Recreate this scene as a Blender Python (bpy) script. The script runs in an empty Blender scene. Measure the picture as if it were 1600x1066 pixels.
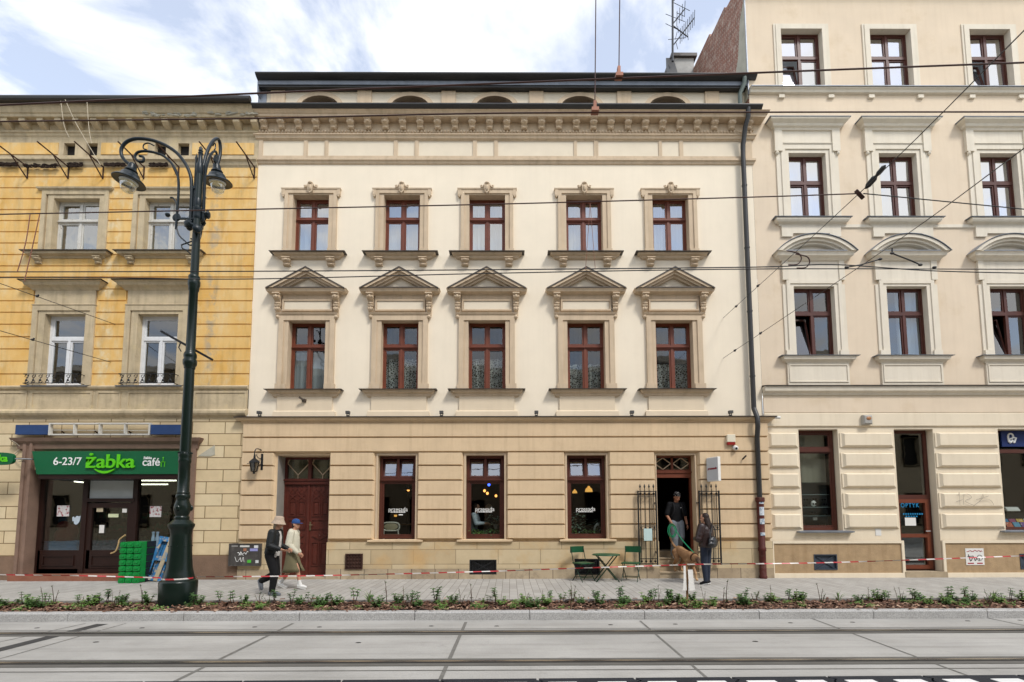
import bpy, bmesh, math, random
from mathutils import Vector, Matrix
rnd = random.Random(7)
scn = bpy.context.scene
col = scn.collection
PI = math.pi

# ------------------------------------------------------------------ camera
F_PX, PPY = 790.0, 740.0            # focal length and principal point in photo pixels (1600 x 1066)
CAM_D, CAM_H = 13.6, 1.66
PITCH, YAW, ROLL = math.radians(4.75), math.radians(0.30), 0.0024
cam_d = bpy.data.cameras.new('camera')
cam = bpy.data.objects.new('camera', cam_d); col.objects.link(cam)
cam_d.sensor_width = 36.0
cam_d.lens = F_PX / 1600 * 36
cam_d.shift_y = (PPY - 533) / 1600
cam_d.clip_end = 2000
CR = (Matrix.Rotation(-YAW, 3, 'Z') @ Matrix.Rotation(math.radians(90) + PITCH, 3, 'X') @ Matrix.Rotation(-ROLL, 3, 'Z'))
CP = Vector((0, -CAM_D, CAM_H))
cam.matrix_world = Matrix.Translation(CP) @ CR.to_4x4()
scn.camera = cam

# ------------------------------------------------------------------ world: sky with broken cloud
SUN_EL, SUN_AZ = math.radians(50), math.radians(142)     # azimuth clockwise from +Y (north)
w = bpy.data.worlds.new('World'); scn.world = w; w.use_nodes = True
nt = w.node_tree; nt.nodes.clear()
N = nt.nodes.new; L = nt.links.new
out = N('ShaderNodeOutputWorld')
sky = N('ShaderNodeTexSky'); sky.sky_type = 'NISHITA'; sky.sun_disc = False
sky.sun_elevation = SUN_EL; sky.sun_rotation = SUN_AZ
sky.air_density = 1.0; sky.dust_density = 0.5; sky.ozone_density = 1.3
b1 = N('ShaderNodeBackground'); b1.inputs[1].default_value = 0.15
L(sky.outputs[0], b1.inputs[0])
b2 = N('ShaderNodeBackground'); b2.inputs[0].default_value = (1.0, 1.0, 1.0, 1); b2.inputs[1].default_value = 0.80
tc = N('ShaderNodeTexCoord'); sx = N('ShaderNodeSeparateXYZ'); L(tc.outputs['Generated'], sx.inputs[0])
ad = N('ShaderNodeMath'); ad.operation = 'ADD'; L(sx.outputs[2], ad.inputs[0]); ad.inputs[1].default_value = 0.12
mx = N('ShaderNodeMath'); mx.operation = 'MAXIMUM'; L(ad.outputs[0], mx.inputs[0]); mx.inputs[1].default_value = 0.05
dx = N('ShaderNodeMath'); dx.operation = 'DIVIDE'; L(sx.outputs[0], dx.inputs[0]); L(mx.outputs[0], dx.inputs[1])
dy = N('ShaderNodeMath'); dy.operation = 'DIVIDE'; L(sx.outputs[1], dy.inputs[0]); L(mx.outputs[0], dy.inputs[1])
cb = N('ShaderNodeCombineXYZ'); L(dx.outputs[0], cb.inputs[0]); L(dy.outputs[0], cb.inputs[1])
n1 = N('ShaderNodeTexNoise'); n1.inputs['Scale'].default_value = 2.3; n1.inputs['Detail'].default_value = 9
n1.inputs['Roughness'].default_value = 0.58; n1.inputs['Distortion'].default_value = 0.35
L(cb.outputs[0], n1.inputs['Vector'])
rp = N('ShaderNodeValToRGB'); rp.color_ramp.elements[0].position = 0.42; rp.color_ramp.elements[1].position = 0.59
rp.color_ramp.elements[0].color = (0.32, 0.32, 0.32, 1)
L(n1.outputs['Fac'], rp.inputs[0])
ms = N('ShaderNodeMixShader'); L(rp.outputs[0], ms.inputs[0]); L(b1.outputs[0], ms.inputs[1]); L(b2.outputs[0], ms.inputs[2])
L(ms.outputs[0], out.inputs[0])

# ------------------------------------------------------------------ sun (veiled by thin cloud)
sd = bpy.data.lights.new('sun', 'SUN'); sd.energy = 1.5; sd.angle = math.radians(12); sd.color = (1.0, 0.965, 0.92)
so = bpy.data.objects.new('sun', sd); col.objects.link(so)
sv = Vector((math.sin(SUN_AZ) * math.cos(SUN_EL), math.cos(SUN_AZ) * math.cos(SUN_EL), math.sin(SUN_EL)))
so.rotation_euler = (-sv).to_track_quat('-Z', 'Y').to_euler()
so.location = (20, -30, 40)

vs = scn.view_settings
vs.view_transform = 'Standard'; vs.look = 'None'; vs.gamma = 1.0; vs.use_curve_mapping = False
vs.exposure = 0.85

# ------------------------------------------------------------------ measuring helpers: photo pixel -> point on a real plane
def ray(px, py):
    return CR @ Vector(((px - 800) / F_PX, -(py - PPY) / F_PX, -1.0))
def FP(px, py, Y=0.0):
    d = ray(px, py); return CP + d * ((Y - CP.y) / d.y)
def GP(px, py, z=0.0):
    d = ray(px, py); return CP + d * ((z - CP.z) / d.z)
def X(px, py, Y=0.0): return FP(px, py, Y).x
def Z(py, px=800, Y=0.0): return FP(px, py, Y).z
S = 13.6 / F_PX

# ------------------------------------------------------------------ materials
def lin(h):
    h = h.lstrip('#'); r = []
    for i in (0, 2, 4):
        c = int(h[i:i+2], 16) / 255
        r.append(c / 12.92 if c <= 0.04045 else ((c + 0.055) / 1.055) ** 2.4)
    return r
class NT:
    def __init__(s, m): s.t = m.node_tree
    def n(s, typ, **kw):
        o = s.t.nodes.new('ShaderNode' + typ)
        for k, v in kw.items():
            if k.startswith('_'): setattr(o, k[1:], v)
            else: o.inputs[k].default_value = v
        return o
    def l(s, a, b): s.t.links.new(a, b)
    def noise(s, vec, scale, detail=5, rough=0.6):
        o = s.n('TexNoise', Scale=scale, Detail=detail, Roughness=rough)
        s.l(vec, o.inputs['Vector']); return o.outputs['Fac']
    def ramp(s, fac, p0, p1):
        o = s.n('MapRange'); o.clamp = True
        s.l(fac, o.inputs[0]); o.inputs[1].default_value = p0; o.inputs[2].default_value = p1
        return o.outputs[0]
    def mix(s, fac, a, b):
        o = s.n('Mix', _data_type='RGBA')
        if hasattr(fac, 'node'): s.l(fac, o.inputs[0])
        else: o.inputs[0].default_value = fac
        for v, i in ((a, 6), (b, 7)):
            if hasattr(v, 'node'): s.l(v, o.inputs[i])
            else: o.inputs[i].default_value = (*v, 1)
        return o.outputs[2]
    def mul(s, a, b):
        o = s.n('Math', _operation='MULTIPLY')
        for v, i in ((a, 0), (b, 1)):
            if hasattr(v, 'node'): s.l(v, o.inputs[i])
            else: o.inputs[i].default_value = v
        return o.outputs[0]
    def scalevec(s, vec, sc):
        o = s.n('VectorMath', _operation='MULTIPLY'); s.l(vec, o.inputs[0]); o.inputs[1].default_value = sc
        return o.outputs[0]
MATS = {}
def newmat(name):
    m = bpy.data.materials.new(name); m.use_nodes = True
    MATS[name] = m
    return m, NT(m), m.node_tree.nodes['Principled BSDF']
def mat(name, c, rough=0.7, var=0.12, scale=2.0, bump=0.0, bscale=60, metal=0.0, spec=0.3, streak=0.0, dirt=None, dirtamt=0.0,
        patch=None, patchpos=(0.6, 0.7), pscale=1.3, emis=0.0, local=False, coat=0.0):
    """Plain procedural paint / plaster / stone / metal."""
    m, g, p = newmat(name)
    base = lin(c)
    if local: pos = g.n('TexCoord').outputs['Object']
    else: pos = g.n('NewGeometry').outputs['Position']
    f = g.ramp(g.noise(pos, scale, 6), 0.28, 0.72)
    colr = g.mix(f, [x * (1 - var) for x in base], [min(1, x * (1 + var)) for x in base])
    if patch:
        pf = g.ramp(g.noise(pos, pscale, 8, 0.68), *patchpos)
        colr = g.mix(pf, colr, lin(patch))
    if streak:
        sf = g.ramp(g.noise(g.scalevec(pos, (5, 5, 0.35)), 1.4, 5), 0.48, 0.85)
        colr = g.mix(g.mul(sf, streak), colr, lin(dirt or '#5a5044'))
    if dirtamt:
        df = g.ramp(g.noise(pos, 3.7, 9, 0.72), 0.52, 0.8)
        colr = g.mix(g.mul(df, dirtamt), colr, lin(dirt or '#4c443a'))
    g.l(colr, p.inputs['Base Color'])
    p.inputs['Roughness'].default_value = rough; p.inputs['Metallic'].default_value = metal
    p.inputs['Specular IOR Level'].default_value = spec
    if coat: p.inputs['Coat Weight'].default_value = coat
    if bump:
        b = g.n('Bump', Strength=bump, Distance=0.02)
        g.l(g.noise(pos, bscale, 4), b.inputs['Height']); g.l(b.outputs[0], p.inputs['Normal'])
    if emis:
        g.l(colr, p.inputs['Emission Color']); p.inputs['Emission Strength'].default_value = emis
    return m
def ashlar(name, c1, c2, mortar, bw, bh, ms=0.012, rough=0.8, vary=0.6, dirt=None, dirtamt=0.0, bump=0.5, plane='xz', off=(0, 0), offset=0.5, warm=None, sc=3):
    m, g, p = newmat(name)
    pos = g.n('NewGeometry').outputs['Position']
    s = g.n('SeparateXYZ'); g.l(pos, s.inputs[0])
    c = g.n('CombineXYZ')
    a, b = {'xz': (0, 2), 'xy': (0, 1), 'yz': (1, 2), 'yx': (1, 0)}[plane]
    g.l(s.outputs[a], c.inputs[0]); g.l(s.outputs[b], c.inputs[1])
    o = g.n('VectorMath', _operation='ADD'); g.l(c.outputs[0], o.inputs[0]); o.inputs[1].default_value = (off[0], off[1], 0)
    br = g.n('TexBrick', Scale=1.0); br.offset = offset
    br.inputs['Color1'].default_value = (*lin(c1), 1); br.inputs['Color2'].default_value = (*lin(c2), 1)
    br.inputs['Mortar'].default_value = (*lin(mortar), 1); br.inputs['Mortar Size'].default_value = ms
    br.inputs['Mortar Smooth'].default_value = 0.2
    br.inputs['Brick Width'].default_value = bw; br.inputs['Row Height'].default_value = bh; br.inputs['Bias'].default_value = 0.0
    g.l(o.outputs[0], br.inputs['Vector'])
    colr = br.outputs['Color']
    f = g.ramp(g.noise(pos, sc, 7, 0.65), 0.3, 0.7)
    dk = g.n('Mix', _data_type='RGBA', _blend_type='MULTIPLY'); dk.inputs[0].default_value = vary
    g.l(colr, dk.inputs[6]); g.l(g.mix(f, (0.68, 0.66, 0.63), (1, 1, 1)), dk.inputs[7]); colr = dk.outputs[2]
    if warm:
        colr = g.mix(g.ramp(g.noise(pos, 1.1, 6, 0.6), 0.5, 0.75), colr, lin(warm))
    if dirtamt:
        df = g.ramp(g.noise(pos, 4.5, 9, 0.75), 0.5, 0.78)
        colr = g.mix(g.mul(df, dirtamt), colr, lin(dirt or '#3f3a34'))
    g.l(colr, p.inputs['Base Color']); p.inputs['Roughness'].default_value = rough; p.inputs['Specular IOR Level'].default_value = 0.25
    h = g.mul(br.outputs['Fac'], -1.0)
    ad = g.n('Math', _operation='ADD'); g.l(h, ad.inputs[0]); g.l(g.mul(g.noise(pos, 40, 4), 0.35), ad.inputs[1])
    bp = g.n('Bump', Strength=bump, Distance=0.012); g.l(ad.outputs[0], bp.inputs['Height']); g.l(bp.outputs[0], p.inputs['Normal'])
    return m
def glassmat(name, refl=0.16, tint='#e8f0ee', wob=0.0):
    m = bpy.data.materials.new(name); m.use_nodes = True; MATS[name] = m
    g = NT(m); m.node_tree.nodes.clear()
    o = g.n('OutputMaterial'); t = g.n('BsdfTransparent'); t.inputs[0].default_value = (*lin(tint), 1)
    gl = g.n('BsdfGlossy'); gl.inputs['Roughness'].default_value = 0.015; gl.inputs[0].default_value = (1, 1, 1, 1)
    lw = g.n('LayerWeight', Blend=0.35)
    a = g.n('Math', _operation='MULTIPLY_ADD'); g.l(lw.outputs['Facing'], a.inputs[0]); a.inputs[1].default_value = 0.5; a.inputs[2].default_value = refl
    a.use_clamp = True
    if wob:
        b = g.n('Bump', Strength=wob, Distance=0.02)
        g.l(g.noise(g.n('NewGeometry').outputs['Position'], 2.2, 2), b.inputs['Height']); g.l(b.outputs[0], gl.inputs['Normal'])
    mxs = g.n('MixShader'); g.l(a.outputs[0], mxs.inputs[0]); g.l(t.outputs[0], mxs.inputs[1]); g.l(gl.outputs[0], mxs.inputs[2])
    g.l(mxs.outputs[0], o.inputs[0])
    return m
def clothmat(name, c, trans=0.35, lace=False, open_=0.0):
    """Net curtain: diffuse + translucent, partly open weave."""
    m = bpy.data.materials.new(name); m.use_nodes = True; MATS[name] = m
    g = NT(m); m.node_tree.nodes.clear()
    o = g.n('OutputMaterial'); d = g.n('BsdfDiffuse'); d.inputs[0].default_value = (*lin(c), 1)
    tl = g.n('BsdfTranslucent'); tl.inputs[0].default_value = (*lin(c), 1)
    tr = g.n('BsdfTransparent')
    m1 = g.n('MixShader'); m1.inputs[0].default_value = 0.35; g.l(d.outputs[0], m1.inputs[1]); g.l(tl.outputs[0], m1.inputs[2])
    m2 = g.n('MixShader'); g.l(m1.outputs[0], m2.inputs[1]); g.l(tr.outputs[0], m2.inputs[2])
    m2.inputs[0].default_value = trans
    if lace:
        pos = g.n('NewGeometry').outputs['Position']
        v = g.n('TexVoronoi', Scale=20.0, _feature='DISTANCE_TO_EDGE'); g.l(g.scalevec(pos, (1, 0.01, 0.8)), v.inputs['Vector'])
        g.l(g.ramp(v.outputs['Distance'], 0.05, 0.22), m2.inputs[0])
    g.l(m2.outputs[0], o.inputs[0])
    return m

# ------------------------------------------------------------------ mesh builder
LOCAL = set()                       # roots whose children are modelled in the root's own frame
class MB:
    def __init__(s): s.v = []; s.f = []; s.m = []; s.mi = 0
    def add(s, vs, fs):
        o = len(s.v); s.v += [tuple(v) for v in vs]
        for f in fs: s.f.append([i + o for i in f]); s.m.append(s.mi)
        return s
    def quad(s, a, b, c, d): return s.add([a, b, c, d], [(0, 1, 2, 3)])
    def box(s, x0, x1, y0, y1, z0, z1):
        return s.add([(x0, y0, z0), (x1, y0, z0), (x1, y1, z0), (x0, y1, z0), (x0, y0, z1), (x1, y0, z1), (x1, y1, z1), (x0, y1, z1)],
                     [(0, 3, 2, 1), (4, 5, 6, 7), (0, 1, 5, 4), (1, 2, 6, 5), (2, 3, 7, 6), (3, 0, 4, 7)])
    def obox(s, c, ax, ay, az):
        c = Vector(c); ax, ay, az = Vector(ax), Vector(ay), Vector(az)
        vs = [c + ax * i + ay * j + az * k for k in (-1, 1) for j, i in ((-1, -1), (-1, 1), (1, 1), (1, -1))]
        return s.add(vs, [(0, 3, 2, 1), (4, 5, 6, 7), (0, 1, 5, 4), (1, 2, 6, 5), (2, 3, 7, 6), (3, 0, 4, 7)])
    def bar(s, a, b, wd, th=None, up=(0, 0, 1)):
        a, b = Vector(a), Vector(b); d = b - a
        if d.length < 1e-6: return s
        n = d.normalized(); u = Vector(up)
        if abs(n.dot(u)) > 0.95: u = Vector((0, 1, 0)) if abs(n.y) < 0.9 else Vector((1, 0, 0))
        sd_ = n.cross(u).normalized(); u = sd_.cross(n)
        return s.obox((a + b) / 2, d / 2, sd_ * wd / 2, u * (th or wd) / 2)
    def chamfer_box(s, x0, x1, y0, y1, z0, z1, c):
        """front face (y0) chamfered all round"""
        vs = [(x0, y1, z0), (x1, y1, z0), (x1, y1, z1), (x0, y1, z1), (x0, y0 + c, z0), (x1, y0 + c, z0), (x1, y0 + c, z1), (x0, y0 + c, z1),
              (x0 + c, y0, z0 + c), (x1 - c, y0, z0 + c), (x1 - c, y0, z1 - c), (x0 + c, y0, z1 - c)]
        fs = [(0, 1, 2, 3), (8, 9, 10, 11)]
        for i in range(4):
            j = (i + 1) % 4; fs += [(i, j, 4 + j, 4 + i), (4 + i, 4 + j, 8 + j, 8 + i)]
        return s.add(vs, fs)
    def prism(s, poly, y0, y1):                 # poly in (x, z)
        n = len(poly); vs = [(x, y0, z) for x, z in poly] + [(x, y1, z) for x, z in poly]
        fs = [list(range(n)), list(range(2 * n - 1, n - 1, -1))] + [(i, (i + 1) % n, n + (i + 1) % n, n + i) for i in range(n)]
        return s.add(vs, fs)
    def prism_x(s, poly, x0, x1):               # poly in (y, z)
        n = len(poly); vs = [(x0, y, z) for y, z in poly] + [(x1, y, z) for y, z in poly]
        fs = [list(range(n)), list(range(2 * n - 1, n - 1, -1))] + [(i, (i + 1) % n, n + (i + 1) % n, n + i) for i in range(n)]
        return s.add(vs, fs)
    def prism_z(s, poly, z0, z1):               # poly in (x, y)
        n = len(poly); vs = [(x, y, z0) for x, y in poly] + [(x, y, z1) for x, y in poly]
        fs = [list(range(n)), list(range(2 * n - 1, n - 1, -1))] + [(i, (i + 1) % n, n + (i + 1) % n, n + i) for i in range(n)]
        return s.add(vs, fs)
    def mould(s, x0, x1, prof, yb=0.0, ret=True):
        """moulding along x with mitred ends; prof = [(projection, z)] bottom to top"""
        vs = []
        for p, z in prof:
            e = p if ret else 0
            vs += [(x0 - e, yb, z), (x0 - e, yb - p, z), (x1 + e, yb - p, z), (x1 + e, yb, z)]
        n = len(prof); fs = []
        for i in range(n - 1):
            a, b = 4 * i, 4 * i + 4
            fs += [(a, a + 1, b + 1, b), (a + 1, a + 2, b + 2, b + 1), (a + 2, a + 3, b + 3, b + 2)]
        fs += [(0, 3, 2, 1), (4 * n - 4, 4 * n - 3, 4 * n - 2, 4 * n - 1)]
        return s.add(vs, fs)
    def ring(s, outer, inner, y0, y1, closed=True):   # (x, z) polylines of equal length; y0 front
        n = len(outer)
        vs = [(x, y0, z) for x, z in outer] + [(x, y0, z) for x, z in inner] + [(x, y1, z) for x, z in outer] + [(x, y1, z) for x, z in inner]
        fs = []
        for i in range(n if closed else n - 1):
            j = (i + 1) % n
            fs += [(i, j, n + j, n + i), (i, 2 * n + i, 2 * n + j, j), (n + i, n + j, 3 * n + j, 3 * n + i)]
        if not closed: fs += [(0, n, 3 * n, 2 * n), (n - 1, 3 * n - 1, 4 * n - 1, 2 * n - 1)]
        return s.add(vs, fs)
    def frame(s, x0, x1, z0, z1, w_, y0, y1, bottom=True):
        o = [(x0, z0), (x0, z1), (x1, z1), (x1, z0)]
        if bottom: return s.ring(o, [(x0 + w_, z0 + w_), (x0 + w_, z1 - w_), (x1 - w_, z1 - w_), (x1 - w_, z0 + w_)], y0, y1)
        return s.ring(o, [(x0 + w_, z0), (x0 + w_, z1 - w_), (x1 - w_, z1 - w_), (x1 - w_, z0)], y0, y1, closed=False)
    def tube(s, pts, r, n=8, cap=True, flat=1.0):
        pts = [Vector(p) for p in pts]; k = len(pts)
        rs = r if isinstance(r, (list, tuple)) else [r] * k
        vs, fs = [], []; prev = None
        for i, p in enumerate(pts):
            t = (pts[min(i + 1, k - 1)] - pts[max(i - 1, 0)]).normalized()
            if prev is None:
                u = Vector((0, 0, 1)) if abs(t.z) < 0.9 else Vector((1, 0, 0))
                a = t.cross(u).normalized()
            else:
                a = (prev - t * prev.dot(t)).normalized()
            prev = a; b = t.cross(a)
            for q in range(n):
                an = 2 * PI * q / n
                vs.append(p + a * math.cos(an) * rs[i] + b * math.sin(an) * rs[i] * flat)
        for i in range(k - 1):
            for q in range(n):
                q2 = (q + 1) % n
                fs.append((i * n + q, i * n + q2, i * n + n + q2, i * n + n + q))
        if cap: fs += [list(range(n - 1, -1, -1)), list(range((k - 1) * n, k * n))]
        return s.add(vs, fs)
    def lathe(s, prof, c=(0, 0, 0), n=20, axis=None):
        """prof [(r, h)] along axis (default z) from c"""
        az = Vector(axis).normalized() if axis else Vector((0, 0, 1))
        ux = Vector((1, 0, 0)) if abs(az.x) < 0.9 else Vector((0, 1, 0))
        ay = az.cross(ux).normalized(); ax = ay.cross(az); c = Vector(c)
        vs, fs = [], []; k = len(prof)
        for r, h in prof:
            for q in range(n):
                an = 2 * PI * q / n
                vs.append(c + az * h + ax * math.cos(an) * r + ay * math.sin(an) * r)
        for i in range(k - 1):
            for q in range(n):
                q2 = (q + 1) % n
                fs.append((i * n + q, i * n + q2, i * n + n + q2, i * n + n + q))
        fs += [list(range(n - 1, -1, -1)), list(range((k - 1) * n, k * n))]
        return s.add(vs, fs)
    def ell(s, c, rx, ry, rz, n=12, m=8, rot=None):
        c = Vector(c); vs = []; fs = []
        for i in range(m + 1):
            th = PI * i / m
            for q in range(n):
                an = 2 * PI * q / n
                p = Vector((rx * math.sin(th) * math.cos(an), ry * math.sin(th) * math.sin(an), rz * math.cos(th)))
                if rot: p = rot @ p
                vs.append(c + p)
        for i in range(m):
            for q in range(n):
                q2 = (q + 1) % n
                fs.append((i * n + q, i * n + n + q, i * n + n + q2, i * n + q2))
        return s.add(vs, fs)
    def loft(s, secs, n=16):
        """horizontal-ish ellipses [(centre, rx, ry)] or [(centre, rx, ry, tilt matrix)]"""
        vs, fs = [], []; k = len(secs)
        for sc in secs:
            c = Vector(sc[0]); rot = sc[3] if len(sc) > 3 else None
            for q in range(n):
                an = 2 * PI * q / n
                p = Vector((sc[1] * math.cos(an), sc[2] * math.sin(an), 0))
                if rot: p = rot @ p
                vs.append(c + p)
        for i in range(k - 1):
            for q in range(n):
                q2 = (q + 1) % n
                fs.append((i * n + q, i * n + q2, i * n + n + q2, i * n + n + q))
        fs += [list(range(n - 1, -1, -1)), list(range((k - 1) * n, k * n))]
        return s.add(vs, fs)
    def xf(s, M, a=0):
        for i in range(a, len(s.v)): s.v[i] = tuple(M @ Vector(s.v[i]))
        return s
    def build(s, name, mats, parent=None, smooth=False, fix=True, bevel=0.0):
        me = bpy.data.meshes.new(name)
        off = Vector((0, 0, 0))
        p = parent
        while p is not None: off = off + (p.location if p.name not in LOCAL else Vector((0, 0, 0))); p = p.parent
        vs = [(v[0] - off.x, v[1] - off.y, v[2] - off.z) for v in s.v] if off.length > 0 else s.v
        me.from_pydata(vs, [], s.f)
        if not isinstance(mats, (list, tuple)): mats = [mats]
        for m in mats: me.materials.append(m)
        if len(mats) > 1: me.polygons.foreach_set('material_index', s.m)
        if fix:
            bm = bmesh.new(); bm.from_mesh(me); bmesh.ops.recalc_face_normals(bm, faces=bm.faces); bm.to_mesh(me); bm.free()
        if smooth:
            me.polygons.foreach_set('use_smooth', [True] * len(me.polygons))
            try: me.set_sharp_from_angle(angle=math.radians(42))
            except Exception: pass
        o = bpy.data.objects.new(name, me); col.objects.link(o)
        if parent is not None: o.parent = parent
        if bevel:
            b = o.modifiers.new('bevel', 'BEVEL'); b.width = bevel; b.segments = 2; b.limit_method = 'ANGLE'
        return o
def tag(o, label, cat, group=None, kind=None):
    if label: o['label'] = label
    if cat: o['category'] = cat
    if group: o['group'] = group
    if kind: o['kind'] = kind
    return o
def thing(name, label, cat, loc=(0, 0, 0), group=None):
    o = bpy.data.objects.new(name, None); col.objects.link(o); o.location = loc; o.empty_display_size = 0.2
    return tag(o, label, cat, group)
def struct(o): o['kind'] = 'structure'; return o
def dup(o, loc=None, rz=None, label=None, group=None, parent=None):
    c = o.copy(); col.objects.link(c)
    if parent is not None: c.parent = parent
    if loc is not None: c.location = loc
    if rz is not None: c.rotation_euler.z = rz
    if label: c['label'] = label
    if group: c['group'] = group
    for ch in list(o.children): dup(ch, parent=c)
    return c
def wall(mb, x0, x1, z0, z1, holes, y=0.0, depth=0.22):
    """flat wall with rectangular openings and their reveals; holes = [(x0,x1,z0,z1[,depth])]"""
    xs = sorted({x0, x1, *[h[0] for h in holes], *[h[1] for h in holes]}); zs = sorted({z0, z1, *[h[2] for h in holes], *[h[3] for h in holes]})
    xs = [x for x in xs if x0 <= x <= x1]; zs = [z for z in zs if z0 <= z <= z1]
    for i in range(len(xs) - 1):
        for j in range(len(zs) - 1):
            cx, cz = (xs[i] + xs[i+1]) / 2, (zs[j] + zs[j+1]) / 2
            if any(h[0] < cx < h[1] and h[2] < cz < h[3] for h in holes): continue
            mb.quad((xs[i], y, zs[j]), (xs[i+1], y, zs[j]), (xs[i+1], y, zs[j+1]), (xs[i], y, zs[j+1]))
    for h in holes:
        a, b, c, d = h[:4]; r = y + (h[4] if len(h) > 4 else depth)
        mb.quad((a, y, c), (a, y, d), (a, r, d), (a, r, c)); mb.quad((b, y, c), (b, r, c), (b, r, d), (b, y, d))
        if d < z1: mb.quad((a, y, d), (b, y, d), (b, r, d), (a, r, d))
        if c > z0: mb.quad((a, y, c), (a, r, c), (b, r, c), (b, y, c))
    return mb
def txt(name, s, size, loc, m, parent=None, align='CENTER', ext=0.004, offset=0.0, rz=0.0, shear=0.0, sx=1.0, space=1.0):
    """lettering as a real mesh, standing upright and facing the street"""
    cu = bpy.data.curves.new('lettering', 'FONT'); cu.body = s; cu.size = size; cu.extrude = ext; cu.offset = offset
    cu.align_x = align; cu.align_y = 'CENTER'; cu.shear = shear; cu.space_character = space
    t = bpy.data.objects.new('lettering_source', cu); col.objects.link(t)
    dg = bpy.context.evaluated_depsgraph_get(); dg.update()
    me = bpy.data.meshes.new_from_object(t.evaluated_get(dg)); bpy.data.objects.remove(t); bpy.data.curves.remove(cu)
    off = Vector((0, 0, 0)); p = parent
    while p is not None: off = off + p.location; p = p.parent
    Mx = Matrix.Translation(Vector(loc) - off) @ Matrix.Rotation(rz, 4, 'Z') @ Matrix.Rotation(PI / 2, 4, 'X') @ Matrix.Diagonal((sx, 1, 1, 1))
    me.transform(Mx); me.materials.clear(); me.materials.append(m); me.name = name
    o = bpy.data.objects.new(name, me); col.objects.link(o)
    if parent is not None: o.parent = parent
    return o
# ------------------------------------------------------------------ material library
cream = mat('cream plaster', '#e8dbc4', 0.85, 0.04, 1.2, 0.15, 90, streak=0.10, dirt='#b7a78e')
trim = mat('beige painted trim', '#c6b195', 0.8, 0.09, 2.5, 0.2, 70, streak=0.4, dirt='#7d6a50')
panelm = mat('pale frieze panel', '#dccfb8', 0.85, 0.05, 2.0, 0.1, 80)
rust_m = mat('beige rusticated plaster', '#d2b996', 0.85, 0.08, 1.4, 0.25, 70, streak=0.3, dirt='#8a6c4c', dirtamt=0.16)
flash = mat('dark sheet metal flashing', '#4b443d', 0.55, 0.2, 3.0, 0.1, 30, spec=0.4)
gutterm = mat('anthracite gutter metal', '#302f2e', 0.45, 0.15, 2.0, 0.05, 30, metal=0.1, spec=0.5)
zinc = mat('zinc sheet', '#80858c', 0.45, 0.2, 2.5, 0.08, 20, metal=0.4, streak=0.3, dirt='#4c5158')
brown = mat('red brown window wood', '#6d3824', 0.45, 0.16, 6.0, 0.1, 120, spec=0.4)
brown2 = mat('dark brown window wood', '#4f281d', 0.45, 0.16, 6.0, 0.1, 120, spec=0.4)
doorwood = mat('oiled door wood', '#53241a', 0.42, 0.25, 5.0, 0.15, 90, spec=0.45, streak=0.3, dirt='#2c0e09')
sand = ashlar('sandstone plinth', '#c9b795', '#bba683', '#8b7a5e', 1.12, 0.385, 0.008, vary=0.35, warm='#c39f6c', off=(0.3, 0.0), bump=0.35, dirtamt=0.12)
sandlow = ashlar('weathered sandstone course', '#b6a58a', '#a5937a', '#6f6251', 0.62, 0.6, 0.01, vary=0.6, off=(0.1, 0.2), bump=0.5, dirtamt=0.6, offset=0.0)
dark = mat('dark room', '#26221f', 0.95, 0.2, 1.5)
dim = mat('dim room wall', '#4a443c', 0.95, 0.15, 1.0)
stepm = mat('worn stone step', '#a8977d', 0.85, 0.16, 4.0, 0.3, 60, dirtamt=0.4)
glass = glassmat('window glass', 0.10)
glass_hi = glassmat('mirroring window glass', 0.28, '#dfe8ea', 0.05)
glass_bright = glassmat('sky mirroring glass', 0.42, '#e4eaec', 0.05)
glass_mid = glassmat('street window glass', 0.055, '#dfe6e4', 0.04)
old_glass = glassmat('old rippled glass', 0.17, '#d8dfdc', 0.3)
net = clothmat('net curtain', '#dfe6ec', 0.18)
lace = clothmat('lace curtain', '#d8d8d4', 0.5, lace=True)
blindm = clothmat('roller blind', '#b9b3a0', 0.05)
iron = mat('black wrought iron', '#17181a', 0.5, 0.2, 8.0, 0.1, 80, spec=0.4)
rusty = mat('rusty iron', '#3a241b', 0.8, 0.3, 12.0, 0.2, 80)
rwall = mat('warm beige render', '#dac8af', 0.88, 0.06, 0.9, 0.15, 80, streak=0.14, dirt='#a88c6a', patch='#cdb899', patchpos=(0.55, 0.75), pscale=0.7)
rtrim = mat('ivory stucco trim', '#dcd2bf', 0.82, 0.05, 2.0, 0.15, 80, streak=0.25, dirt='#a0937b')
rbase = mat('ivory ground floor render', '#dfd1b8', 0.85, 0.05, 1.3, 0.15, 80, streak=0.2, dirt='#a6926f')
plinthpanel = mat('brown combed plinth render', '#a68d6c', 0.9, 0.14, 6.0, 0.3, 50, streak=0.45, dirt='#775a3a')
steel = mat('brushed steel', '#8b8d8f', 0.35, 0.1, 4.0, metal=0.8)
white = mat('white paint', '#dcdad4', 0.6, 0.04, 4.0)
whitewin = mat('white window paint', '#d5d6d6', 0.6, 0.06, 8.0, 0.1, 90)
whitepeel = mat('peeling white window paint', '#c6c3ba', 0.75, 0.08, 9.0, 0.2, 70, patch='#8d7f6c', patchpos=(0.6, 0.68), pscale=14)
paper = mat('white paper', '#dad8d2', 0.8, 0.03, 5.0)
black = mat('black plastic', '#141414', 0.5, 0.1, 5.0)

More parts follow.
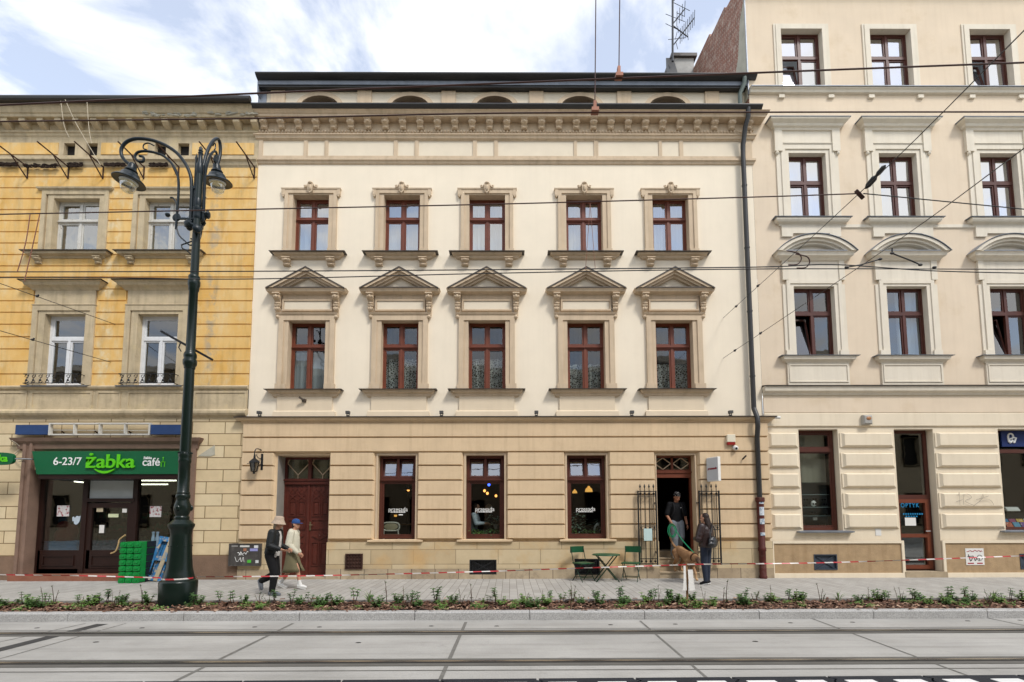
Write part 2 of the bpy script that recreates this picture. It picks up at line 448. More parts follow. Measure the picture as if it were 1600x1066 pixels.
# yellow render, weathered to bare pale plaster, with the grey ghost of an old rain pipe
def yellow_wall():
    m, g, p = newmat('weathered yellow render')
    pos = g.n('NewGeometry').outputs['Position']
    f = g.ramp(g.noise(pos, 1.1, 7, 0.62), 0.3, 0.72)
    c = g.mix(f, lin('#d4a557'), lin('#e0be80'))
    c = g.mix(g.mul(g.ramp(g.noise(g.scalevec(pos, (1.6, 1, 0.7)), 1.7, 8, 0.7), 0.5, 0.68), 0.7), c, lin('#d9c49a'))
    s = g.n('SeparateXYZ'); g.l(pos, s.inputs[0])
    for xc, wd, th, amt, cc in ((XPIPE, 0.22, 0.47, 0.7, '#a89c88'), (XCRACK, 0.30, 0.50, 0.75, '#d9c9a4')):
        d = g.n('Math', _operation='SUBTRACT'); g.l(s.outputs[0], d.inputs[0]); d.inputs[1].default_value = xc
        a = g.n('Math', _operation='ABSOLUTE'); g.l(d.outputs[0], a.inputs[0])
        band = g.n('MapRange'); g.l(a.outputs[0], band.inputs[0]); band.inputs[1].default_value = wd * 0.35; band.inputs[2].default_value = wd
        band.inputs[3].default_value = 1; band.inputs[4].default_value = 0
        nz = g.ramp(g.noise(g.scalevec(pos, (1, 1, 0.8)), 3.1, 7, 0.65), th, th + 0.12)
        c = g.mix(g.mul(g.mul(band.outputs[0], nz), amt), c, lin(cc))
    c = g.mix(g.mul(g.ramp(g.noise(g.scalevec(pos, (4, 4, 0.5)), 1.3, 6), 0.5, 0.8), 0.4), c, lin('#7d6238'))
    c = g.mix(g.mul(g.ramp(g.noise(pos, 7, 8, 0.75), 0.57, 0.7), 0.6), c, lin('#c9b68f'))
    g.l(c, p.inputs['Base Color']); p.inputs['Roughness'].default_value = 0.9; p.inputs['Specular IOR Level'].default_value = 0.2
    b = g.n('Bump', Strength=0.3, Distance=0.02); g.l(g.noise(pos, 35, 6), b.inputs['Height']); g.l(b.outputs[0], p.inputs['Normal'])
    return m
XPIPE, XCRACK = X(331, 500), X(167, 520)
yellow = yellow_wall()
ltrim = mat('weathered stucco trim', '#bbaa8b', 0.9, 0.14, 3.0, 0.35, 50, streak=0.42, dirt='#5f5340', dirtamt=0.35, patch='#c4b28c', patchpos=(0.55, 0.68), pscale=2.5)
lash = ashlar('yellowed ground floor ashlar', '#d9c7a3', '#d1bb94', '#7d6848', 0.88, 0.325, 0.012, vary=0.35, dirtamt=0.14, bump=0.6, off=(0.2, 0.02))
lplinth = mat('grey brown cracked plinth', '#7b6452', 0.9, 0.2, 2.0, 0.4, 40, dirtamt=0.5, patch='#b39c86', patchpos=(0.63, 0.7), pscale=3)
brownstone = mat('brown painted portal stone', '#81695a', 0.85, 0.14, 3.0, 0.3, 50, dirtamt=0.3, patch='#c9b9a5', patchpos=(0.68, 0.74), pscale=4)
shopwood = mat('dark brown shopfront', '#26140f', 0.4, 0.2, 5.0, spec=0.4)
deb = mat('blackened moss and dirt', '#2a1e16', 0.95, 0.5, 20.0, 0.6, 60)
brickm = ashlar('rough old brickwork', '#97543d', '#7c4535', '#b9a897', 0.27, 0.075, 0.012, vary=0.7, dirt='#cfc4b4', dirtamt=0.9, plane='yz', bump=1.0)
oldplaster = mat('grey green gable plaster', '#aaa595', 0.9, 0.16, 1.8, 0.3, 50, dirt='#5c6450', dirtamt=0.5)

# ------------------------------------------------------------------ ground
def ground_mats():
    m, g, p = newmat('tram track concrete')
    pos = g.n('NewGeometry').outputs['Position']
    f = g.ramp(g.noise(pos, 0.55, 8, 0.6), 0.3, 0.72)
    c = g.mix(f, lin('#94928d'), lin('#aeaca7'))
    c = g.mix(g.mul(g.ramp(g.noise(g.scalevec(pos, (0.5, 2.2, 1)), 1.2, 9, 0.7), 0.52, 0.78), 0.5), c, lin('#7a7771'))
    c = g.mix(g.mul(g.ramp(g.noise(pos, 60, 3, 0.8), 0.55, 0.8), 0.6), c, lin('#6a6763'))
    c = g.mix(g.mul(g.ramp(g.noise(g.scalevec(pos, (0.12, 3.0, 1)), 1.6, 7, 0.7), 0.5, 0.75), 0.45), c, lin('#6f6c67'))
    c = g.mix(g.mul(g.ramp(g.noise(pos, 2.6, 9, 0.75), 0.6, 0.72), 0.35), c, lin('#5f5c58'))
    g.l(c, p.inputs['Base Color']); p.inputs['Roughness'].default_value = 0.8; p.inputs['Specular IOR Level'].default_value = 0.3
    wv = g.n('TexWave', Scale=9.0, Distortion=0.6, Detail=2.0); wv.wave_type = 'BANDS'; wv.bands_direction = 'X'; g.l(pos, wv.inputs['Vector'])
    ad = g.n('Math', _operation='ADD'); g.l(g.mul(wv.outputs['Fac'], 0.35), ad.inputs[0]); g.l(g.noise(pos, 80, 4), ad.inputs[1])
    b = g.n('Bump', Strength=0.35, Distance=0.006); g.l(ad.outputs[0], b.inputs['Height']); g.l(b.outputs[0], p.inputs['Normal'])
    m2, g, p = newmat('bark soil')
    pos = g.n('NewGeometry').outputs['Position']
    v = g.n('TexVoronoi', Scale=38.0); g.l(pos, v.inputs['Vector'])
    r = g.ramp(v.outputs['Distance'], 0.0, 0.5)
    c = g.mix(r, lin('#543a2c'), lin('#2a1c15')); c = g.mix(g.ramp(g.noise(pos, 9, 5), 0.5, 0.7), c, lin('#3d2a21'))
    g.l(c, p.inputs['Base Color']); p.inputs['Roughness'].default_value = 0.95
    b = g.n('Bump', Strength=1.0, Distance=0.02); g.l(v.outputs['Distance'], b.inputs['Height']); g.l(b.outputs[0], p.inputs['Normal'])
    m3, g, p = newmat('speckled granite kerb')
    pos = g.n('NewGeometry').outputs['Position']
    n_ = g.ramp(g.noise(pos, 70, 3, 0.8), 0.4, 0.62)
    c = g.mix(n_, lin('#8d8c8a'), lin('#bdbcb9')); c = g.mix(g.mul(g.ramp(g.noise(pos, 1.5, 6), 0.45, 0.75), 0.35), c, lin('#807d77'))
    g.l(c, p.inputs['Base Color']); p.inputs['Roughness'].default_value = 0.75
    return m, m2, m3
concrete, soilm, kerbm = ground_mats()
paving = ashlar('grey paving blocks', '#aeaba5', '#a09d97', '#77736c', 0.42, 0.17, 0.006, vary=0.35, plane='yx', bump=0.4, dirtamt=0.12, dirt='#77726a', sc=0.8)
asph = mat('asphalt strip', '#3f3e3d', 0.9, 0.2, 10, 0.4, 90)
jointm = mat('dark joint filler', '#6c6a65', 0.9, 0.25, 8, 0.2, 60)
railm = mat('polished rail steel', '#8a8782', 0.25, 0.2, 3, metal=0.8)
railrub = mat('rail rubber flank', '#5e5c57', 0.8, 0.15, 4)
groovem = mat('dark rail groove', '#2c2a27', 0.9, 0.2, 6)  # near-black tone of the flat strip laid in place of a cut groove

YK = GP(800, 956, 0.0).y            # kerb face
YB = GP(800, 937, 0.0).y            # back edge of the planting bed
ZR = -0.14                          # road level
KT = 0.18                           # kerb stone depth
mb = MB(); mb.quad((-600, -600, -0.35), (600, -600, -0.35), (600, 600, -0.35), (-600, 600, -0.35)); struct(mb.build('ground', asph))
mb = MB(); mb.box(-70, 70, YB, 0.4, -0.3, 0.0); struct(mb.build('pavement', paving))
mb = MB(); mb.box(-70, 70, YK + KT, YB - 0.06, -0.3, -0.035); struct(mb.build('planting_bed', soilm))
mb = MB(); mb.box(-70, 70, YB - 0.06, YB - 0.002, -0.3, 0.012); struct(mb.build('bed_edging', mat('concrete bed edging', '#8f8c86', 0.85, 0.1, 5, 0.2, 60)))
kr = thing('kerb', None, None, (0, 0, 0)); struct(kr)
for i in range(-8, 9):
    mb = MB(); a = i * 1.99 + 0.35
    mb.prism_x([(YK, -0.3), (YK, -0.018), (YK + 0.018, 0.0), (YK + KT - 0.01, 0.0), (YK + KT - 0.01, -0.3)], a + 0.006, a + 1.984)
    mb.build('kerb_stone', kerbm, kr)
road = MB().box(-150, 150, -60, YK - 0.002, -0.34, ZR).build('road', concrete); struct(road)
# joints cut across the track slab, aligned with the photographed ones
def strip(mb, a, b, wd, z):
    a, b = Vector((a[0], a[1], z)), Vector((b[0], b[1], z)); d = (b - a).normalized(); n = Vector((-d.y, d.x, 0)) * wd / 2
    mb.quad(a - n, b - n, b + n, a + n)
ZJ = ZR + 0.004
for (ax, ay), (bx, by), wd in (((728, 972), (688, 1062), 0.05), ((458, 974), (270, 1066), 0.05), ((1000, 970), (1108, 1062), 0.035), ((1270, 967), (1530, 1062), 0.03),
                              ((1535, 964), (1760, 1010), 0.03), ((134, 974), (-60, 1016), 0.02), ((197, 974), (-10, 1032), 0.02)):
    mb = MB(); a = GP(ax, ay, ZJ); b = GP(bx, by, ZJ); b2 = a + (b - a) * 1.6
    strip(mb, a, b2, wd, ZJ); mb.build('slab_joint', jointm, road)
mb = MB(); a = GP(160, 975, ZJ); b = GP(0, 1015, ZJ); strip(mb, a, a + (b - a) * 2.2, 0.20, ZJ); mb.build('asphalt_strip', asph, road)
for py in (982.5, 1047):
    mb = MB(); y = GP(800, py, ZJ).y; strip(mb, (-60, y), (60, y), 0.02, ZJ + 0.001); mb.build('slab_joint', jointm, road)
for px, py in ((58, 981), (222, 981), (398, 979.5), (499, 979.5), (674, 978), (776, 978), (954, 976), (1055, 975), (1235, 973), (1332, 972), (1512, 970), (1594, 969), (150, 1003), (560, 1004), (1180, 1002)):
    c = GP(px, py, ZJ); MB().ell((c.x, c.y, ZR), .045, .03, .006, 8, 4).build('lifting_pocket', groovem, road)
for py, lab in ((988.5, 'far tram rail, the one nearer the granite kerb'), (1035, 'near tram rail, the one closer to the black and white separators')):
    y = GP(800, py, ZR).y
    t = thing('tram_rail', lab, 'tram rail', (0, y, ZR), 'rails of the tram track')
    MB().box(-70, 70, y - 0.15, y + 0.15, ZR + 0.001, ZR + 0.008).build('rubber_flank', railrub, t)
    MB().box(-70, 70, y + 0.0, y + 0.065, ZR + 0.004, ZR + 0.012).build('rail_head', railm, t)
    MB().box(-70, 70, y - 0.05, y - 0.002, ZR + 0.003, ZR + 0.0095).build('rail_groove', groovem, t)
# black rubber separators with white pads
rubber = mat('black separator rubber', '#22252b', 0.75, 0.2, 6, 0.3, 60)
padw = mat('white separator pad', '#d8d8d6', 0.6, 0.05, 5, dirtamt=0.1)
sa, sb_ = GP(200, 1064.5, ZR + 0.055), GP(1600, 1054.0, ZR + 0.055)
sang = math.atan2(sb_.y - sa.y, sb_.x - sa.x)
def separator():
    t = thing('lane_separator', 'black rubber lane separator panel with white pads at the bottom edge', 'lane separator', (0, 0, 0), 'lane separators along the track')
    wob = [(0, 0), (0.0, -0.05), (0.05, -0.09), (0.0, -0.14), (-0.03, -0.2), (0.0, -0.26), (0, -0.62)]
    poly = [(0.012 + a, b) for a, b in wob] + [(1.03 + a, b) for a, b in reversed(wob)]
    mb = MB(); vs = [(a, b, ZR + 0.004) for a, b in poly] + [(a, b * 0.98 - 0.01, ZR + 0.055) for a, b in poly]
    n = len(poly); mb.add(vs, [list(range(n)), list(range(2*n-1, n-1, -1))] + [(i, (i+1) % n, n + (i+1) % n, n + i) for i in range(n)])
    mb.build('rubber_panel', rubber, t)
    for k in range(2):
        a = 0.10 + 0.52 * k
        MB().box(a, a + 0.3, -0.48, -0.15, ZR + 0.05, ZR + 0.062).build('white_pad', padw, t)
    return t
proto = separator(); LOCAL.add(proto.name)
for i in range(14):
    o = proto if i == 0 else dup(proto)
    x = X(72, 1064, sa.y) + 1.045 * i; o.location = (x, sa.y + (x - sa.x) * math.tan(sang), 0); o.rotation_euler.z = sang

# ------------------------------------------------------------------ windows
def sash(par, x0, x1, z0, z1, yf, m, gl, trans=0.36, mull_top=True, mull_low=True, fw=0.05, tilt=(), lowtilt=(), depth=0.06, transom=0.10, name='window', label=None, ledge=True):
    """wooden window: outer frame, transom, mullion, sashes; its glass is a sub-part"""
    mb = MB(); mb.frame(x0, x1, z0, z1, fw, yf, yf + depth)
    zt = z1 - (z1 - z0) * trans
    mb.box(x0 + fw, x1 - fw, yf - 0.012, yf + depth, zt - transom / 2, zt + transom / 2)
    if ledge: mb.box(x0 + 0.02, x1 - 0.02, yf - 0.045, yf - 0.012, zt - transom * 0.2, zt + transom * 0.12)
    xm = (x0 + x1) / 2
    lights = []
    def cells(za, zb, mull):
        if mull:
            mb.box(xm - 0.033, xm + 0.033, yf - 0.01, yf + depth, za, zb)
            return [(x0 + fw, xm - 0.033, za, zb), (xm + 0.033, x1 - fw, za, zb)]
        return [(x0 + fw, x1 - fw, za, zb)]
    up = cells(zt + transom / 2, z1 - fw, mull_top) if trans > 0.01 else []
    lo = cells(z0 + fw, zt - transom / 2, mull_low)
    if label is None: label = None
    gb = MB()
    for idx, (a, b, c, d) in [(('u', i), q) for i, q in enumerate(up)] + [(('l', i), q) for i, q in enumerate(lo)]:
        s0 = len(mb.v); g0 = len(gb.v)
        mb.frame(a + 0.003, b - 0.003, c + 0.003, d - 0.003, 0.04, yf + 0.012, yf + depth - 0.004)
        gb.mi = 1 if idx in tilt else 0; gb.quad((a + 0.03, yf + 0.034, c + 0.03), (b - 0.03, yf + 0.034, c + 0.03), (b - 0.03, yf + 0.034, d - 0.03), (a + 0.03, yf + 0.034, d - 0.03))
        ang = 0
        if idx in tilt: ang = math.radians(-14)
        Mx = Matrix.Translation(((a + b) / 2, yf + 0.034, c)) @ Matrix.Rotation(ang if ang else math.radians(rnd.uniform(-0.9, 0.9)), 4, 'X') @ Matrix.Rotation(math.radians(rnd.uniform(-0.8, 0.8)), 4, 'Z') @ Matrix.Translation((-(a + b) / 2, -yf - 0.034, -c))
        gb.xf(Mx, g0)
        if ang: mb.xf(Mx, s0)
        if idx in lowtilt:
            Mx = Matrix.Translation((0, yf + 0.034, c)) @ Matrix.Rotation(math.radians(-11), 4, 'X') @ Matrix.Translation((0, -yf - 0.034, -c))
            gb.xf(Mx, g0); mb.xf(Mx, s0)
    o = mb.build(name, m, par)
    gb.build('glass', [gl, glass_hi], o, fix=False)
    return o
def curtain(par, x0, x1, z0, z1, y, m, waves=7, amp=0.03, name='curtain', gap=0.0, scal=0.0):
    mb = MB(); n = 48; rows = 6
    ph = rnd.uniform(0, 6)
    for seg in ((x0, (x0 + x1) / 2 - gap), ((x0 + x1) / 2 + gap, x1)) if gap > 0 else ((x0, x1),):
        vs, fs = [], []
        for j in range(rows + 1):
            for i in range(n + 1):
                u = i / n; x = seg[0] + (seg[1] - seg[0]) * u
                t = j / rows
                zz = z0 + (z1 - z0) * t
                if scal and j == 0: zz += scal * (0.5 + 0.5 * math.sin(u * 40))
                vs.append((x, y + amp * (math.sin(u * waves * 6.28 + ph + 0.4 * math.sin(t * 3)) + 0.4 * math.sin(u * waves * 17 + 1)), zz))
        for j in range(rows):
            for i in range(n):
                a = j * (n + 1) + i; fs.append((a, a + 1, a + n + 2, a + n + 1))
        mb.add(vs, fs)
    return mb.build(name, m, par, smooth=True, fix=False)
def console(mb, xc, w_, z0, z1, p):
    """scrolled corbel: S profile extruded, a volute cheek and a leaf on the front"""
    h = z1 - z0
    prof = [(0, z1), (-p, z1), (-p, z1 - 0.16 * h), (-p * 0.92, z1 - 0.22 * h), (-p * 1.0, z1 - 0.36 * h), (-p * 0.86, z1 - 0.5 * h), (-p * 0.55, z1 - 0.6 * h),
            (-p * 0.45, z1 - 0.75 * h), (-p * 0.58, z1 - 0.87 * h), (-p * 0.42, z0), (0, z0)]
    mb.prism_x(prof, xc - w_ / 2, xc + w_ / 2)
    mb.box(xc - w_ * 0.62, xc + w_ * 0.62, -p * 1.12, 0, z1 - 0.1 * h, z1 + 0.002)
    for sx_ in (-1, 1):
        mb.lathe([(h * 0.14, -w_ * 0.04), (h * 0.14, w_ * 0.1)], (xc + sx_ * w_ * 0.5, -p * 0.72, z1 - 0.32 * h), 10, axis=(sx_, 0, 0))
    mb.ell((xc, -p * 0.95, z1 - 0.34 * h), w_ * 0.3, p * 0.2, h * 0.15, 8, 6)
    mb.ell((xc, -p * 0.52, z1 - 0.86 * h), w_ * 0.42, p * 0.2, h * 0.12, 8, 6)
    return mb
def tri_off(a, b, c, t):
    """inset of an isosceles triangle a(left) b(apex) c(right): sloping sides by t, base kept"""
    ax_, az_ = a; bx_, bz_ = b; cx_, cz_ = c
    k = t * math.hypot(bx_ - ax_, bz_ - az_) / (bz_ - az_)      # horizontal shift
    dz = t * math.hypot(bx_ - ax_, bz_ - az_) / (bx_ - ax_)
    return [(ax_ + k, az_), (bx_, bz_ - dz), (cx_ - k, cz_)]
# ------------------------------------------------------------------ the cream five-bay house in the middle
XL, XR = X(391, 560), X(1191, 620)
ZC = Z(657)                                    # string cornice over the ground floor
A = thing('apartment_building', 'cream three storey townhouse with triangular window pediments and a beige rusticated cafe ground floor', 'building', ((XL + XR) / 2, 0, 0))
ZT = Z(166, 800, -0.5)                          # gutter above the main cornice
z1_top, z1_bot = Z(501), Z(609)                # first floor openings
z2_top, z2_bot = Z(306), Z(397.5)
W1 = [(X(a, 555), X(b, 555)) for a, b in ((450, 508.5), (595.5, 654), (731.5, 790), (886.5, 945.5), (1024.5, 1083))]
W2 = [(a + 0.005, b - 0.005) for a, b in W1]
R1 = 0.20
holes = [(a, b, z1_bot, z1_top) for a, b in W1] + [(a, b, z2_bot, z2_top) for a, b in W2]
mb = MB(); wall(mb, XL, XR, ZC, Z(215), holes, 0.0, R1 + 0.08); mb.box(XL, XL + 0.3, 0.001, 9, 0, Z(215)); mb.box(XR - 0.3, XR, 0.001, 9, 0, Z(215)); mb.build('wall', cream, A)
# ground floor: flush wall with openings, then the rusticated blocks
zg_top = Z(711.5)
zsill = Z(843)
G = [(X(a, 780), X(b, 780)) for a, b in ((590.5, 649.5), (728, 788), (886, 947.5))]
D1 = (X(432, 800), X(514, 800)); D2 = (X(1026.5, 800), X(1087, 800))
zp = Z(846.5)
gh = [(a, b, zsill, zg_top, 0.22) for a, b in G] + [(D1[0], D1[1], -1, zg_top, 0.55), (D2[0], D2[1], -1, zg_top, 0.33)]
mb = MB(); wall(mb, XL - 0.02, XR + 0.02, 0.0, ZC, gh, -0.03); mb.build('ground_floor_wall', rust_m, A)
rows = [Z(p) for p in (842.7, 820.2, 797.3, 774.3, 751.4, 728.6, 707.8)]
piers = [(XL - 0.04, X(430, 780)), (X(514.6, 780), X(586, 780)), (X(652, 780), X(724, 780)), (X(791, 780), X(883, 780)), (X(950, 780), X(1024, 780)), (X(1090, 780), XR + 0.04)]
mb = MB()
def block(mb, a, b, c, d, p=0.105, la=True, lb=True):
    """block with a splayed underside and tapered ends"""
    g_, t = 0.05, 0.05
    ea, eb = (t if la else 0), (t if lb else 0)
    y0 = -0.03
    vs = [(a, y0, c), (b, y0, c), (b, y0, d), (a, y0, d), (a + ea, y0 - p, c + g_ - 0.01), (b - eb, y0 - p, c + g_ - 0.01), (b - eb, y0 - p, d - 0.004), (a + ea, y0 - p, d - 0.004)]
    mb.add(vs, [(4, 5, 6, 7), (0, 1, 5, 4), (1, 2, 6, 5), (2, 3, 7, 6), (3, 0, 4, 7)])
for k, (a, b) in enumerate(piers):
    mb = MB()
    for i in range(6): block(mb, a, b, rows[i], rows[i + 1], la=k > 0, lb=k < 5)
    mb.build('rusticated_pier', rust_m, A)
mb = MB()
for c, d in ((707.8, 685), (685, 662.5)): block(mb, XL - 0.04, XR + 0.04, Z(c), Z(d), la=False, lb=False)
mb.build('rusticated_band', rust_m, A)
mb = MB()
for a, b in G: mb = MB(); mb.frame(a - 0.05, b + 0.05, zsill, zg_top + 0.05, 0.05, -0.055, -0.02, bottom=False); mb.build('opening_casing', trim, A)
mb = MB()
mb.frame(D2[0] - 0.03, D2[1] + 0.03, 0.7, zg_top + 0.03, 0.03, -0.055, -0.02, bottom=False)
mb.build('opening_casing', trim, A)
# plinth
zl = Z(888)
mb = MB(); px_ = [XL - 0.05] + [v for d in (D1, D2) for v in d] + [XR + 0.05]
mb2 = MB()
vents = [(X(734, 885), X(776, 885), Z(897), Z(874)), (X(897, 890), X(936, 890), Z(898), Z(873))]
for a, b in zip(px_[::2], px_[1::2]):
    mb = MB(); mb2 = MB()
    vh = [(v[0], v[1], v[2], v[3], 0.2) for v in vents if a < v[0] < b]
    vu = [(h[0], h[1], zl, h[3], 0.08) for h in vh]; vl = [(h[0], h[1], h[2], zl, 0.09) for h in vh]
    wall(mb, a, b, zl, zp, vu, -0.11); mb.box(a, b, -0.109, 0, zp - 0.01, zp)
    wall(mb2, a, b, 0, zl, vl, -0.125)
    for e in (a, b): mb.quad((e, -0.11, zl), (e, -0.03, zl), (e, -0.03, zp), (e, -0.11, zp)); mb2.quad((e, -0.125, 0), (e, -0.03, 0), (e, -0.03, zl), (e, -0.125, zl))
    if not vh: mb2.box(a, b, -0.124, -0.1, zl - 0.012, zl)
    mb.build('plinth', sand, A); mb2.build('base_course', sandlow, A)
for v in vents:
    mb = MB(); a, b, c, d = v; mb.box(a, b, -0.036, -0.032, c, d); mb.frame(a, b, c, d, 0.03, -0.11, -0.05)  # flat dark plate behind the bars stands in for the unlit hole
    mb.bar((a, -0.085, c), (b, -0.085, d), 0.03, 0.02, up=(0, 1, 0)); mb.bar((a, -0.08, d), (b, -0.08, c), 0.03, 0.02, up=(0, 1, 0))
    for i in range(1, 9): mb.bar((a + (b - a) * i / 9, -0.07, c), (a + (b - a) * i / 9, -0.07, d), 0.012)
    mb.build('cellar_grille', iron, A)
a, b, c, d = X(540, 876, -0.11), X(567, 876, -0.11), Z(889, 800, -0.11), Z(864.5, 800, -0.11)
mb = MB(); mb.frame(a, b, c, d, 0.03, -0.155, -0.09); mb.box(a + .01, b - .01, -0.128, -0.1, c + .01, d - .01)
for i in range(5):
    for j in range(4): mb.lathe([(0.022, 0), (0.03, 0.012), (0.02, 0.022)], (a + 0.07 + (b - a - 0.14) * i / 4, -0.126, c + 0.07 + (d - c - 0.14) * j / 3), 6, axis=(0, -1, 0))
mb.build('vent_cover', rusty, A)
# string cornice
mb = MB(); zc = Z(662, 800, -0.1)
prof = [(0.06, zc), (0.10, zc + 0.02), (0.12, zc + 0.06), (0.20, zc + 0.10), (0.22, zc + 0.15)]
mb.mould(XL, XR, prof); mb.build('string_cornice', rust_m, A)
mb = MB(); mb.mould(XL, XR, [(0.25, zc + 0.15), (0.26, zc + 0.175), (0.02, zc + 0.225)]); mb.build('string_flashing', flash, A)
# main cornice
zf = Z(257)
mb = MB(); mb.mould(XL, XR, [(0.0, zf - 0.02), (0.035, zf), (0.05, zf + 0.05), (0.085, zf + 0.075), (0.085, zf + 0.13), (0.02, zf + 0.16)]); mb.build('frieze_ledge', trim, A)
z_fp0, z_fp1 = Z(245), Z(221)
mb = MB(); edges = [403.5, 411, 475, 481, 507.5, 513, 615.5, 621.5, 648, 654, 739, 745, 772, 778, 896.5, 901, 928, 934.5, 1029, 1034, 1061, 1067, 1158, 1180]
xs_ = [X(e, 235) for e in edges]
mb.box(XL, XR, -0.03, 0.01, z_fp1, Z(213)); mb.box(XL, XR, -0.03, 0.01, zf + 0.1, z_fp0)
for i in range(0, len(xs_), 2): mb.box(max(XL, xs_[i]), xs_[i + 1] if i < len(xs_) - 2 else XR, -0.03, 0.01, z_fp0, z_fp1)
mb.build('frieze_frame', trim, A)
mb = MB(); mb.box(XL, XR, -0.004, 0.012, z_fp0 - 0.02, z_fp1 + 0.02); mb.build('frieze_panels', panelm, A)
zb0 = Z(216)
mb = MB(); mb.mould(XL, XR, [(0.03, zb0 - 0.08), (0.07, zb0 - 0.06), (0.09, zb0), (0.12, zb0 + 0.02), (0.12, zb0 + 0.05), (0.05, zb0 + 0.06)]); mb.build('cornice_moulding', trim, A)
mb = MB(); nb = 150
mb.box(XL, XR, -0.075, 0, zb0 + 0.06, zb0 + 0.2)
for i in range(nb):
    mb.ell((XL + (i + 0.5) * (XR - XL) / nb, -0.085, zb0 + 0.13), 0.033, 0.035, 0.045, 6, 5)
mb.build('bead_moulding', trim, A, smooth=True)
zk = zb0 + 0.2
PC = 0.30                                       # overhang of the corona
zbk1 = Z(184, 800, -PC + 0.05)                  # top of the brackets at their front
mb = MB(); mb.mould(XL, XR, [(0.06, zk), (0.06, zbk1)]); mb.build('bracket_band', trim, A)
prof = [(PC, zbk1), (PC, zbk1 + 0.07), (PC + 0.02, zbk1 + 0.075), (PC + 0.05, zbk1 + 0.11), (PC + 0.09, zbk1 + 0.14)]
mb = MB(); mb.mould(XL, XR, prof); mb.build('corona', trim, A)
nbr = 29
bx0, bx1 = X(405, 192, -0.4), X(1177, 192, -0.4)
mb = MB(); console(mb, 0, 0.17, zbk1 - 0.25, zbk1 + 0.002, 0.19)
mb.xf(Matrix.Translation((bx0, -0.058, 0))); br0 = mb.build('cornice_bracket', trim, A)
for i in range(1, nbr): c = dup(br0, loc=((bx1 - bx0) * i / (nbr - 1), 0, 0), parent=A)
zg = zbk1 + 0.14
mb = MB()
n = 10; gp = [(-PC - 0.10 - 0.10 * math.sin(PI * i / n) * 0.9, zg + 0.17 - 0.19 * math.sin(PI / 2 * i / n) if False else zg + 0.16 - 0.16 * i / n) for i in range(n + 1)]
mb.prism_x(gp + [(-PC - 0.02, zg), (-PC - 0.02, zg + 0.12)], XL - 0.02, XR + 0.14)
for i in range(0): x = XL + (i + 0.4) * (XR - XL) / 12; mb.box(x, x + 0.03, -PC - 0.21, -PC - 0.05, zg + 0.03, zg + 0.158)
mb.build('cornice_gutter', gutterm, A)
mb = MB(); mb.quad((XL - 0.1, -PC - 0.05, zg + 0.11), (XR + 0.1, -PC - 0.05, zg + 0.11), (XR + 0.1, 0.24, zg + 0.16), (XL - 0.1, 0.24, zg + 0.16)); mb.build('cornice_flashing', gutterm, A)
# attic storey, set back
YA = 0.22
za1 = Z(136.5, 800, YA)
arch_c = [X(p, 160, YA) for p in (500, 641, 773, 906, 1043)]
mb = MB(); ra = 0.55
xl, xr = X(417, 150, YA), X(1163, 150, YA)
zbot = zg - 0.3; zspring = Z(152.5, 800, YA) - 0.30
segs = [xl] + [v for c in arch_c for v in (c - ra, c + ra)] + [xr]
for a, b in zip(segs[::2], segs[1::2]): mb.box(a, b, YA, YA + 0.05, zbot, za1 + 0.3)
for c in arch_c:
    pts = [(c - ra, zspring)] + [(c - ra * math.cos(PI * i / 14), zspring + 0.32 * math.sin(PI * i / 14)) for i in range(1, 14)] + [(c + ra, zspring)]
    top = [(x, za1 + 0.3) for x, z in pts]
    mb.ring(pts, top, YA, YA + 0.05, closed=False)
    mb.ring([(x, z) for x, z in pts], [(x, z) for x, z in pts], YA, YA + 0.35, closed=False)
mb.build('attic_wall', panelm, A)
mb = MB()
for c in arch_c:
    pts = [(c - ra * math.cos(PI * i / 14), zspring + 0.32 * math.sin(PI * i / 14)) for i in range(15)]
    out_ = [(c - (ra + 0.14) * math.cos(PI * i / 14), zspring + 0.44 * math.sin(PI * i / 14)) for i in range(15)]
    mb.ring(out_, pts, YA - 0.04, YA + 0.3, closed=False)
for p in (435, 570, 701, 838, 975, 1112): mb.box(X(p - 11, 155, YA), X(p + 11, 155, YA), YA - 0.05, YA, zbot, za1 + 0.2)
mb.mould(xl, xr, [(0.0, za1 - 0.1), (0.06, za1 - 0.06), (0.06, za1 + 0.1)], yb=YA)
mb.build('attic_trim', trim, A)
for c in arch_c:
    mb = MB(); pts = [(c - ra * math.cos(PI * i / 14), zspring + 0.32 * math.sin(PI * i / 14)) for i in range(15)]
    mb.box(c - ra, c + ra, YA + 0.2, YA + 0.24, zbot, zspring + 0.32); mb.build('attic_window', brown2, A)
# eaves, upper gutter, roof
YE = 0.05
ze = Z(128, 800, YE)
mb = MB(); mb.box(X(405, 125, YE), X(1176, 125, YE), YE, YA + 0.4, ze - 0.17, ze - 0.02); mb.build('eaves_soffit', gutterm, A)
mb = MB(); mb.box(X(404, 125, YE), X(1177, 125, YE), YE - 0.03, YE + 0.02, ze - 0.12, ze + 0.14); mb.build('eaves_fascia', zinc, A)
zu = Z(116, 800, YE - 0.15)
mb = MB(); n = 10
gp = [(YE - 0.03 - 0.17 * math.sin(PI * i / n) ** 0.8 - 0.0, zu + 0.10 - 0.2 * i / n) for i in range(n + 1)]
mb.prism_x(gp, X(401, 112, YE - .1), X(1181, 112, YE - .1))
for i in range(0): x = xl + (i + 0.4) * (xr - xl) / 16; mb.box(x, x + 0.025, YE - 0.21, YE - 0.02, zu - 0.02, zu + 0.098)
mb.build('eaves_gutter', gutterm, A)
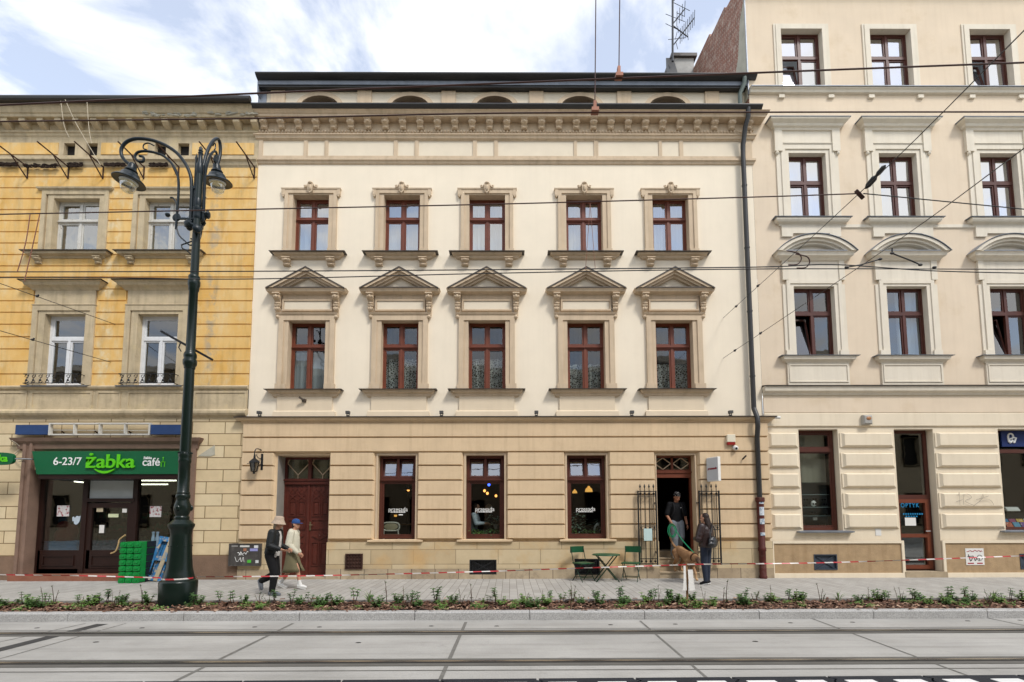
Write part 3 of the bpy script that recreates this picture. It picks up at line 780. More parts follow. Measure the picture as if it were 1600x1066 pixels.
mb = MB(); mb.quad((xl - 0.2, YE - 0.05, zu + 0.08), (xr + 0.2, YE - 0.05, zu + 0.08), (xr + 0.2, 6.5, zu + 1.2), (xl - 0.2, 6.5, zu + 1.2)); mb.box(xl - 0.2, xl - 0.16, YE, 6, ze - 0.4, zu + 0.08); mb.build('roof', zinc, A)
mb = MB(); mb.quad((XL - 0.2, 0.4, zg + 0.1), (XL - 0.1, 3, zg + 0.2), (XL - 0.1, 3, za1 + 0.3), (XL + 0.05, 0.5, za1 + 0.3)); mb.box(X(404, 150, YA), xl, YA - .02, YA + .3, zg, za1 + .2); mb.build('end_flashing', zinc, A)

# upper windows
def surround1(o, a, b):
    """first floor: eared architrave, frieze panel, consoles, triangular pediment, sill and apron"""
    xc = (a + b) / 2; hw = (b - a) / 2
    mb = MB()
    zt = z1_top; w_ = 0.255
    mb.frame(a - 0.12, b + 0.12, z1_bot, zt + 0.12, 0.124, -0.045, R1 + 0.01, bottom=False)
    mb.frame(a - 0.255, b + 0.255, z1_bot, zt + 0.12, 0.135, -0.075, 0.0, bottom=False)
    for s_ in (-1, 1):
        x = xc + s_ * (hw + 0.15); mb.box(x - 0.145, x + 0.145, -0.095, 0, z1_bot, z1_bot + 0.15)
    mb.mould(a - 0.22, b + 0.22, [(0.07, zt + 0.12), (0.10, zt + 0.15), (0.12, zt + 0.19), (0.04, zt + 0.21)])
    zf0, zf1 = zt + 0.25, zt + 0.57
    mb.box(a - 0.18, b + 0.18, -0.05, 0, zt + 0.2, zf1 + 0.16)
    mb.frame(a - 0.17, b + 0.17, zf0, zf1, 0.04, -0.085, -0.04)
    mb.build('surround', trim, o)
    MB().box(a - 0.12, b + 0.12, -0.06, -0.03, zf0 + 0.05, zf1 - 0.05).build('frieze_panel', panelm, o)
    zp0 = zt + 0.70
    for s_ in (-1, 1):
        cb_ = MB(); x = xc + s_ * (hw + 0.29); console(cb_, x, 0.15, zp0 - 0.30, zp0, 0.24); console(cb_, x, 0.115, zp0 - 0.60, zp0 - 0.30, 0.13)
        cb_.ell((x, -0.06, zp0 - 0.62), 0.06, 0.06, 0.05, 8, 6)
        cb_.build('corbel', trim, o, smooth=False)
    # pediment
    pb = MB(); P0 = 0.27
    ha = hw + 0.36
    pb.mould(xc - ha, xc + ha, [(0.04, zp0), (0.10, zp0 + 0.03), (0.20, zp0 + 0.05), (0.22, zp0 + 0.1), (0.235, zp0 + 0.13)])
    zb = zp0 + 0.135; hb = ha + 0.155; ht = 0.56
    T0 = [(xc - hb, zb), (xc, zb + ht), (xc + hb, zb)]
    T1 = tri_off(*T0, 0.07); T2 = tri_off(*T1, 0.06); T3 = tri_off(*T2, 0.055)
    pb.ring(T0, T1, -P0, 0, closed=False); pb.ring(T1, T2, -P0 + 0.06, 0, closed=False); pb.ring(T2, T3, -P0 + 0.13, 0, closed=False)
    pb.build('pediment', trim, o)
    MB().prism(T3, -0.045, 0).build('tympanum', panelm, o)
    fb = MB(); top = [(xc - hb - 0.05, zb - 0.012), (xc, zb + ht + 0.03), (xc + hb + 0.05, zb - 0.012)]
    low = [(xc - hb - 0.02, zb - 0.03), (xc, zb + ht - 0.002), (xc + hb + 0.02, zb - 0.03)]
    fb.ring(top, low, -P0 - 0.02, 0.0, closed=False)
    fb.box(xc - ha - 0.16, xc + ha + 0.16, -0.255, -0.01, zb - 0.006, zb + 0.02)
    fb.build('pediment_flashing', flash, o)
    sb = MB(); zs = z1_bot
    sb.mould(a - 0.29, b + 0.29, [(0.04, zs - 0.21), (0.07, zs - 0.18), (0.08, zs - 0.13), (0.15, zs - 0.09), (0.17, zs - 0.035)])
    sb.build('sill', trim, o)
    MB().mould(a - 0.31, b + 0.31, [(0.22, zs - 0.035), (0.225, zs - 0.02), (0.02, zs + 0.015)]).build('sill_flashing', flash, o)
    ab = MB(); zc1 = zc + 0.2
    ab.box(a - 0.235, b + 0.235, -0.05, 0, zc1, zs - 0.2); ab.mould(a - 0.24, b + 0.24, [(0.09, zc1), (0.085, zc1 + 0.14), (0.05, zc1 + 0.17)])
    ab.build('apron', rust_m if False else mat_apron, o)
mat_apron = mat('pale beige apron plaster', '#dac9ae', 0.85, 0.05, 1.5, 0.12, 80, streak=0.12, dirt='#a08a68')
def surround2(o, a, b):
    """second floor: eared architrave with a shield keystone, sill on two corbels"""
    xc = (a + b) / 2; zt, zs = z2_top, z2_bot
    mb = MB()
    mb.frame(a - 0.13, b + 0.13, zs, zt + 0.13, 0.134, -0.045, R1 + 0.01, bottom=False)
    mb.frame(a - 0.225, b + 0.225, zs, zt + 0.13, 0.10, -0.075, 0, bottom=False)
    mb.mould(a - 0.23, b + 0.23, [(0.05, zt + 0.115), (0.09, zt + 0.135), (0.10, zt + 0.17), (0.03, zt + 0.18)])
    for s_ in (-1, 1):
        x = xc + s_ * ((b - a) / 2 + 0.265); mb.box(x - 0.045, x + 0.045, -0.085, 0, zt - 0.03, zt + 0.165)
        mb.lathe([(0.03, 0), (0.03, 0.08)], (x, 0, zt - 0.045), 8, axis=(0, -1, 0))
        mb.box(xc + s_ * ((b - a) / 2 + 0.12) - 0.125, xc + s_ * ((b - a) / 2 + 0.12) + 0.125, -0.09, 0, zs, zs + 0.13)
    mb.build('surround', trim, o)
    kb = MB()
    kb.prism([(xc - 0.085, zt + 0.26), (xc + 0.085, zt + 0.26), (xc + 0.06, zt + 0.05), (xc, zt - 0.01), (xc - 0.06, zt + 0.05)], -0.15, 0)
    kb.ell((xc, -0.155, zt + 0.14), 0.05, 0.03, 0.09, 8, 6)
    kb.ell((xc, -0.12, zt + 0.285), 0.075, 0.07, 0.045, 8, 6)
    for s_ in (-1, 1):
        kb.tube([(xc + s_ * 0.08, -0.1, zt + 0.25), (xc + s_ * 0.12, -0.1, zt + 0.19), (xc + s_ * 0.165, -0.1, zt + 0.18), (xc + s_ * 0.175, -0.1, zt + 0.225), (xc + s_ * 0.14, -0.1, zt + 0.235)], 0.026, 6)
    kb.build('keystone', trim, o, smooth=True)
    sb = MB()
    sb.mould(a - 0.27, b + 0.27, [(0.03, zs - 0.17), (0.08, zs - 0.14), (0.10, zs - 0.1), (0.17, zs - 0.07), (0.19, zs - 0.03)])
    sb.build('sill', trim, o)
    MB().mould(a - 0.29, b + 0.29, [(0.24, zs - 0.03), (0.245, zs - 0.015), (0.02, zs + 0.02)]).build('sill_flashing', flash, o)
    for s_ in (-1, 1):
        cb_ = MB(); console(cb_, xc + s_ * ((b - a) / 2 + 0.10), 0.19, zs - 0.36, zs - 0.15, 0.16); cb_.build('corbel', trim, o)
for i, (a, b) in enumerate(W1):
    o = sash(A, a, b, z1_bot, z1_top, R1, brown, glass_mid, 0.355, tilt=())
    surround1(o, a, b)
    h_ = z1_top - z1_bot
    if i == 0: curtain(o, a, b, z1_bot, z1_bot + h_ * 0.6, R1 + 0.22, net, 3, 0.015)
    else:
        curtain(o, a, b, z1_bot, z1_bot + h_ * (0.42 if i > 2 else 0.5), R1 + 0.2, lace, 5, 0.03, name='lace_curtain')
        curtain(o, a, b, z1_bot, z1_top, R1 + 0.3, clothmat('grey net curtain', '#9a9da0', 0.55) if 'grey net curtain' not in MATS else MATS['grey net curtain'], 8, 0.04)
for i, (a, b) in enumerate(W2):
    o = sash(A, a, b, z2_bot, z2_top, R1, brown, glass_hi, 0.355)
    surround2(o, a, b)
    curtain(o, a, b, z2_bot, z2_top if i != 3 else z2_top - .1, R1 + 0.2, net, (5, 8, 6, 9, 4)[i], (.03, .04, .025, .035, .05)[i], gap=(0, .05, 0, 0, .12)[i])
# rooms behind the upper windows
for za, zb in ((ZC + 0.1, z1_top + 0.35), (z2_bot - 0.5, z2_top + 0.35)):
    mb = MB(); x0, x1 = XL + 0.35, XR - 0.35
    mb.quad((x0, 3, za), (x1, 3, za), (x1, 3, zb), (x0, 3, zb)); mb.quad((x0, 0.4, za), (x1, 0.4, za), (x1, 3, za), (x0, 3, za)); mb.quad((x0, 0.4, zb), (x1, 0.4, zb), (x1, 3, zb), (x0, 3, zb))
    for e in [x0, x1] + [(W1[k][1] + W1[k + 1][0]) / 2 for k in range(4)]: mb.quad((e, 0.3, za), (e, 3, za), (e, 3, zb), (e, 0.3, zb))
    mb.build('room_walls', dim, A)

# ground floor windows and doors
for i, (a, b) in enumerate(G):
    o = sash(A, a + 0.01, b - 0.01, zsill + 0.02, zg_top, 0.13, brown2, glass_mid, 0.29, True, False, 0.075, tilt=(('u', 0), ('u', 1)), transom=0.13, name='shop_window')
    sb = MB(); sb.mould(a - 0.07, b + 0.07, [(0.09, zsill - 0.06), (0.15, zsill - 0.045), (0.15, zsill + 0.0), (0.0, zsill + 0.015)], yb=-0.03); sb.build('sill', rust_m, o)
ZD = 0.66                                        # cafe floor
# entrance door, two leaves with carved panels, glazed light above
ya = 0.42
d0, d1 = D1; zdt = Z(752, 800, ya); dz0 = 0.05
dr = MB(); dr.frame(d0, d1, dz0, zg_top, 0.06, ya - 0.02, ya + 0.12, bottom=False)
dr.box(d0 + 0.03, d1 - 0.03, ya - 0.06, ya + 0.1, zdt - 0.08, zdt + 0.08); dr.box(d0, d1, ya - 0.09, ya - 0.05, zdt + 0.02, zdt + 0.06)
xm = (d0 + d1) / 2
dr.box(xm - 0.045, xm + 0.045, ya - 0.035, ya + 0.09, zdt + 0.08, zg_top)
door = dr.build('entrance_door', doorwood, A)
gb = MB(); gb.box(d0, d1, ya + 0.05, ya + 0.056, zdt, zg_top); gb.build('fanlight_glass', glass_mid, door)
fb = MB()
for c0, c1 in ((d0 + 0.06, xm - 0.045), (xm + 0.045, d1 - 0.06)):
    cx = (c0 + c1) / 2; zm = (zdt + 0.08 + zg_top) / 2 - 0.05; h2 = (zg_top - zdt) / 2
    fb.bar((c0, ya + 0.03, zm + 0.18), (cx, ya + 0.03, zm - 0.14), 0.022); fb.bar((c1, ya + 0.03, zm + 0.18), (cx, ya + 0.03, zm - 0.14), 0.022); fb.bar((cx, ya + 0.03, zm - 0.14), (cx, ya + 0.03, zdt + 0.06), 0.022)
    fb.bar((c0, ya + 0.03, zm + 0.18), (c0 + 0.07, ya + 0.03, zg_top), 0.02); fb.bar((c1, ya + 0.03, zm + 0.18), (c1 - 0.07, ya + 0.03, zg_top), 0.02)
fb.build('fanlight_bars', trim, door)
for k, (c0, c1) in enumerate(((d0 + 0.06, xm - 0.012), (xm + 0.012, d1 - 0.06))):
    lb = MB(); zt_ = zdt - 0.08; W_ = c1 - c0; cx = (c0 + c1) / 2; y = ya
    lb.box(c0, c1, y, y + 0.06, dz0, zt_)
    def pan(x0, x1, za, zb): lb.frame(x0, x1, za, zb, 0.022, y - 0.022, y); lb.chamfer_box(x0 + 0.05, x1 - 0.05, y - 0.018, y, za + 0.05, zb - 0.05, 0.015)
    H = zt_ - dz0
    zz = [dz0 + H * f for f in (0.03, 0.10, 0.36, 0.385, 0.475, 0.50, 0.61, 0.635, 0.80, 0.9)]
    for q in range(2):
        xa = c0 + 0.07 + q * (W_ - 0.14) / 2 + 0.012; xb = xa + (W_ - 0.14) / 2 - 0.024
        pan(xa, xb, zz[1], zz[2]); pan(xa, xb, zz[7] + 0.02, zz[9] - 0.22)
        xc_ = (xa + xb) / 2; zc_ = zz[9] - 0.10
        lb.bar((xa, y - 0.012, zc_ - 0.09), (xb, y - 0.012, zc_ + 0.09), 0.026, 0.02, up=(0, 1, 0)); lb.bar((xa, y - 0.011, zc_ + 0.09), (xb, y - 0.011, zc_ - 0.09), 0.026, 0.02, up=(0, 1, 0))
        lb.frame(xa, xb, zc_ - 0.11, zc_ + 0.11, 0.015, y - 0.015, y)
        lb.lathe([(0.035, 0), (0.02, 0.025)], (xc_, y, zz[2] - 0.2), 8, axis=(0, -1, 0))
    lb.frame(c0 + 0.07, c1 - 0.07, zz[5], zz[6], 0.022, y - 0.025, y)
    lb.prism([(c0 + 0.1, (zz[3] + zz[4]) / 2), (cx, zz[4]), (c1 - 0.1, (zz[3] + zz[4]) / 2), (cx, zz[3])], y - 0.03, y)
    lb.ell((cx, y - 0.035, (zz[3] + zz[4]) / 2), 0.03, 0.02, 0.03, 8, 6)
    nz = 4
    for q in range(nz):
        xa = c0 + 0.06 + q * (W_ - 0.12) / nz; xb = xa + (W_ - 0.12) / nz
        lb.prism([(xa, zt_ - 0.13), ((xa + xb) / 2, zt_ - 0.04), (xb, zt_ - 0.13), ((xa + xb) / 2, zt_ - 0.22)], y - 0.016, y)
    lf = lb.build('door_leaf', doorwood, door)
    if k == 1:
        hb = MB(); hb.box(c0 + 0.02, c0 + 0.06, y - 0.02, y, dz0 + H * 0.49, dz0 + H * 0.585); hb.tube([(c0 + 0.04, y - 0.02, dz0 + H * 0.55), (c0 + 0.04, y - 0.06, dz0 + H * 0.55), (c0 + 0.12, y - 0.06, dz0 + H * 0.55)], 0.01, 6)
        hb.build('handle', mat('worn brass', '#8d7f62', 0.4, 0.1, 5, metal=0.8), lf)
    else: MB().box(c1 - 0.03, c1 + 0.035, y - 0.03, y, dz0, zt_).build('meeting_stile', doorwood, lf)
mb = MB(); mb.box(d0, d1, -0.1, ya + 0.2, 0.0, 0.05); mb.box(d0 + 0.0, d1, ya + 0.1, ya + 0.14, 0.05, zg_top); mb.build('doorstep', stepm, A)
mb = MB(); mb.box(D1[0] + 0.001, D1[0] + 0.012, -0.02, ya, 0.0, zg_top); mb.build('grey_jamb', mat('grey stone jamb', '#8f8a82', 0.85, 0.1, 4, 0.2, 50), A)
# cafe doorway: transom light, steps
y2 = 0.24; e0, e1 = D2; zt2 = Z(746, 1057, y2)
fr = MB(); fr.frame(e0, e1, ZD, zg_top, 0.05, y2, y2 + 0.08, bottom=False); fr.box(e0 + 0.02, e1 - 0.02, y2 - 0.02, y2 + 0.08, zt2 - 0.01, zt2 + 0.21); fr.box(e0, e1, y2 - 0.05, y2, zt2 + 0.12, zt2 + 0.16)
xm2 = (e0 + e1) / 2; fr.box(xm2 - 0.03, xm2 + 0.03, y2, y2 + 0.06, zt2 + 0.2, zg_top)
cd = fr.build('cafe_doorway', brown, A)
gb = MB(); gb.box(e0, e1, y2 + 0.05, y2 + 0.056, zt2 + 0.15, zg_top); gb.build('fanlight_glass', glass_mid, cd)
fb = MB(); za_, zb_ = zt2 + 0.22, zg_top - 0.05
for c0, c1 in ((e0 + 0.05, xm2 - 0.03), (xm2 + 0.03, e1 - 0.05)):
    cx = (c0 + c1) / 2; zc_ = (za_ + zb_) / 2
    for p, q in (((c0, zc_), (cx, zb_)), ((cx, zb_), (c1, zc_)), ((c1, zc_), (cx, za_)), ((cx, za_), (c0, zc_))): fb.bar((p[0], y2 + 0.03, p[1]), (q[0], y2 + 0.03, q[1]), 0.022)
fb.build('fanlight_bars', trim, cd)
for k in range(4):
    mb = MB(); z1_ = ZD * (k + 1) / 4; y0_ = -0.12 + 0.27 * k
    mb.box(e0 - (0 if k else 0.0), e1, y0_ + 0.012, 1.3, ZD * k / 4, z1_ - 0.035); mb.box(e0, e1, y0_ - 0.01, 1.3, z1_ - 0.035, z1_); mb.build('step', stepm, A)
# cafe interior
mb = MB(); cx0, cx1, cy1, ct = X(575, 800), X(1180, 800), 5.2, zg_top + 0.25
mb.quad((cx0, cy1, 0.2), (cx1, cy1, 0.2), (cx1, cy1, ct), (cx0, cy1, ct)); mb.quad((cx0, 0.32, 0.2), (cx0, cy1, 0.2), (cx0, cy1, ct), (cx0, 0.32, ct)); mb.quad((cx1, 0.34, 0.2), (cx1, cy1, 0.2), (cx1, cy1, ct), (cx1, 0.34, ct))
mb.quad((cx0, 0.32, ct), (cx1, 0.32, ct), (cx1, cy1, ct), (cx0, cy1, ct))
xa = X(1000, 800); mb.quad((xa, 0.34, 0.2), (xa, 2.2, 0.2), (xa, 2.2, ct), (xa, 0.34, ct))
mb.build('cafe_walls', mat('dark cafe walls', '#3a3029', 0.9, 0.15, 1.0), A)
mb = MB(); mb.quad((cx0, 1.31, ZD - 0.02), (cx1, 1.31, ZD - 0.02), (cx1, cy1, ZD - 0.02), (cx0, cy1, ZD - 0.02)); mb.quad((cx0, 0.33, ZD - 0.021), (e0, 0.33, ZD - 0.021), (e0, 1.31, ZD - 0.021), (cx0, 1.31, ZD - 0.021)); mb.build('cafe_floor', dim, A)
mb = MB(); mb.box(e0 - 0.5, e1 - 0.7, 2.4, 2.9, ZD, ZD + 1.05); mb.build('cafe_counter', mat('counter wood', '#3b2a20', 0.6, 0.2, 5), A)
mb = MB()
for k in range(7): mb.lathe([(0.03, 0), (0.03, 0.12), (0.012, 0.17), (0.012, 0.22)], (e0 - 0.4 + 0.15 * k, 2.6, ZD + 1.06), 8)
mb.build('counter_bottles', mat('amber bottles', '#8a4a1c', 0.3, 0.3, 20), A)
# downpipe on the right edge of the facade
xd = X(1165, 400)
db = MB(); ys = -0.13
xa_, xb_ = X(1163, 205, ys), X(1175, 645, ys)
xd = (X(1164.5, 260, ys) + X(1173.5, 600, ys)) / 2
db.tube([(xd + 0.07, -PC - 0.1, zg + 0.05), (xd + 0.07, -PC - 0.08, zg - 0.2), (xd + 0.04, -PC + 0.05, zbk1 - 0.25), (xd, ys - 0.02, zbk1 - 0.75), (xd, ys, zbk1 - 1.0), (xd, ys, zc + 0.4)], 0.064, 12)
for f in (0.12, 0.37, 0.62, 0.87): z = zc + 0.4 + (zbk1 - 1.0 - zc - 0.4) * f; db.lathe([(0.074, 0), (0.074, 0.04)], (xd, ys, z), 12)
db.tube([(xd, ys, zc + 0.4), (xd, -0.30, zc + 0.12), (xd, -0.30, zc - 0.12), (xd + 0.02, -0.2, zc - 0.42), (xd + 0.02, -0.2, Z(779, 1175, -0.2))], 0.064, 12)
dp = db.build('downpipe', gutterm, A, smooth=True)
rb = MB(); zt3 = Z(779, 1175, -0.2)
rb.lathe([(0.095, 0.0), (0.1, 0.06), (0.085, 0.08), (0.085, 0.7), (0.1, 0.72), (0.1, 0.80), (0.085, 0.82), (0.09, zt3 - 0.1), (0.115, zt3 - 0.08), (0.115, zt3 + 0.02), (0.09, zt3 + 0.03)], (xd + 0.02, -0.21, 0.0), 14)
rb.build('cast_iron_boot', mat('dark red cast iron', '#4e1f19', 0.55, 0.25, 6, 0.2, 60, dirt='#8a7a6c', dirtamt=0.5), dp, smooth=True)
pb = MB()
for z, h_, r_ in ((1.65, 0.22, 0), (1.42, 0.14, 1), (1.95, 0.07, 0), (1.12, 0.08, 1)): pb.prism_z([(xd + 0.02 + 0.094 * math.sin(an), -0.21 - 0.094 * math.cos(an)) for an in [q * 0.12 for q in range(-6, 7)]], z, z + h_)
pb.build('sticker', mat('torn paper sticker', '#c8ccd0', 0.8, 0.15, 15, patch='#5f7f96', patchpos=(0.5, 0.6), pscale=12), dp)
ub = MB(); xu = X(1163, 125, YE - 0.1)
ub.tube([(xu, YE - 0.12, zu - 0.05), (xu, YE - 0.1, zu - 0.2), (xu - 0.09, YA - 0.16, ze - 0.35), (xu - 0.10, YA - 0.14, zg + 0.12)], 0.06, 10); ub.build('attic_downpipe', mat('grey green pipe', '#69736d', 0.5, 0.15, 4), A, smooth=True)
# wrought iron door grilles folded back beside the steps
def grille(x0, x1, label):
    g_ = MB(); y = -0.24; z0, z1 = Z(881, 1050, y), Z(768, 1050, y); zm = Z(825, 1050, y)
    for x in (x0, x1): g_.bar((x, y, z0 - 0.03), (x, y, z1 + 0.02), 0.035)
    for z in (z0, z0 + 0.13, zm - 0.05, zm + 0.05, z1 - 0.12, z1): g_.bar((x0, y, z), (x1, y, z), 0.022)
    for i in range(4):
        x = x0 + (x1 - x0) * (i + 0.5 + 0.0) / 4
        g_.bar((x, y, z0 + 0.02), (x, y, z1 + 0.09), 0.016)
        g_.lathe([(0.006, 0), (0.028, 0.05), (0.0, 0.13)], (x, y, z1 + 0.08), 6)
        for z in (z0 + 0.065, z1 - 0.06, zm): g_.lathe([(0.03, -0.008), (0.03, 0.008)], (x, y, z), 8, axis=(0, 1, 0))
    for z in (z0 + 0.3, z1 - 0.3): g_.bar((x0 if x0 > xm2 else x1, y, z), (x0 if x0 > xm2 else x1, -0.05, z), 0.03)
    return g_.build('door_grille', iron, A)
grille(X(998, 825, -0.24), X(1026, 825, -0.24), ''); grille(X(1094, 825, -0.24), X(1125, 825, -0.24), '')
# ------------------------------------------------------------------ right neighbour: beige tenement with ivory trim
RX0, RX1 = XR + 0.004, X(1600, 500) + 6.5
B = thing('tenement_building', 'tall beige tenement with ivory window surrounds and segmental pediments on the right', 'building', ((RX0 + RX1) / 2, 0, 0))
ztop = Z(-6, 1400) + 1.05
def rows_px(ref, cols, y): return [(X(a, y), X(b, y)) for a, b in cols]
C1 = [(X(a, 505), X(b, 505)) for a, b in ((1241.5, 1305.5), (1387, 1450.5), (1548.8, 1613))]
C2 = [(X(a, 295), X(b, 295)) for a, b in ((1233.5, 1292), (1375, 1434.5), (1533.5, 1592))]
C3 = [(X(a, 95), X(b, 95)) for a, b in ((1220.6, 1285.5), (1359.6, 1424), (1515.6, 1580))]
for c_ in (C1, C2, C3): q_ = c_[2][0] - c_[1][0]; c_.append((c_[2][0] + q_ * 0.95, c_[2][1] + q_ * 0.95))
r1 = (Z(557, 1270), Z(441, 1270)); r1t = Z(445, 1270); r1 = (r1[0], Z(448, 1270))
r2 = (Z(343, 1265), Z(240, 1265)); r3 = (Z(140, 1255), Z(47, 1255))
RR = 0.14
zc_r = Z(604, 1400)
holes = [(a, b, *r1) for a, b in C1] + [(a, b, *r2) for a, b in C2] + [(a, b, *r3) for a, b in C3]
mb = MB(); wall(mb, RX0, RX1, zc_r, ztop, holes, 0.0, RR + 0.08); mb.build('wall', rwall, B)
mb = MB(); mb.mould(RX0, RX1, [(0.03, ztop - 1.0), (0.08, ztop - 0.95), (0.12, ztop - 0.8), (0.45, ztop - 0.55), (0.5, ztop - 0.3), (0.6, ztop)], ret=False); mb.build('cornice', rtrim, B)
# party wall of old brick, its coping falling to the back
pw = MB(); za_ = Z(45, 1168)
pw.prism_x([(0.03, za1 - 1), (0.03, 17.5), (1.2, 17.75), (1.3, 17.9), (2.4, 18.0), (2.5, 18.2), (4.0, 18.35), (5.7, 18.65), (9, 19.2), (9, za1 - 1)], RX0 - 0.012, RX0 + 0.24)
pw.build('party_wall', brickm, B)
mb = MB(); mb.prism_x([(0.02, za1 - 0.5), (0.02, za1 + 2.6), (0.3, za1 + 2.2), (0.5, za1 + 1.2), (1.5, za1 - 0.5)], RX0 - 0.03, RX0 - 0.012); mb.build('corner_plaster', oldplaster, B)
mb = MB(); mb.box(RX0 - 0.03, RX0 + 0.0, -0.02, 0.02, za1 - 0.4, ztop - 0.02); mb.build('corner_strip', zinc, B)
mb = MB(); mb.prism_x([(1.5, za1 - 0.3), (1.9, za1 + 0.75), (3.2, za1 + 0.7), (3.6, za1 - 0.3)], RX0 - 0.025, RX0 - 0.012); mb.build('mossy_patch', mat('mossy render', '#4c5246', 0.95, 0.3, 3, 0.4, 30), B)
mb = MB(); mb.tube([(RX0 - 0.06, 1.8, za1 + 0.78), (RX0 - 0.06, 3.2, za1 + 0.74)], 0.05, 8); mb.build('wall_pipe', iron, B)
# storey bands
mb = MB(); z = Z(148, 1400); mb.mould(RX0, RX1, [(0.02, z - 0.02), (0.08, z), (0.10, z + 0.06), (0.14, z + 0.09), (0.14, z + 0.12)], ret=False); mb.build('sill_band', rtrim, B)
mb = MB(); mb.mould(RX0, RX1, [(0.17, z + 0.12), (0.17, z + 0.14), (0.02, z + 0.17)], ret=False); mb.build('band_flashing', zinc, B)
for a, b in C3:
    for s_ in (a - 0.06, b + 0.16): mb = MB(); mb.box(s_ - 0.08, s_ + 0.08, -0.06, 0, z - 0.14, z - 0.04); mb.build('band_block', rtrim, B)
zs2 = Z(350, 1265); mb = MB(); mb.mould(RX0 + 0.0, RX1, [(0.02, zs2 - 0.12), (0.03, zs2 - 0.1), (0.03, zs2)], ret=False)
mb2 = MB(); mb2.mould(RX0 + 0.75, RX1, [(0.0, zs2 - 0.14), (0.035, zs2 - 0.12), (0.035, zs2 - 0.03), (0.0, zs2 - 0.02)]); mb2.build('string_band', rtrim, B)
mb = MB(); z = Z(617, 1400); mb.mould(RX0, RX1, [(0.05, z - 0.02), (0.08, z + 0.03), (0.16, z + 0.08), (0.18, z + 0.2)], ret=False); mb.build('string_cornice', rtrim, B); zrs = z
mb = MB(); mb.mould(RX0, RX1, [(0.21, z + 0.2), (0.215, z + 0.225), (0.02, z + 0.26)], ret=False); mb.build('string_flashing', flash, B)
blindw = clothmat('white blind', '#e6e8ea', 0.02)
# top floor
for i, (a, b) in enumerate(C3):
    o = sash(B, a, b, r3[0], r3[1], RR, brown2, glass_bright, 0.41, fw=0.055, lowtilt=(('l', 0),) if i != 1 else (), ledge=False, transom=0.08)
    mb = MB(); mb.frame(a - 0.14, b + 0.14, r3[0] + 0.0, r3[1] + 0.14, 0.144, -0.05, RR + .01, bottom=False); mb.frame(a - 0.2, b + 0.2, r3[0], r3[1] + 0.17, 0.06, -0.03, 0, bottom=False); mb.build('surround', rtrim, o)
    if i in (0, 1): curtain(o, a, b, r3[0], r3[1], RR + 0.34, blindw, 2, 0.004, name='blind')
    else: curtain(o, a, b, r3[0], r3[1], RR + 0.3, net, 6, 0.03)
# second floor
for i, (a, b) in enumerate(C2):
    o = sash(B, a, b, r2[0], r2[1], RR, brown2, glass_bright, 0.41, fw=0.055, ledge=False, transom=0.09)
    xc = (a + b) / 2; hw = (b - a) / 2; zt = r2[1]
    mb = MB()
    mb.frame(a - 0.10, b + 0.10, r2[0], zt + 0.10, 0.104, -0.03, RR + .01, bottom=False); mb.frame(a - 0.22, b + 0.22, r2[0], zt + 0.22, 0.12, -0.06, 0, bottom=False)
    mb.box(a - 0.35, a - 0.22, -0.035, 0, r2[0], zt + 0.1); mb.box(b + 0.22, b + 0.35, -0.035, 0, r2[0], zt + 0.1)
    for s_ in (-1, 1): x = xc + s_ * (hw + 0.29); mb.box(x - 0.11, x + 0.11, -0.09, 0, zt + 0.02, zt + 0.64); mb.ell((x + s_ * 0.05, -0.06, zt - 0.03), 0.045, 0.05, 0.06, 8, 6)
    mb.mould(a - 0.2, b + 0.2, [(0.06, zt + 0.22), (0.09, zt + 0.26), (0.05, zt + 0.30)])
    mb.box(a - 0.2, b + 0.2, -0.055, 0, zt + 0.28, zt + 0.64)
    mb.build('surround', rtrim, o)
    hb = MB(); z = zt + 0.64; hb.mould(a - 0.30, b + 0.30, [(0.09, z), (0.11, z + 0.05), (0.16, z + 0.08), (0.18, z + 0.14), (0.27, z + 0.21), (0.28, z + 0.25)]); hb.build('hood', rtrim, o)
    MB().mould(a - 0.32, b + 0.32, [(0.29, z + 0.25), (0.295, z + 0.27), (0.02, z + 0.30)]).build('hood_flashing', zinc, o)
    sb = MB(); z = r2[0]; sb.mould(a - 0.32, b + 0.32, [(0.04, z - 0.22), (0.06, z - 0.18), (0.14, z - 0.14), (0.17, z - 0.09), (0.17, z - 0.03)]); sb.build('sill', rtrim, o)
    MB().mould(a - 0.35, b + 0.35, [(0.20, z - 0.03), (0.205, z - 0.015), (0.02, z + 0.012)]).build('sill_flashing', zinc, o)
    ab = MB(); ab.prism([(a - 0.3, z - 0.21), (b + 0.3, z - 0.21), (b + 0.3, z - 0.53), (b + 0.0, z - 0.53), (b - 0.02, z - 0.43), (a + 0.02, z - 0.43), (a + 0.0, z - 0.53), (a - 0.3, z - 0.53)], -0.05, 0); ab.build('apron', rtrim, o)
    curtain(o, a, b, r2[0], r2[1], RR + 0.2, net if i else blindw, 4, 0.02)
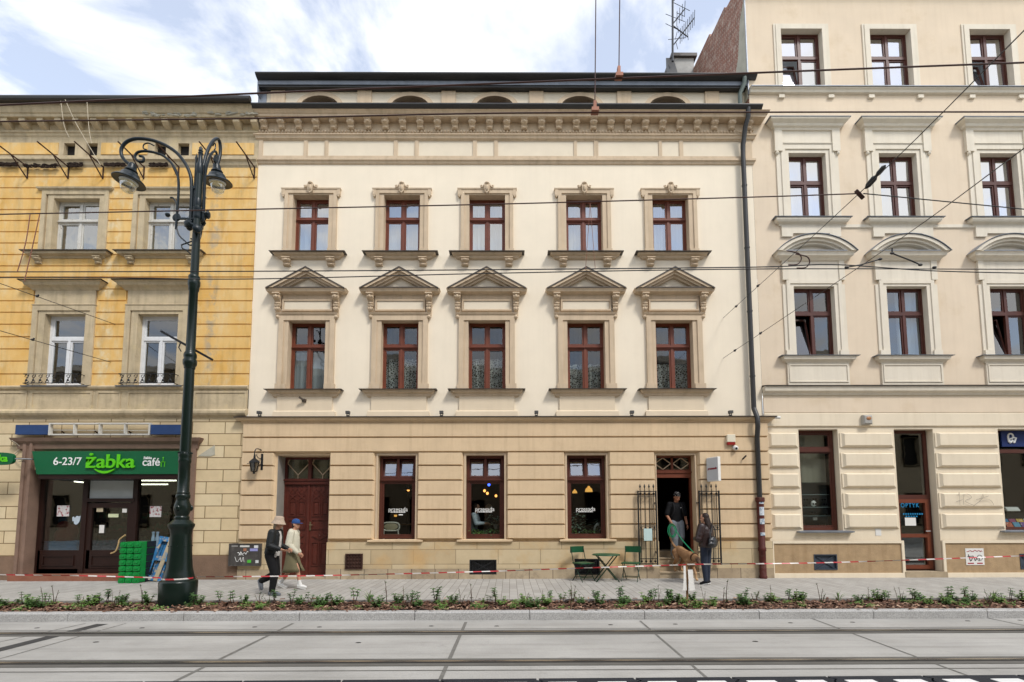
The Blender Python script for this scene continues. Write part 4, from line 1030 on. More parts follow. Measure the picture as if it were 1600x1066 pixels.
# first floor
for i, (a, b) in enumerate(C1):
    o = sash(B, a, b, r1[0], r1[1], RR, brown2, glass_mid, 0.37, fw=0.055, lowtilt=(('l', 0),) if i != 1 else (), ledge=False, transom=0.09)
    xc = (a + b) / 2; hw = (b - a) / 2; zt = r1[1]
    mb = MB(); mb.frame(a - 0.1, b + 0.1, r1[0], zt + 0.10, 0.104, -0.035, RR + .01, bottom=False); mb.frame(a - 0.2, b + 0.2, r1[0], zt + 0.17, 0.10, -0.06, 0, bottom=False)
    mb.box(a - 0.3, a - 0.2, -0.03, 0, r1[0], zt + 0.05); mb.box(b + 0.2, b + 0.3, -0.03, 0, r1[0], zt + 0.05)
    for s_ in (-1, 1): x = xc + s_ * (hw + 0.17); mb.box(x - 0.12, x + 0.12, -0.075, 0, r1[0], r1[0] + 0.16)
    zp0 = zt + 0.72
    mb.box(a - 0.22, b + 0.22, -0.045, 0, zt + 0.17, zp0)
    for s_ in (-1, 1): x = xc + s_ * (hw + 0.22); mb.box(x - 0.08, x + 0.08, -0.07, 0, zt + 0.17, zp0)
    mb.build('surround', rtrim, o)
    pb = MB(); pb.mould(a - 0.28, b + 0.28, [(0.08, zp0), (0.12, zp0 + 0.04), (0.2, zp0 + 0.09), (0.22, zp0 + 0.16), (0.25, zp0 + 0.19)])
    zb = zp0 + 0.195; ha = hw + 0.52; ht = 0.46
    def arc(h_, t, zoff=0.0, n=18):
        R_ = (h_ * h_ + t * t) / (2 * t); th = math.asin(h_ / R_)
        return [(xc + R_ * math.sin(-th + 2 * th * k / n), zb + zoff + R_ * math.cos(-th + 2 * th * k / n) - (R_ - t)) for k in range(n + 1)]
    A0, A1, A2, A3 = arc(ha, ht), arc(ha - 0.13, ht - 0.085), arc(ha - 0.25, ht - 0.155), arc(ha - 0.36, ht - 0.215)
    pb.ring(A0, A1, -0.28, 0, closed=False); pb.ring(A1, A2, -0.22, 0, closed=False); pb.ring(A2, A3, -0.15, 0, closed=False)
    pb.build('pediment', rtrim, o)
    tb = MB(); tb.prism(A3, -0.04, 0); tb.build('tympanum', rtrim, o)
    fb = MB(); fb.ring(arc(ha + 0.03, ht + 0.03, -0.005), [(x, z - 0.012) for x, z in arc(ha + 0.03, ht + 0.03, -0.005)], -0.31, 0, closed=False); fb.box(xc - ha + 0.25, xc + ha - 0.25, -0.26, -0.01, zb - 0.006, zb + 0.014); fb.build('pediment_flashing', zinc, o)
    sb = MB(); z = r1[0]; sb.mould(a - 0.26, b + 0.26, [(0.05, z - 0.2), (0.07, z - 0.17), (0.15, z - 0.12), (0.17, z - 0.03)]); sb.build('sill', rtrim, o)
    MB().mould(a - 0.3, b + 0.3, [(0.20, z - 0.03), (0.205, z - 0.015), (0.02, z + 0.012)]).build('sill_flashing', zinc, o)
    ab = MB(); z0 = zrs + 0.24; ab.box(a - 0.28, b + 0.28, -0.05, 0, z0, z - 0.19); ab.frame(a - 0.24, b + 0.24, z0 + 0.1, z - 0.24, 0.03, -0.07, -0.04); ab.build('apron', rtrim, o)
    if i == 1: curtain(o, a + 0.5, b, r1[0], r1[1], RR + 0.2, net, 3, 0.02)
mb = MB()
for za, zb in ((r1[0] - 0.3, r1[1] + 0.3), (r2[0] - 0.3, r2[1] + 0.3), (r3[0] - 0.3, r3[1] + 0.3)):
    x0, x1 = RX0 + 0.2, RX1 - 0.2
    mb.quad((x0, 3, za), (x1, 3, za), (x1, 3, zb), (x0, 3, zb)); mb.quad((x0, 0.3, za), (x1, 0.3, za), (x1, 3, za), (x0, 3, za)); mb.quad((x0, 0.3, zb), (x1, 0.3, zb), (x1, 3, zb), (x0, 3, zb))
    for e in [x0, x1] + [(C1[k][1] + C1[k + 1][0]) / 2 for k in range(3)]: mb.quad((e, 0.3, za), (e, 3, za), (e, 3, zb), (e, 0.3, zb))
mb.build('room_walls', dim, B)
# ground floor
zgt = Z(671, 1300)
yr = 0.17
g1 = (X(1249, 720), X(1310.5, 720)); g2 = (X(1396.7, 690) , X(1457.5, 690)); g3 = (X(1564, 750), X(1564, 750) + 2.1)
zs_ = Z(830, 1275); zp_r = Z(846, 1300)
gh = [(g1[0], g1[1], zs_, zgt, 0.25), (g2[0], g2[1], -1, zgt, 0.25), (g3[0], g3[1], zs_, zgt, 0.3)]
mb = MB(); wall(mb, RX0, RX1, 0.0, zc_r, gh, -0.02); mb.build('ground_floor_wall', rbase, B)
mb = MB(); mb.box(RX0, RX1, -0.05, -0.01, Z(645, 1400), Z(622, 1400)); mb.build('beige_band', rwall, B)
mb = MB(); mb.mould(RX0, RX1, [(0.05, Z(667, 1300)), (0.065, Z(666, 1300)), (0.065, Z(647, 1300)), (0.05, Z(646, 1300))], ret=False); mb.build('lintel_band', rbase, B)
prs = [(RX0 + 0.05, g1[0] - 0.02), (g1[1] + 0.04, g2[0] - 0.03), (g2[1] + 0.03, g3[0] - 0.02), (g3[1] + 0.02, RX1)]
bl = [(699, 677), (730.5, 708.5), (762, 740), (793.5, 771), (825.5, 803)]
for a, b in prs:
    mb = MB()
    for c, d in bl:
        c, d = Z(c, 1350), Z(d, 1350)
        mb.box(a, b, -0.045, -0.015, c + 0.0, d + 0.0)
        y0, p, g_ = -0.045, 0.05, 0.025
        vs_ = [(a + .04, y0, c), (b - .04, y0, c), (b - .04, y0, d), (a + .04, y0, d), (a + .10, y0 - p, c + g_ + .02), (b - .10, y0 - p, c + g_ + .02), (b - .10, y0 - p, d - .03), (a + .10, y0 - p, d - .03)]
        mb.add(vs_, [(4, 5, 6, 7), (0, 1, 5, 4), (1, 2, 6, 5), (2, 3, 7, 6), (3, 0, 4, 7)])
    mb.build('rusticated_pier', rbase, B)
for k, (a, b) in enumerate(((RX0 + 0.03, g2[0]), (g2[1], RX1))):
    pn = MB(); ps = MB()
    va = (X(1272, 880, -0.07), X(1308, 880, -0.07)) if k == 0 else (X(1594, 880, -0.07), X(1630, 880, -0.07))
    vz = (Z(890, 1290), Z(866, 1290))
    wall(pn, a, b, 0.0, zp_r, [(va[0], va[1], vz[0], vz[1], 0.15)], -0.07); pn.quad((a, -0.07, zp_r), (b, -0.07, zp_r), (b, 0, zp_r), (a, 0, zp_r))
    for e in (a, b): pn.quad((e, -0.07, 0), (e, -0.02, 0), (e, -0.02, zp_r), (e, -0.07, zp_r))
    ps.frame(a - 0.02, b + 0.02, 0.05, zp_r + 0.02, 0.07, -0.10, -0.06); ps.box(a - 0.03, b + 0.03, -0.105, -0.05, 0, 0.1)
    gb = MB(); gb.box(va[0], va[1], -0.028, -0.024, *vz); gb.frame(va[0], va[1], vz[0], vz[1], 0.025, -0.085, -0.04)  # plate in the grille colour stands in for the dark opening behind it
    gb.bar((va[0], -0.05, vz[0]), (va[1], -0.05, vz[1]), 0.02, 0.015, up=(0, 1, 0)); gb.bar((va[0], -0.048, vz[1]), (va[1], -0.048, vz[0]), 0.02, 0.015, up=(0, 1, 0)); gb.build('cellar_grille', mat('grey blue grille', '#3b424c', 0.6, 0.15, 6) if 'grey blue grille' not in MATS else MATS['grey blue grille'], B)
    pn.build('plinth', plinthpanel, B); ps.build('plinth_border', rbase, B)
# shop windows and glass door of the optician
ow = sash(B, g1[0], g1[1] - 0.02, zs_ + 0.02, zgt, yr, brown2, glass_mid, 0.2, False, False, 0.085, transom=0.1, name='shop_window', ledge=False)
curtain(ow, g1[0] + 0.05, g1[1] - 0.1, Z(753, 1275, yr), zgt, yr + 0.25, blindm, 2, 0.01, name='roller_blind')
MB().mould(g1[0] - 0.02, g1[1] + 0.06, [(0.1, zs_ - 0.05), (0.16, zs_ - 0.03), (0.16, zs_), (0.0, zs_ + 0.018)]).build('sill', zinc, ow)
gd = MB(); y = 0.19; z0 = 0.16; zm = Z(778, 1425, y)
gd.frame(g2[0], g2[1] - 0.02, z0, zgt, 0.09, y, y + 0.07); gd.box(g2[0] + 0.05, g2[1] - 0.05, y - 0.015, y + 0.06, zm - 0.05, zm + 0.08)
dr = gd.build('glass_door', brown2, B)
lf = MB(); zk_ = Z(837, 1425, y); lf.frame(g2[0] + 0.06, g2[1] - 0.1, z0 + 0.04, zm - 0.04, 0.10, y - 0.03, y + 0.05); lf.box(g2[0] + 0.1, g2[1] - 0.15, y - 0.025, y + 0.05, zk_ - 0.05, zk_ + 0.05)
lfo = lf.build('door_leaf', brown, dr); hb = MB(); hb.tube([(g2[1] - 0.15, y - 0.03, zk_ + 0.12), (g2[1] - 0.15, y - 0.08, zk_ + 0.12), (g2[1] - 0.27, y - 0.08, zk_ + 0.12)], 0.012, 6); hb.build('handle', steel, lfo)
gb = MB(); gb.box(g2[0], g2[1] - 0.03, y + 0.03, y + 0.036, z0, zgt); gb.build('glass', glass_mid, dr)
MB().box(g2[0], g2[1] + 0.05, -0.12, y + 0.2, 0, 0.15).build('doorstep', stepm, B)
bw = MB(); y = 0.26; bw.frame(g3[0], g3[1], zs_ + 0.02, zgt, 0.07, y, y + 0.07); zsg = Z(701, 1580, y); bw.box(g3[0], g3[1], y - 0.03, y + 0.06, zsg - 0.13, zsg - 0.03)
bwo = bw.build('shop_window', brown2, B); gb = MB(); gb.quad((g3[0], y + 0.035, zs_), (g3[1], y + 0.035, zs_), (g3[1], y + 0.035, zsg), (g3[0], y + 0.035, zsg)); gb.build('glass', glass_mid, bwo, fix=False)
MB().mould(g3[0] - 0.0, g3[1] + 0.06, [(0.1, zs_ - 0.05), (0.16, zs_ - 0.03), (0.16, zs_), (0.0, zs_ + 0.018)]).build('sill', zinc, bwo)
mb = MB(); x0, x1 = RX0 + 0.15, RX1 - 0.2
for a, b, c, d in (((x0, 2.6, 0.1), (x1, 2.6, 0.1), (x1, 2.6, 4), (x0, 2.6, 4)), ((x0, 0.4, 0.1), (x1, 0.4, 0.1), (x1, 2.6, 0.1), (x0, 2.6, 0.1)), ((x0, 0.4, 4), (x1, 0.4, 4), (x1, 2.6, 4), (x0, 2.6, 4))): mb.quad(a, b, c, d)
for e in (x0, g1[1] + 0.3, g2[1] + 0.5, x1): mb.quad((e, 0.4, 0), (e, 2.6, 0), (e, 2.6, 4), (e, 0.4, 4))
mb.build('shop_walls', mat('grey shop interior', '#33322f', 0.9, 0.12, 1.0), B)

# ------------------------------------------------------------------ left neighbour: yellow weathered tenement with the grocery
LX0, LX1 = X(0, 500) - 5, XL - 0.004
Cb = thing('yellow_tenement', 'weathered yellow tenement with peeling plaster and a green fronted grocery on the left', 'building', ((LX0 + LX1) / 2, 0, 0))
zlt = Z(158, 200, -0.5)
l2 = (Z(396, 120), Z(311, 120)); l1 = (Z(603, 105), Z(491, 105))
V1 = [(X(77, 550, .15) - 0.02, X(77, 550, .15) + 1.10), (X(221, 550, .15) - 0.02, X(221, 550, .15) + 1.10)]
V2 = [(X(88, 355, .1), X(155, 355, 0)), (X(230, 355, .1), X(299, 355, 0))]
zlf = Z(262, 100)
holes = [(a, b, *l1) for a, b in V1] + [(a, b, *l2) for a, b in V2]
zlb = Z(606, 100)
wallo = MB(); wall(wallo, LX0, LX1, zlb, zlf + 0.1, holes, 0.0, 0.24); wallo.box(LX0, LX0 + .2, .001, 8, 0, zlt); wallo.build('wall', yellow, Cb)
# raised courses with fine grooves between them
crs = [262, 278, 295, 312, 329, 346, 363.5, 381, 399, 416.7, 434, 452.7, 471, 489, 507.6, 527, 546, 565, 585, 604]
mb = MB(); sur2 = [(a - 0.40, b + 0.28) for a, b in V2]; sur1 = [(a - 0.42, b + 0.3) for a, b in V1]
def courses(zhi, zlo, blocks):
    segs = [LX0] + [v for s_ in blocks for v in s_] + [LX1]
    for a, b in zip(segs[::2], segs[1::2]):
        if b - a > 0.05: mb.add(*((lambda y0, p: ([(a, y0, zlo + .008), (b, y0, zlo + .008), (b, y0, zhi - .008), (a, y0, zhi - .008), (a, y0 - p, zlo + .022), (b, y0 - p, zlo + .022), (b, y0 - p, zhi - .014), (a, y0 - p, zhi - .014)], [(4, 5, 6, 7), (0, 1, 5, 4), (1, 2, 6, 5), (2, 3, 7, 6), (3, 0, 4, 7)]))(0.0, 0.03)))
for p, q in zip(crs[:-1], crs[1:]):
    zh, zl_ = Z(p, 200), Z(q, 200); bl_ = []
    zm_ = (zh + zl_) / 2
    if l2[0] - 0.02 < zm_ < l2[1] + 0.25: bl_ = [(a - 0.34, b + 0.26) for a, b in V2]
    elif l1[0] - 0.3 < zm_ < l1[1] + 0.3: bl_ = [(a - 0.34, b + 0.27) for a, b in V1]
    elif zm_ <= l1[1] + 0.85 and zm_ > l1[1]: bl_ = [(a - 0.36, b + 0.3) for a, b in V1]
    courses(zh, zl_, bl_)
mb.build('banded_render', yellow, Cb)
# windows
for i, (a, b) in enumerate(V2):
    o = sash(Cb, a, b, l2[0], l2[1], 0.15, whitepeel, old_glass, 0.37, fw=0.06, transom=0.09)
    zt = l2[1]; mb = MB(); mb.frame(a - 0.16, b + 0.16, l2[0], zt + 0.16, 0.165, -0.04, 0.17, bottom=False); mb.frame(a - 0.32, b + 0.26, l2[0], zt + 0.22, 0.12, -0.065, 0, bottom=False)
    mb.mould(a - 0.34, b + 0.26, [(0.05, zt + 0.21), (0.11, zt + 0.25), (0.12, zt + 0.29), (0.02, zt + 0.31)]); mb.build('surround', ltrim, o)
    sb = MB(); z = l2[0]; sb.mould(a - 0.4, b + 0.2, [(0.05, z - 0.17), (0.08, z - 0.13), (0.18, z - 0.09), (0.2, z - 0.03)]); sb.build('sill', ltrim, o)
    MB().mould(a - 0.42, b + 0.22, [(0.24, z - 0.03), (0.245, z - 0.01), (0.02, z + 0.02)]).build('sill_flashing', flash, o)
    for x in (a - 0.28, b + 0.09): cb_ = MB(); console(cb_, x, 0.17, z - 0.33, z - 0.15, 0.15); cb_.build('corbel', ltrim, o)
    curtain(o, a, b, l2[0], l2[1], 0.36, clothmat('dusty net', '#b8bcb8', 0.4) if 'dusty net' not in MATS else MATS['dusty net'], 4, 0.03)
for i, (a, b) in enumerate(V1):
    o = sash(Cb, a, b, l1[0], l1[1], 0.15, whitewin, glass_mid, 0.33, False, True, fw=0.075, transom=0.08, ledge=False)
    zt = l1[1]; xc = (a + b) / 2; mb = MB(); mb.frame(a - 0.17, b + 0.17, l1[0], zt + 0.165, 0.175, -0.04, 0.17, bottom=False); mb.frame(a - 0.33, b + 0.27, l1[0], zt + 0.22, 0.14, -0.07, 0, bottom=False)
    mb.box(a - 0.3, b + 0.24, -0.05, 0, zt + 0.2, zt + 0.72); mb.mould(a - 0.26, b + 0.2, [(0.06, zt + 0.2), (0.09, zt + 0.24), (0.05, zt + 0.27)])
    mb.build('surround', ltrim, o)
    hb = MB(); z = zt + 0.66; hb.mould(a - 0.32, b + 0.26, [(0.06, z), (0.1, z + 0.05), (0.18, z + 0.10), (0.22, z + 0.18), (0.26, z + 0.2)]); hb.build('hood', ltrim, o)
    MB().mould(a - 0.33, b + 0.27, [(0.28, z + 0.2), (0.285, z + 0.22), (0.02, z + 0.27)]).build('hood_flashing', deb, o)
    MB().mould(a - 0.28, b + 0.08, [(0.14, l1[0] - 0.05), (0.15, l1[0] - 0.02), (0.02, l1[0] + 0.01)]).build('sill', zinc, o)
    rb = MB(); y = -0.22; xa, xb = a - 0.28, b + 0.08; z0, z1 = l1[0] + 0.0, l1[0] + 0.27
    for z in (z0 + 0.02, z1): rb.bar((xa, y, z), (xb, y, z), 0.016); [rb.bar((x, y, z), (x, 0, z), 0.016) for x in (xa, xb)]
    nn = 8
    for k in range(nn):
        x = xa + (xb - xa) * (k + 0.5) / nn; sg = 1 if k % 2 else -1; r = 0.055
        rb.tube([(x + sg * r * math.cos(t * 0.62) * (1 - t * 0.06), y, (z0 + z1) / 2 + 0.06 + r * math.sin(t * 0.62) * (1 - t * 0.06)) for t in range(11)], 0.008, 5)
        rb.tube([(x - sg * r * math.cos(t * 0.62) * (1 - t * 0.06), y, (z0 + z1) / 2 - 0.06 - r * math.sin(t * 0.62) * (1 - t * 0.06)) for t in range(11)], 0.008, 5)
        rb.bar((x - 0.06, y, z0), (x + 0.06, y, z1), 0.008); rb.ell((x, y - 0.01, z0 + 0.1), 0.03, 0.015, 0.04, 6, 4)
    rb.build('flower_box_rail', iron, o)
# frieze with square vents, cornice
mb = MB(); fz0, fz1 = Z(246, 100), Z(224, 100)
vh = []
for p in (101, 136, 243, 279): vh.append((X(p, 235), X(p + 17.5, 235), Z(244, 100), Z(225, 100), 0.35))
wall(mb, LX0, LX1, zlf + 0.05, Z(212, 100), vh, -0.03); mb.build('frieze', ltrim, Cb)
mb = MB()
for a, b in ((-20, 93), (160, 232), (302, 398)): mb = MB(); mb.box(X(a, 235), min(LX1 - 0.03, X(b, 235)), -0.05, -0.02, fz0 + 0.06, fz1 - 0.02); mb.build('frieze_panel', yellow, Cb)
mb = MB(); mb.box(LX0, LX1, 0.1, 0.4, fz0 - 0.2, fz1 + 0.2); mb.build('vent_dark', dark, Cb)
mb = MB(); mb.mould(LX0, LX1, [(0.03, zlf - 0.02), (0.07, zlf + 0.04), (0.09, zlf + 0.12), (0.14, zlf + 0.16), (0.14, zlf + 0.2), (0.03, zlf + 0.24)], ret=False); mb.build('frieze_ledge', ltrim, Cb)
z = Z(214, 100); mb = MB(); mb.mould(LX0, LX1, [(0.03, z - 0.04), (0.06, z), (0.07, z + 0.05), (0.10, z + 0.07), (0.10, z + 0.12), (0.05, z + 0.14)], ret=False); mb.build('cornice_moulding', ltrim, Cb)
zk2 = z + 0.14; PL = 0.32; zkt = Z(184, 100, -PL + 0.04)
mb = MB(); mb.mould(LX0, LX1, [(0.05, zk2), (0.05, zkt)], ret=False); mb.build('modillion_band', ltrim, Cb)
mb = MB(); xs0 = X(400, 190, -0.45)
mb.prism_x([(-0.05, zkt + 0.001), (-0.285, zkt + 0.001), (-0.285, zkt - 0.11), (-0.20, zkt - 0.17), (-0.05, zkt - 0.24)], xs0 - 0.16 - 0.085, xs0 - 0.16 + 0.085); br = mb.build('cornice_bracket', ltrim, Cb)
for i in range(1, 22): dup(br, loc=(-0.497 * i, 0, 0), parent=Cb)
mb = MB(); mb.mould(LX0, LX1, [(PL, zkt), (PL, zkt + 0.08), (PL + 0.03, zkt + 0.10), (PL + 0.07, zkt + 0.22), (PL + 0.09, zkt + 0.32)], ret=False); mb.build('corona', ltrim, Cb)
mb = MB(); zz = zkt + 0.32; mb.box(LX0, LX1 - 0.05, -PL - 0.18, 0.5, zz, zz + 0.05); mb.tube([(LX0, -PL - 0.2, zz + 0.05), (LX1 - 0.02, -PL - 0.2, zz + 0.05)], 0.075, 10); mb.build('gutter', gutterm, Cb)
mb = MB(); mb.quad((LX0, -PL, zz + 0.05), (LX1, -PL, zz + 0.05), (LX1, 6, zz + 1.0), (LX0, 6, zz + 1.0)); mb.build('roof', zinc, Cb)
# crumbled masonry patches and black dirt under the ledges
def crumbs(name, m, par, boxes, n, smin, smax):
    mb = MB()
    for k in range(n):
        bx = boxes[rnd.randrange(len(boxes))]; x = rnd.uniform(bx[0], bx[1]); zc_ = rnd.uniform(bx[2], bx[3]); y = bx[4]; s_ = rnd.uniform(smin, smax)
        mb.ell((x, y + rnd.uniform(0, .02), zc_), s_ * rnd.uniform(.7, 1.6), s_ * 0.5, s_ * rnd.uniform(.3, .6), 5, 3)
    return mb.build(name, m, par)
[crumbs('crumbled_plaster', oldplaster, Cb, [b_], 85, 0.03, 0.08) for b_ in ((X(215, 175, -.5), X(300, 175, -.5), zkt + 0.0, zkt + 0.3, -PL - 0.02), (X(320, 175, -.5), X(395, 175, -.5), zkt + 0.05, zkt + 0.4, -PL - 0.03))]
zd = Z(258, 100, -0.1)
[crumbs('moss_and_dirt', deb, Cb, [b_], 90, 0.03, 0.06) for b_ in ((X(8, 258), X(35, 258), zd - .03, zd + .06, -0.12), (X(42, 260), X(95, 260), zd - .09, zd + .02, -0.12), (X(112, 258), X(135, 258), zd - .06, zd + .06, -0.12), (X(168, 258), X(200, 258), zd - .03, zd + .05, -0.12), (X(238, 258), X(265, 258), zd - .04, zd + .05, -0.12))]
# band over the ground floor
mb = MB(); z0, z1 = Z(640, 100), Z(612, 100); wall(mb, LX0, LX1, z0 - .1, zlb, [], -0.03)
for a, b in ((-200, 44), (50, 146), (152, 190), (200, 290), (304, 386)): mb.frame(X(a, 625), min(LX1 - .02, X(b, 625)), z0, z1, 0.05, -0.05, -0.02)
mb.build('stone_band', ltrim, Cb)
mb = MB(); mb.mould(LX0, LX1, [(0.03, zlb - 0.06), (0.08, zlb - 0.04), (0.10, zlb + 0.01), (0.02, zlb + 0.06)], ret=False); mb.build('band_ledge', ltrim, Cb)
mb = MB(); z = Z(653, 100); mb.mould(LX0, LX1, [(0.03, z - 0.06), (0.06, z), (0.13, z + 0.05), (0.16, z + 0.1), (0.16, z + 0.16), (0.03, z + 0.24)], ret=False); mb.build('string_cornice', ltrim, Cb)
# ground floor wall with the shop opening
sx0, sx1 = X(50, 800), X(292, 800); zsh = Z(738, 150)
pl0 = Z(868, 340)
mb = MB(); wall(mb, LX0, LX1, 0.0, Z(650, 100), [(sx0 + 0.0, sx1, -1, Z(735, 150), 0.3)], -0.04); mb.build('ground_floor_wall', lash, Cb)
mb = MB(); mb.box(LX0, X(33, 880), -0.09, -0.03, 0, pl0); mb.build('plinth', lplinth, Cb); mb = MB(); mb.box(X(298, 880), LX1, -0.09, -0.03, 0, pl0); mb.build('plinth', lplinth, Cb)
mb = MB(); za, zb = Z(705, 100), Z(686, 100)
for a, b, p in ((X(36, 800), X(41, 800), 0.15), (X(41, 800), X(47, 800), 0.11), (X(47, 800), sx0 + 0.02, 0.16)): mb.box(a, b, -p, 0, 0.16, zb - 0.02)
for a, b, p in ((sx1 - 0.02, sx1 + 0.1, 0.16), (sx1 + 0.1, sx1 + 0.22, 0.11)): mb.box(a, b, -p, 0, 0.16, zb - 0.02)
mb.box(sx0 - 0.0, sx0 + 0.012, -0.05, 0.26, 0.14, Z(735, 150)); mb.mould(X(40, 700), sx1 + 0.15, [(0.05, za), (0.11, za + 0.05), (0.13, za + 0.17), (0.2, za + 0.24), (0.24, zb)]); mb.build('shop_portal', brownstone, Cb)
mb = MB()
for x, w_ in ((X(331, 700), 0.35),):
    mb.prism([(x - 0.33, Z(713, 330)), (x - 0.05, Z(702, 330)), (x + 0.1, Z(696, 330)), (x + 0.12, Z(711, 330)), (x + 0.0, Z(713.5, 330))], -0.052, -0.03)
mb.build('broken_plaster', oldplaster, Cb)
mb = MB(); mb.box(X(30, 900), X(285, 900), -0.32, 0.3, 0, 0.14); mb.build('shop_step', mat('brick red step tiles', '#875845', 0.85, 0.15, 3, 0.2, 50, dirtamt=0.3, dirt='#b09a84'), Cb)
# shopfront joinery
y = 0.14; F0 = 0.145
sf = MB(); sf.frame(sx0 + 0.04, sx1 - 0.02, F0, zsh + 0.15, 0.12, y, y + 0.1)
zs1 = Z(860, 100, y); zk1 = Z(866, 100, y)
dx0, dx1 = X(131, 820, y), X(209, 820, y)
sf.box(sx0 + 0.1, dx0, y, y + 0.1, F0, zs1); sf.box(dx1, sx1 - 0.1, y, y + 0.1, F0, zs1)
sf.box(dx0 - 0.07, dx0 + 0.06, y - 0.02, y + 0.1, F0, zsh + 0.1); sf.box(dx1 - 0.06, dx1 + 0.07, y - 0.02, y + 0.1, F0, zsh + 0.1)
for a, b in ((sx0 + 0.25, dx0 - 0.2), (dx1 + 0.2, sx1 - 0.25)): sf.frame(a, b, F0 + 0.2, zs1 - 0.14, 0.025, y - 0.025, y)
sf.box(dx0, dx1, y - 0.03, y + 0.1, Z(783, 170, y) - 0.02, Z(783, 170, y) + 0.07)
sfo = sf.build('shopfront', shopwood, Cb)
dl = MB(); zd1 = Z(786, 170, y); dl.frame(dx0 + 0.06, dx1 - 0.06, F0, zd1, 0.13, y + 0.01, y + 0.07); dl.box(dx0 + 0.1, dx1 - 0.1, y + 0.01, y + 0.07, F0, zs1); dl.frame(dx0 + 0.25, dx1 - 0.25, F0 + 0.2, zs1 - 0.14, 0.025, y - 0.012, y + 0.01)
dlo = dl.build('shop_door', shopwood, sfo)
MB().box(sx0 + 0.1, sx1 - 0.1, y + 0.05, y + 0.056, zs1, zsh + 0.1).build('glass', glass_mid, sfo)
MB().box(dx0 + 0.08, dx1 - 0.08, y + 0.03, y + 0.045, Z(779, 170, y), Z(751, 170, y)).build('frosted_panel', mat('frosted white glass', '#a9afae', 0.4, 0.08, 3), sfo)
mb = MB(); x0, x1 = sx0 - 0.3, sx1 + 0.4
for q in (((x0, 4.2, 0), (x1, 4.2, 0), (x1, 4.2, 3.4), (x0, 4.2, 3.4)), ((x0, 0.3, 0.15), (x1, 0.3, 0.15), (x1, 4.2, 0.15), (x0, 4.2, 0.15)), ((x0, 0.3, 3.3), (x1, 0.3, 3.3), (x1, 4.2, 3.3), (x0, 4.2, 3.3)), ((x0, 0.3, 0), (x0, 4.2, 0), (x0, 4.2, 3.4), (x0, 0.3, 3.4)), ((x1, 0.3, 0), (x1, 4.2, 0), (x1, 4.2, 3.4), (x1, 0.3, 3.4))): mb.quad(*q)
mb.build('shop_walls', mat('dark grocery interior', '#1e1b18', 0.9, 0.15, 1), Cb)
mb = MB(); x0, x1 = LX0 + 0.2, LX1 - 0.2
for za, zb in ((l1[0] - 0.3, l1[1] + 0.3), (l2[0] - 0.3, l2[1] + 0.3)):
    mb.quad((x0, 2.5, za), (x1, 2.5, za), (x1, 2.5, zb), (x0, 2.5, zb)); mb.quad((x0, 0.3, za), (x1, 0.3, za), (x1, 2.5, za), (x0, 2.5, za)); mb.quad((x0, 0.3, zb), (x1, 0.3, zb), (x1, 2.5, zb), (x0, 2.5, zb))
    mb.quad((x0, .3, za), (x0, 2.5, za), (x0, 2.5, zb), (x0, .3, zb)); mb.quad((x1, .3, za), (x1, 2.5, za), (x1, 2.5, zb), (x1, .3, zb))
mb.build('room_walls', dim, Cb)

# ------------------------------------------------------------------ the row across the street, mirrored in the panes
E = thing('townhouse_row', 'plain grey beige townhouse row across the street, seen only mirrored in the first floor panes', 'building', (0, -22, 0))
mb = MB(); hs = []
for i in range(-19, 20):
    for z in (1.0, 5.2, 9.0): hs.append((i * 2.9 - 0.55, i * 2.9 + 0.55, z, z + 2.0))
wall(mb, -58, 58, -0.2, 12.4, hs, -22.0, -0.3); mb.build('wall', mat('facade across the street', '#93846c', 0.85, 0.08, 0.5), E)
mb = MB(); mb.box(-58, 58, -22.6, -22.5, 0, 12.4); mb.build('dark_windows', dark, E)
mb = MB(); mb.box(-58, 58, -22.2, -21.6, 12.4, 12.8); mb.build('cornice', rtrim, E)
for h in hs:
    pass
mb = MB()
for h in hs: mb.frame(h[0] - 0.18, h[1] + 0.18, h[2] - 0.1, h[3] + 0.18, 0.17, -22.0, -21.93)
mb.build('window_surrounds', MATS['facade across the street'], E)
mb = MB(); mb.box(-70, 70, -22, -17.5, -0.3, 0.0); struct(mb.build('far_pavement', paving))
# ------------------------------------------------------------------ street lamp in the planting bed
lampgreen = mat('glossy bottle green paint', '#0a1a14', 0.3, 0.12, 4.0, 0.05, 30, spec=0.35)
lampblue = mat('dark slate enamel', '#111c20', 0.36, 0.12, 5.0, spec=0.3)
bulbm = glassmat('clear bulb glass', 0.14, '#eef2f0')
reflm = mat('lamp reflector', '#c9ccca', 0.3, 0.05, 8)
lg = GP(278, 944, -0.035); LY = lg.y
def lz(py): return Z(py, 300, LY)
def lxr(a, b, py): return (X(b, py, LY) - X(a, py, LY)) / 2
LXc = (X(278, 925, LY) + X(303.5, 440, LY)) / 2
lamp = thing('street_lamp', 'tall dark green cast iron street lamp with two scrolled arms standing in the planting bed', 'street lamp', (LXc, LY, -0.035))
def R_(w_, py): return w_ / 2 * (LY + 13.6) / F_PX * (.81 if w_ < 30 else .84)
mb = MB()
mb.lathe([(R_(61, 0), -0.03), (R_(61, 0), lz(930)), (R_(62, 0), lz(909)), (R_(60, 0), lz(907)), (R_(56, 0), lz(906)), (R_(54, 0), lz(905.5)), (R_(53, 0), lz(904))], (LXc, LY, 0), 28)
mb.build('base_drum', lampgreen, lamp, smooth=True)
mb = MB()
prof = [(52, 906), (51, 902), (47, 896), (42, 886), (39, 870), (36, 850), (34.5, 836), (35, 832), (36, 831), (36, 828), (40, 825), (43, 822), (43, 819), (38, 817), (28, 812)]
mb.lathe([(R_(a, 0), lz(b)) for a, b in prof], (LXc, LY, 0), 28)
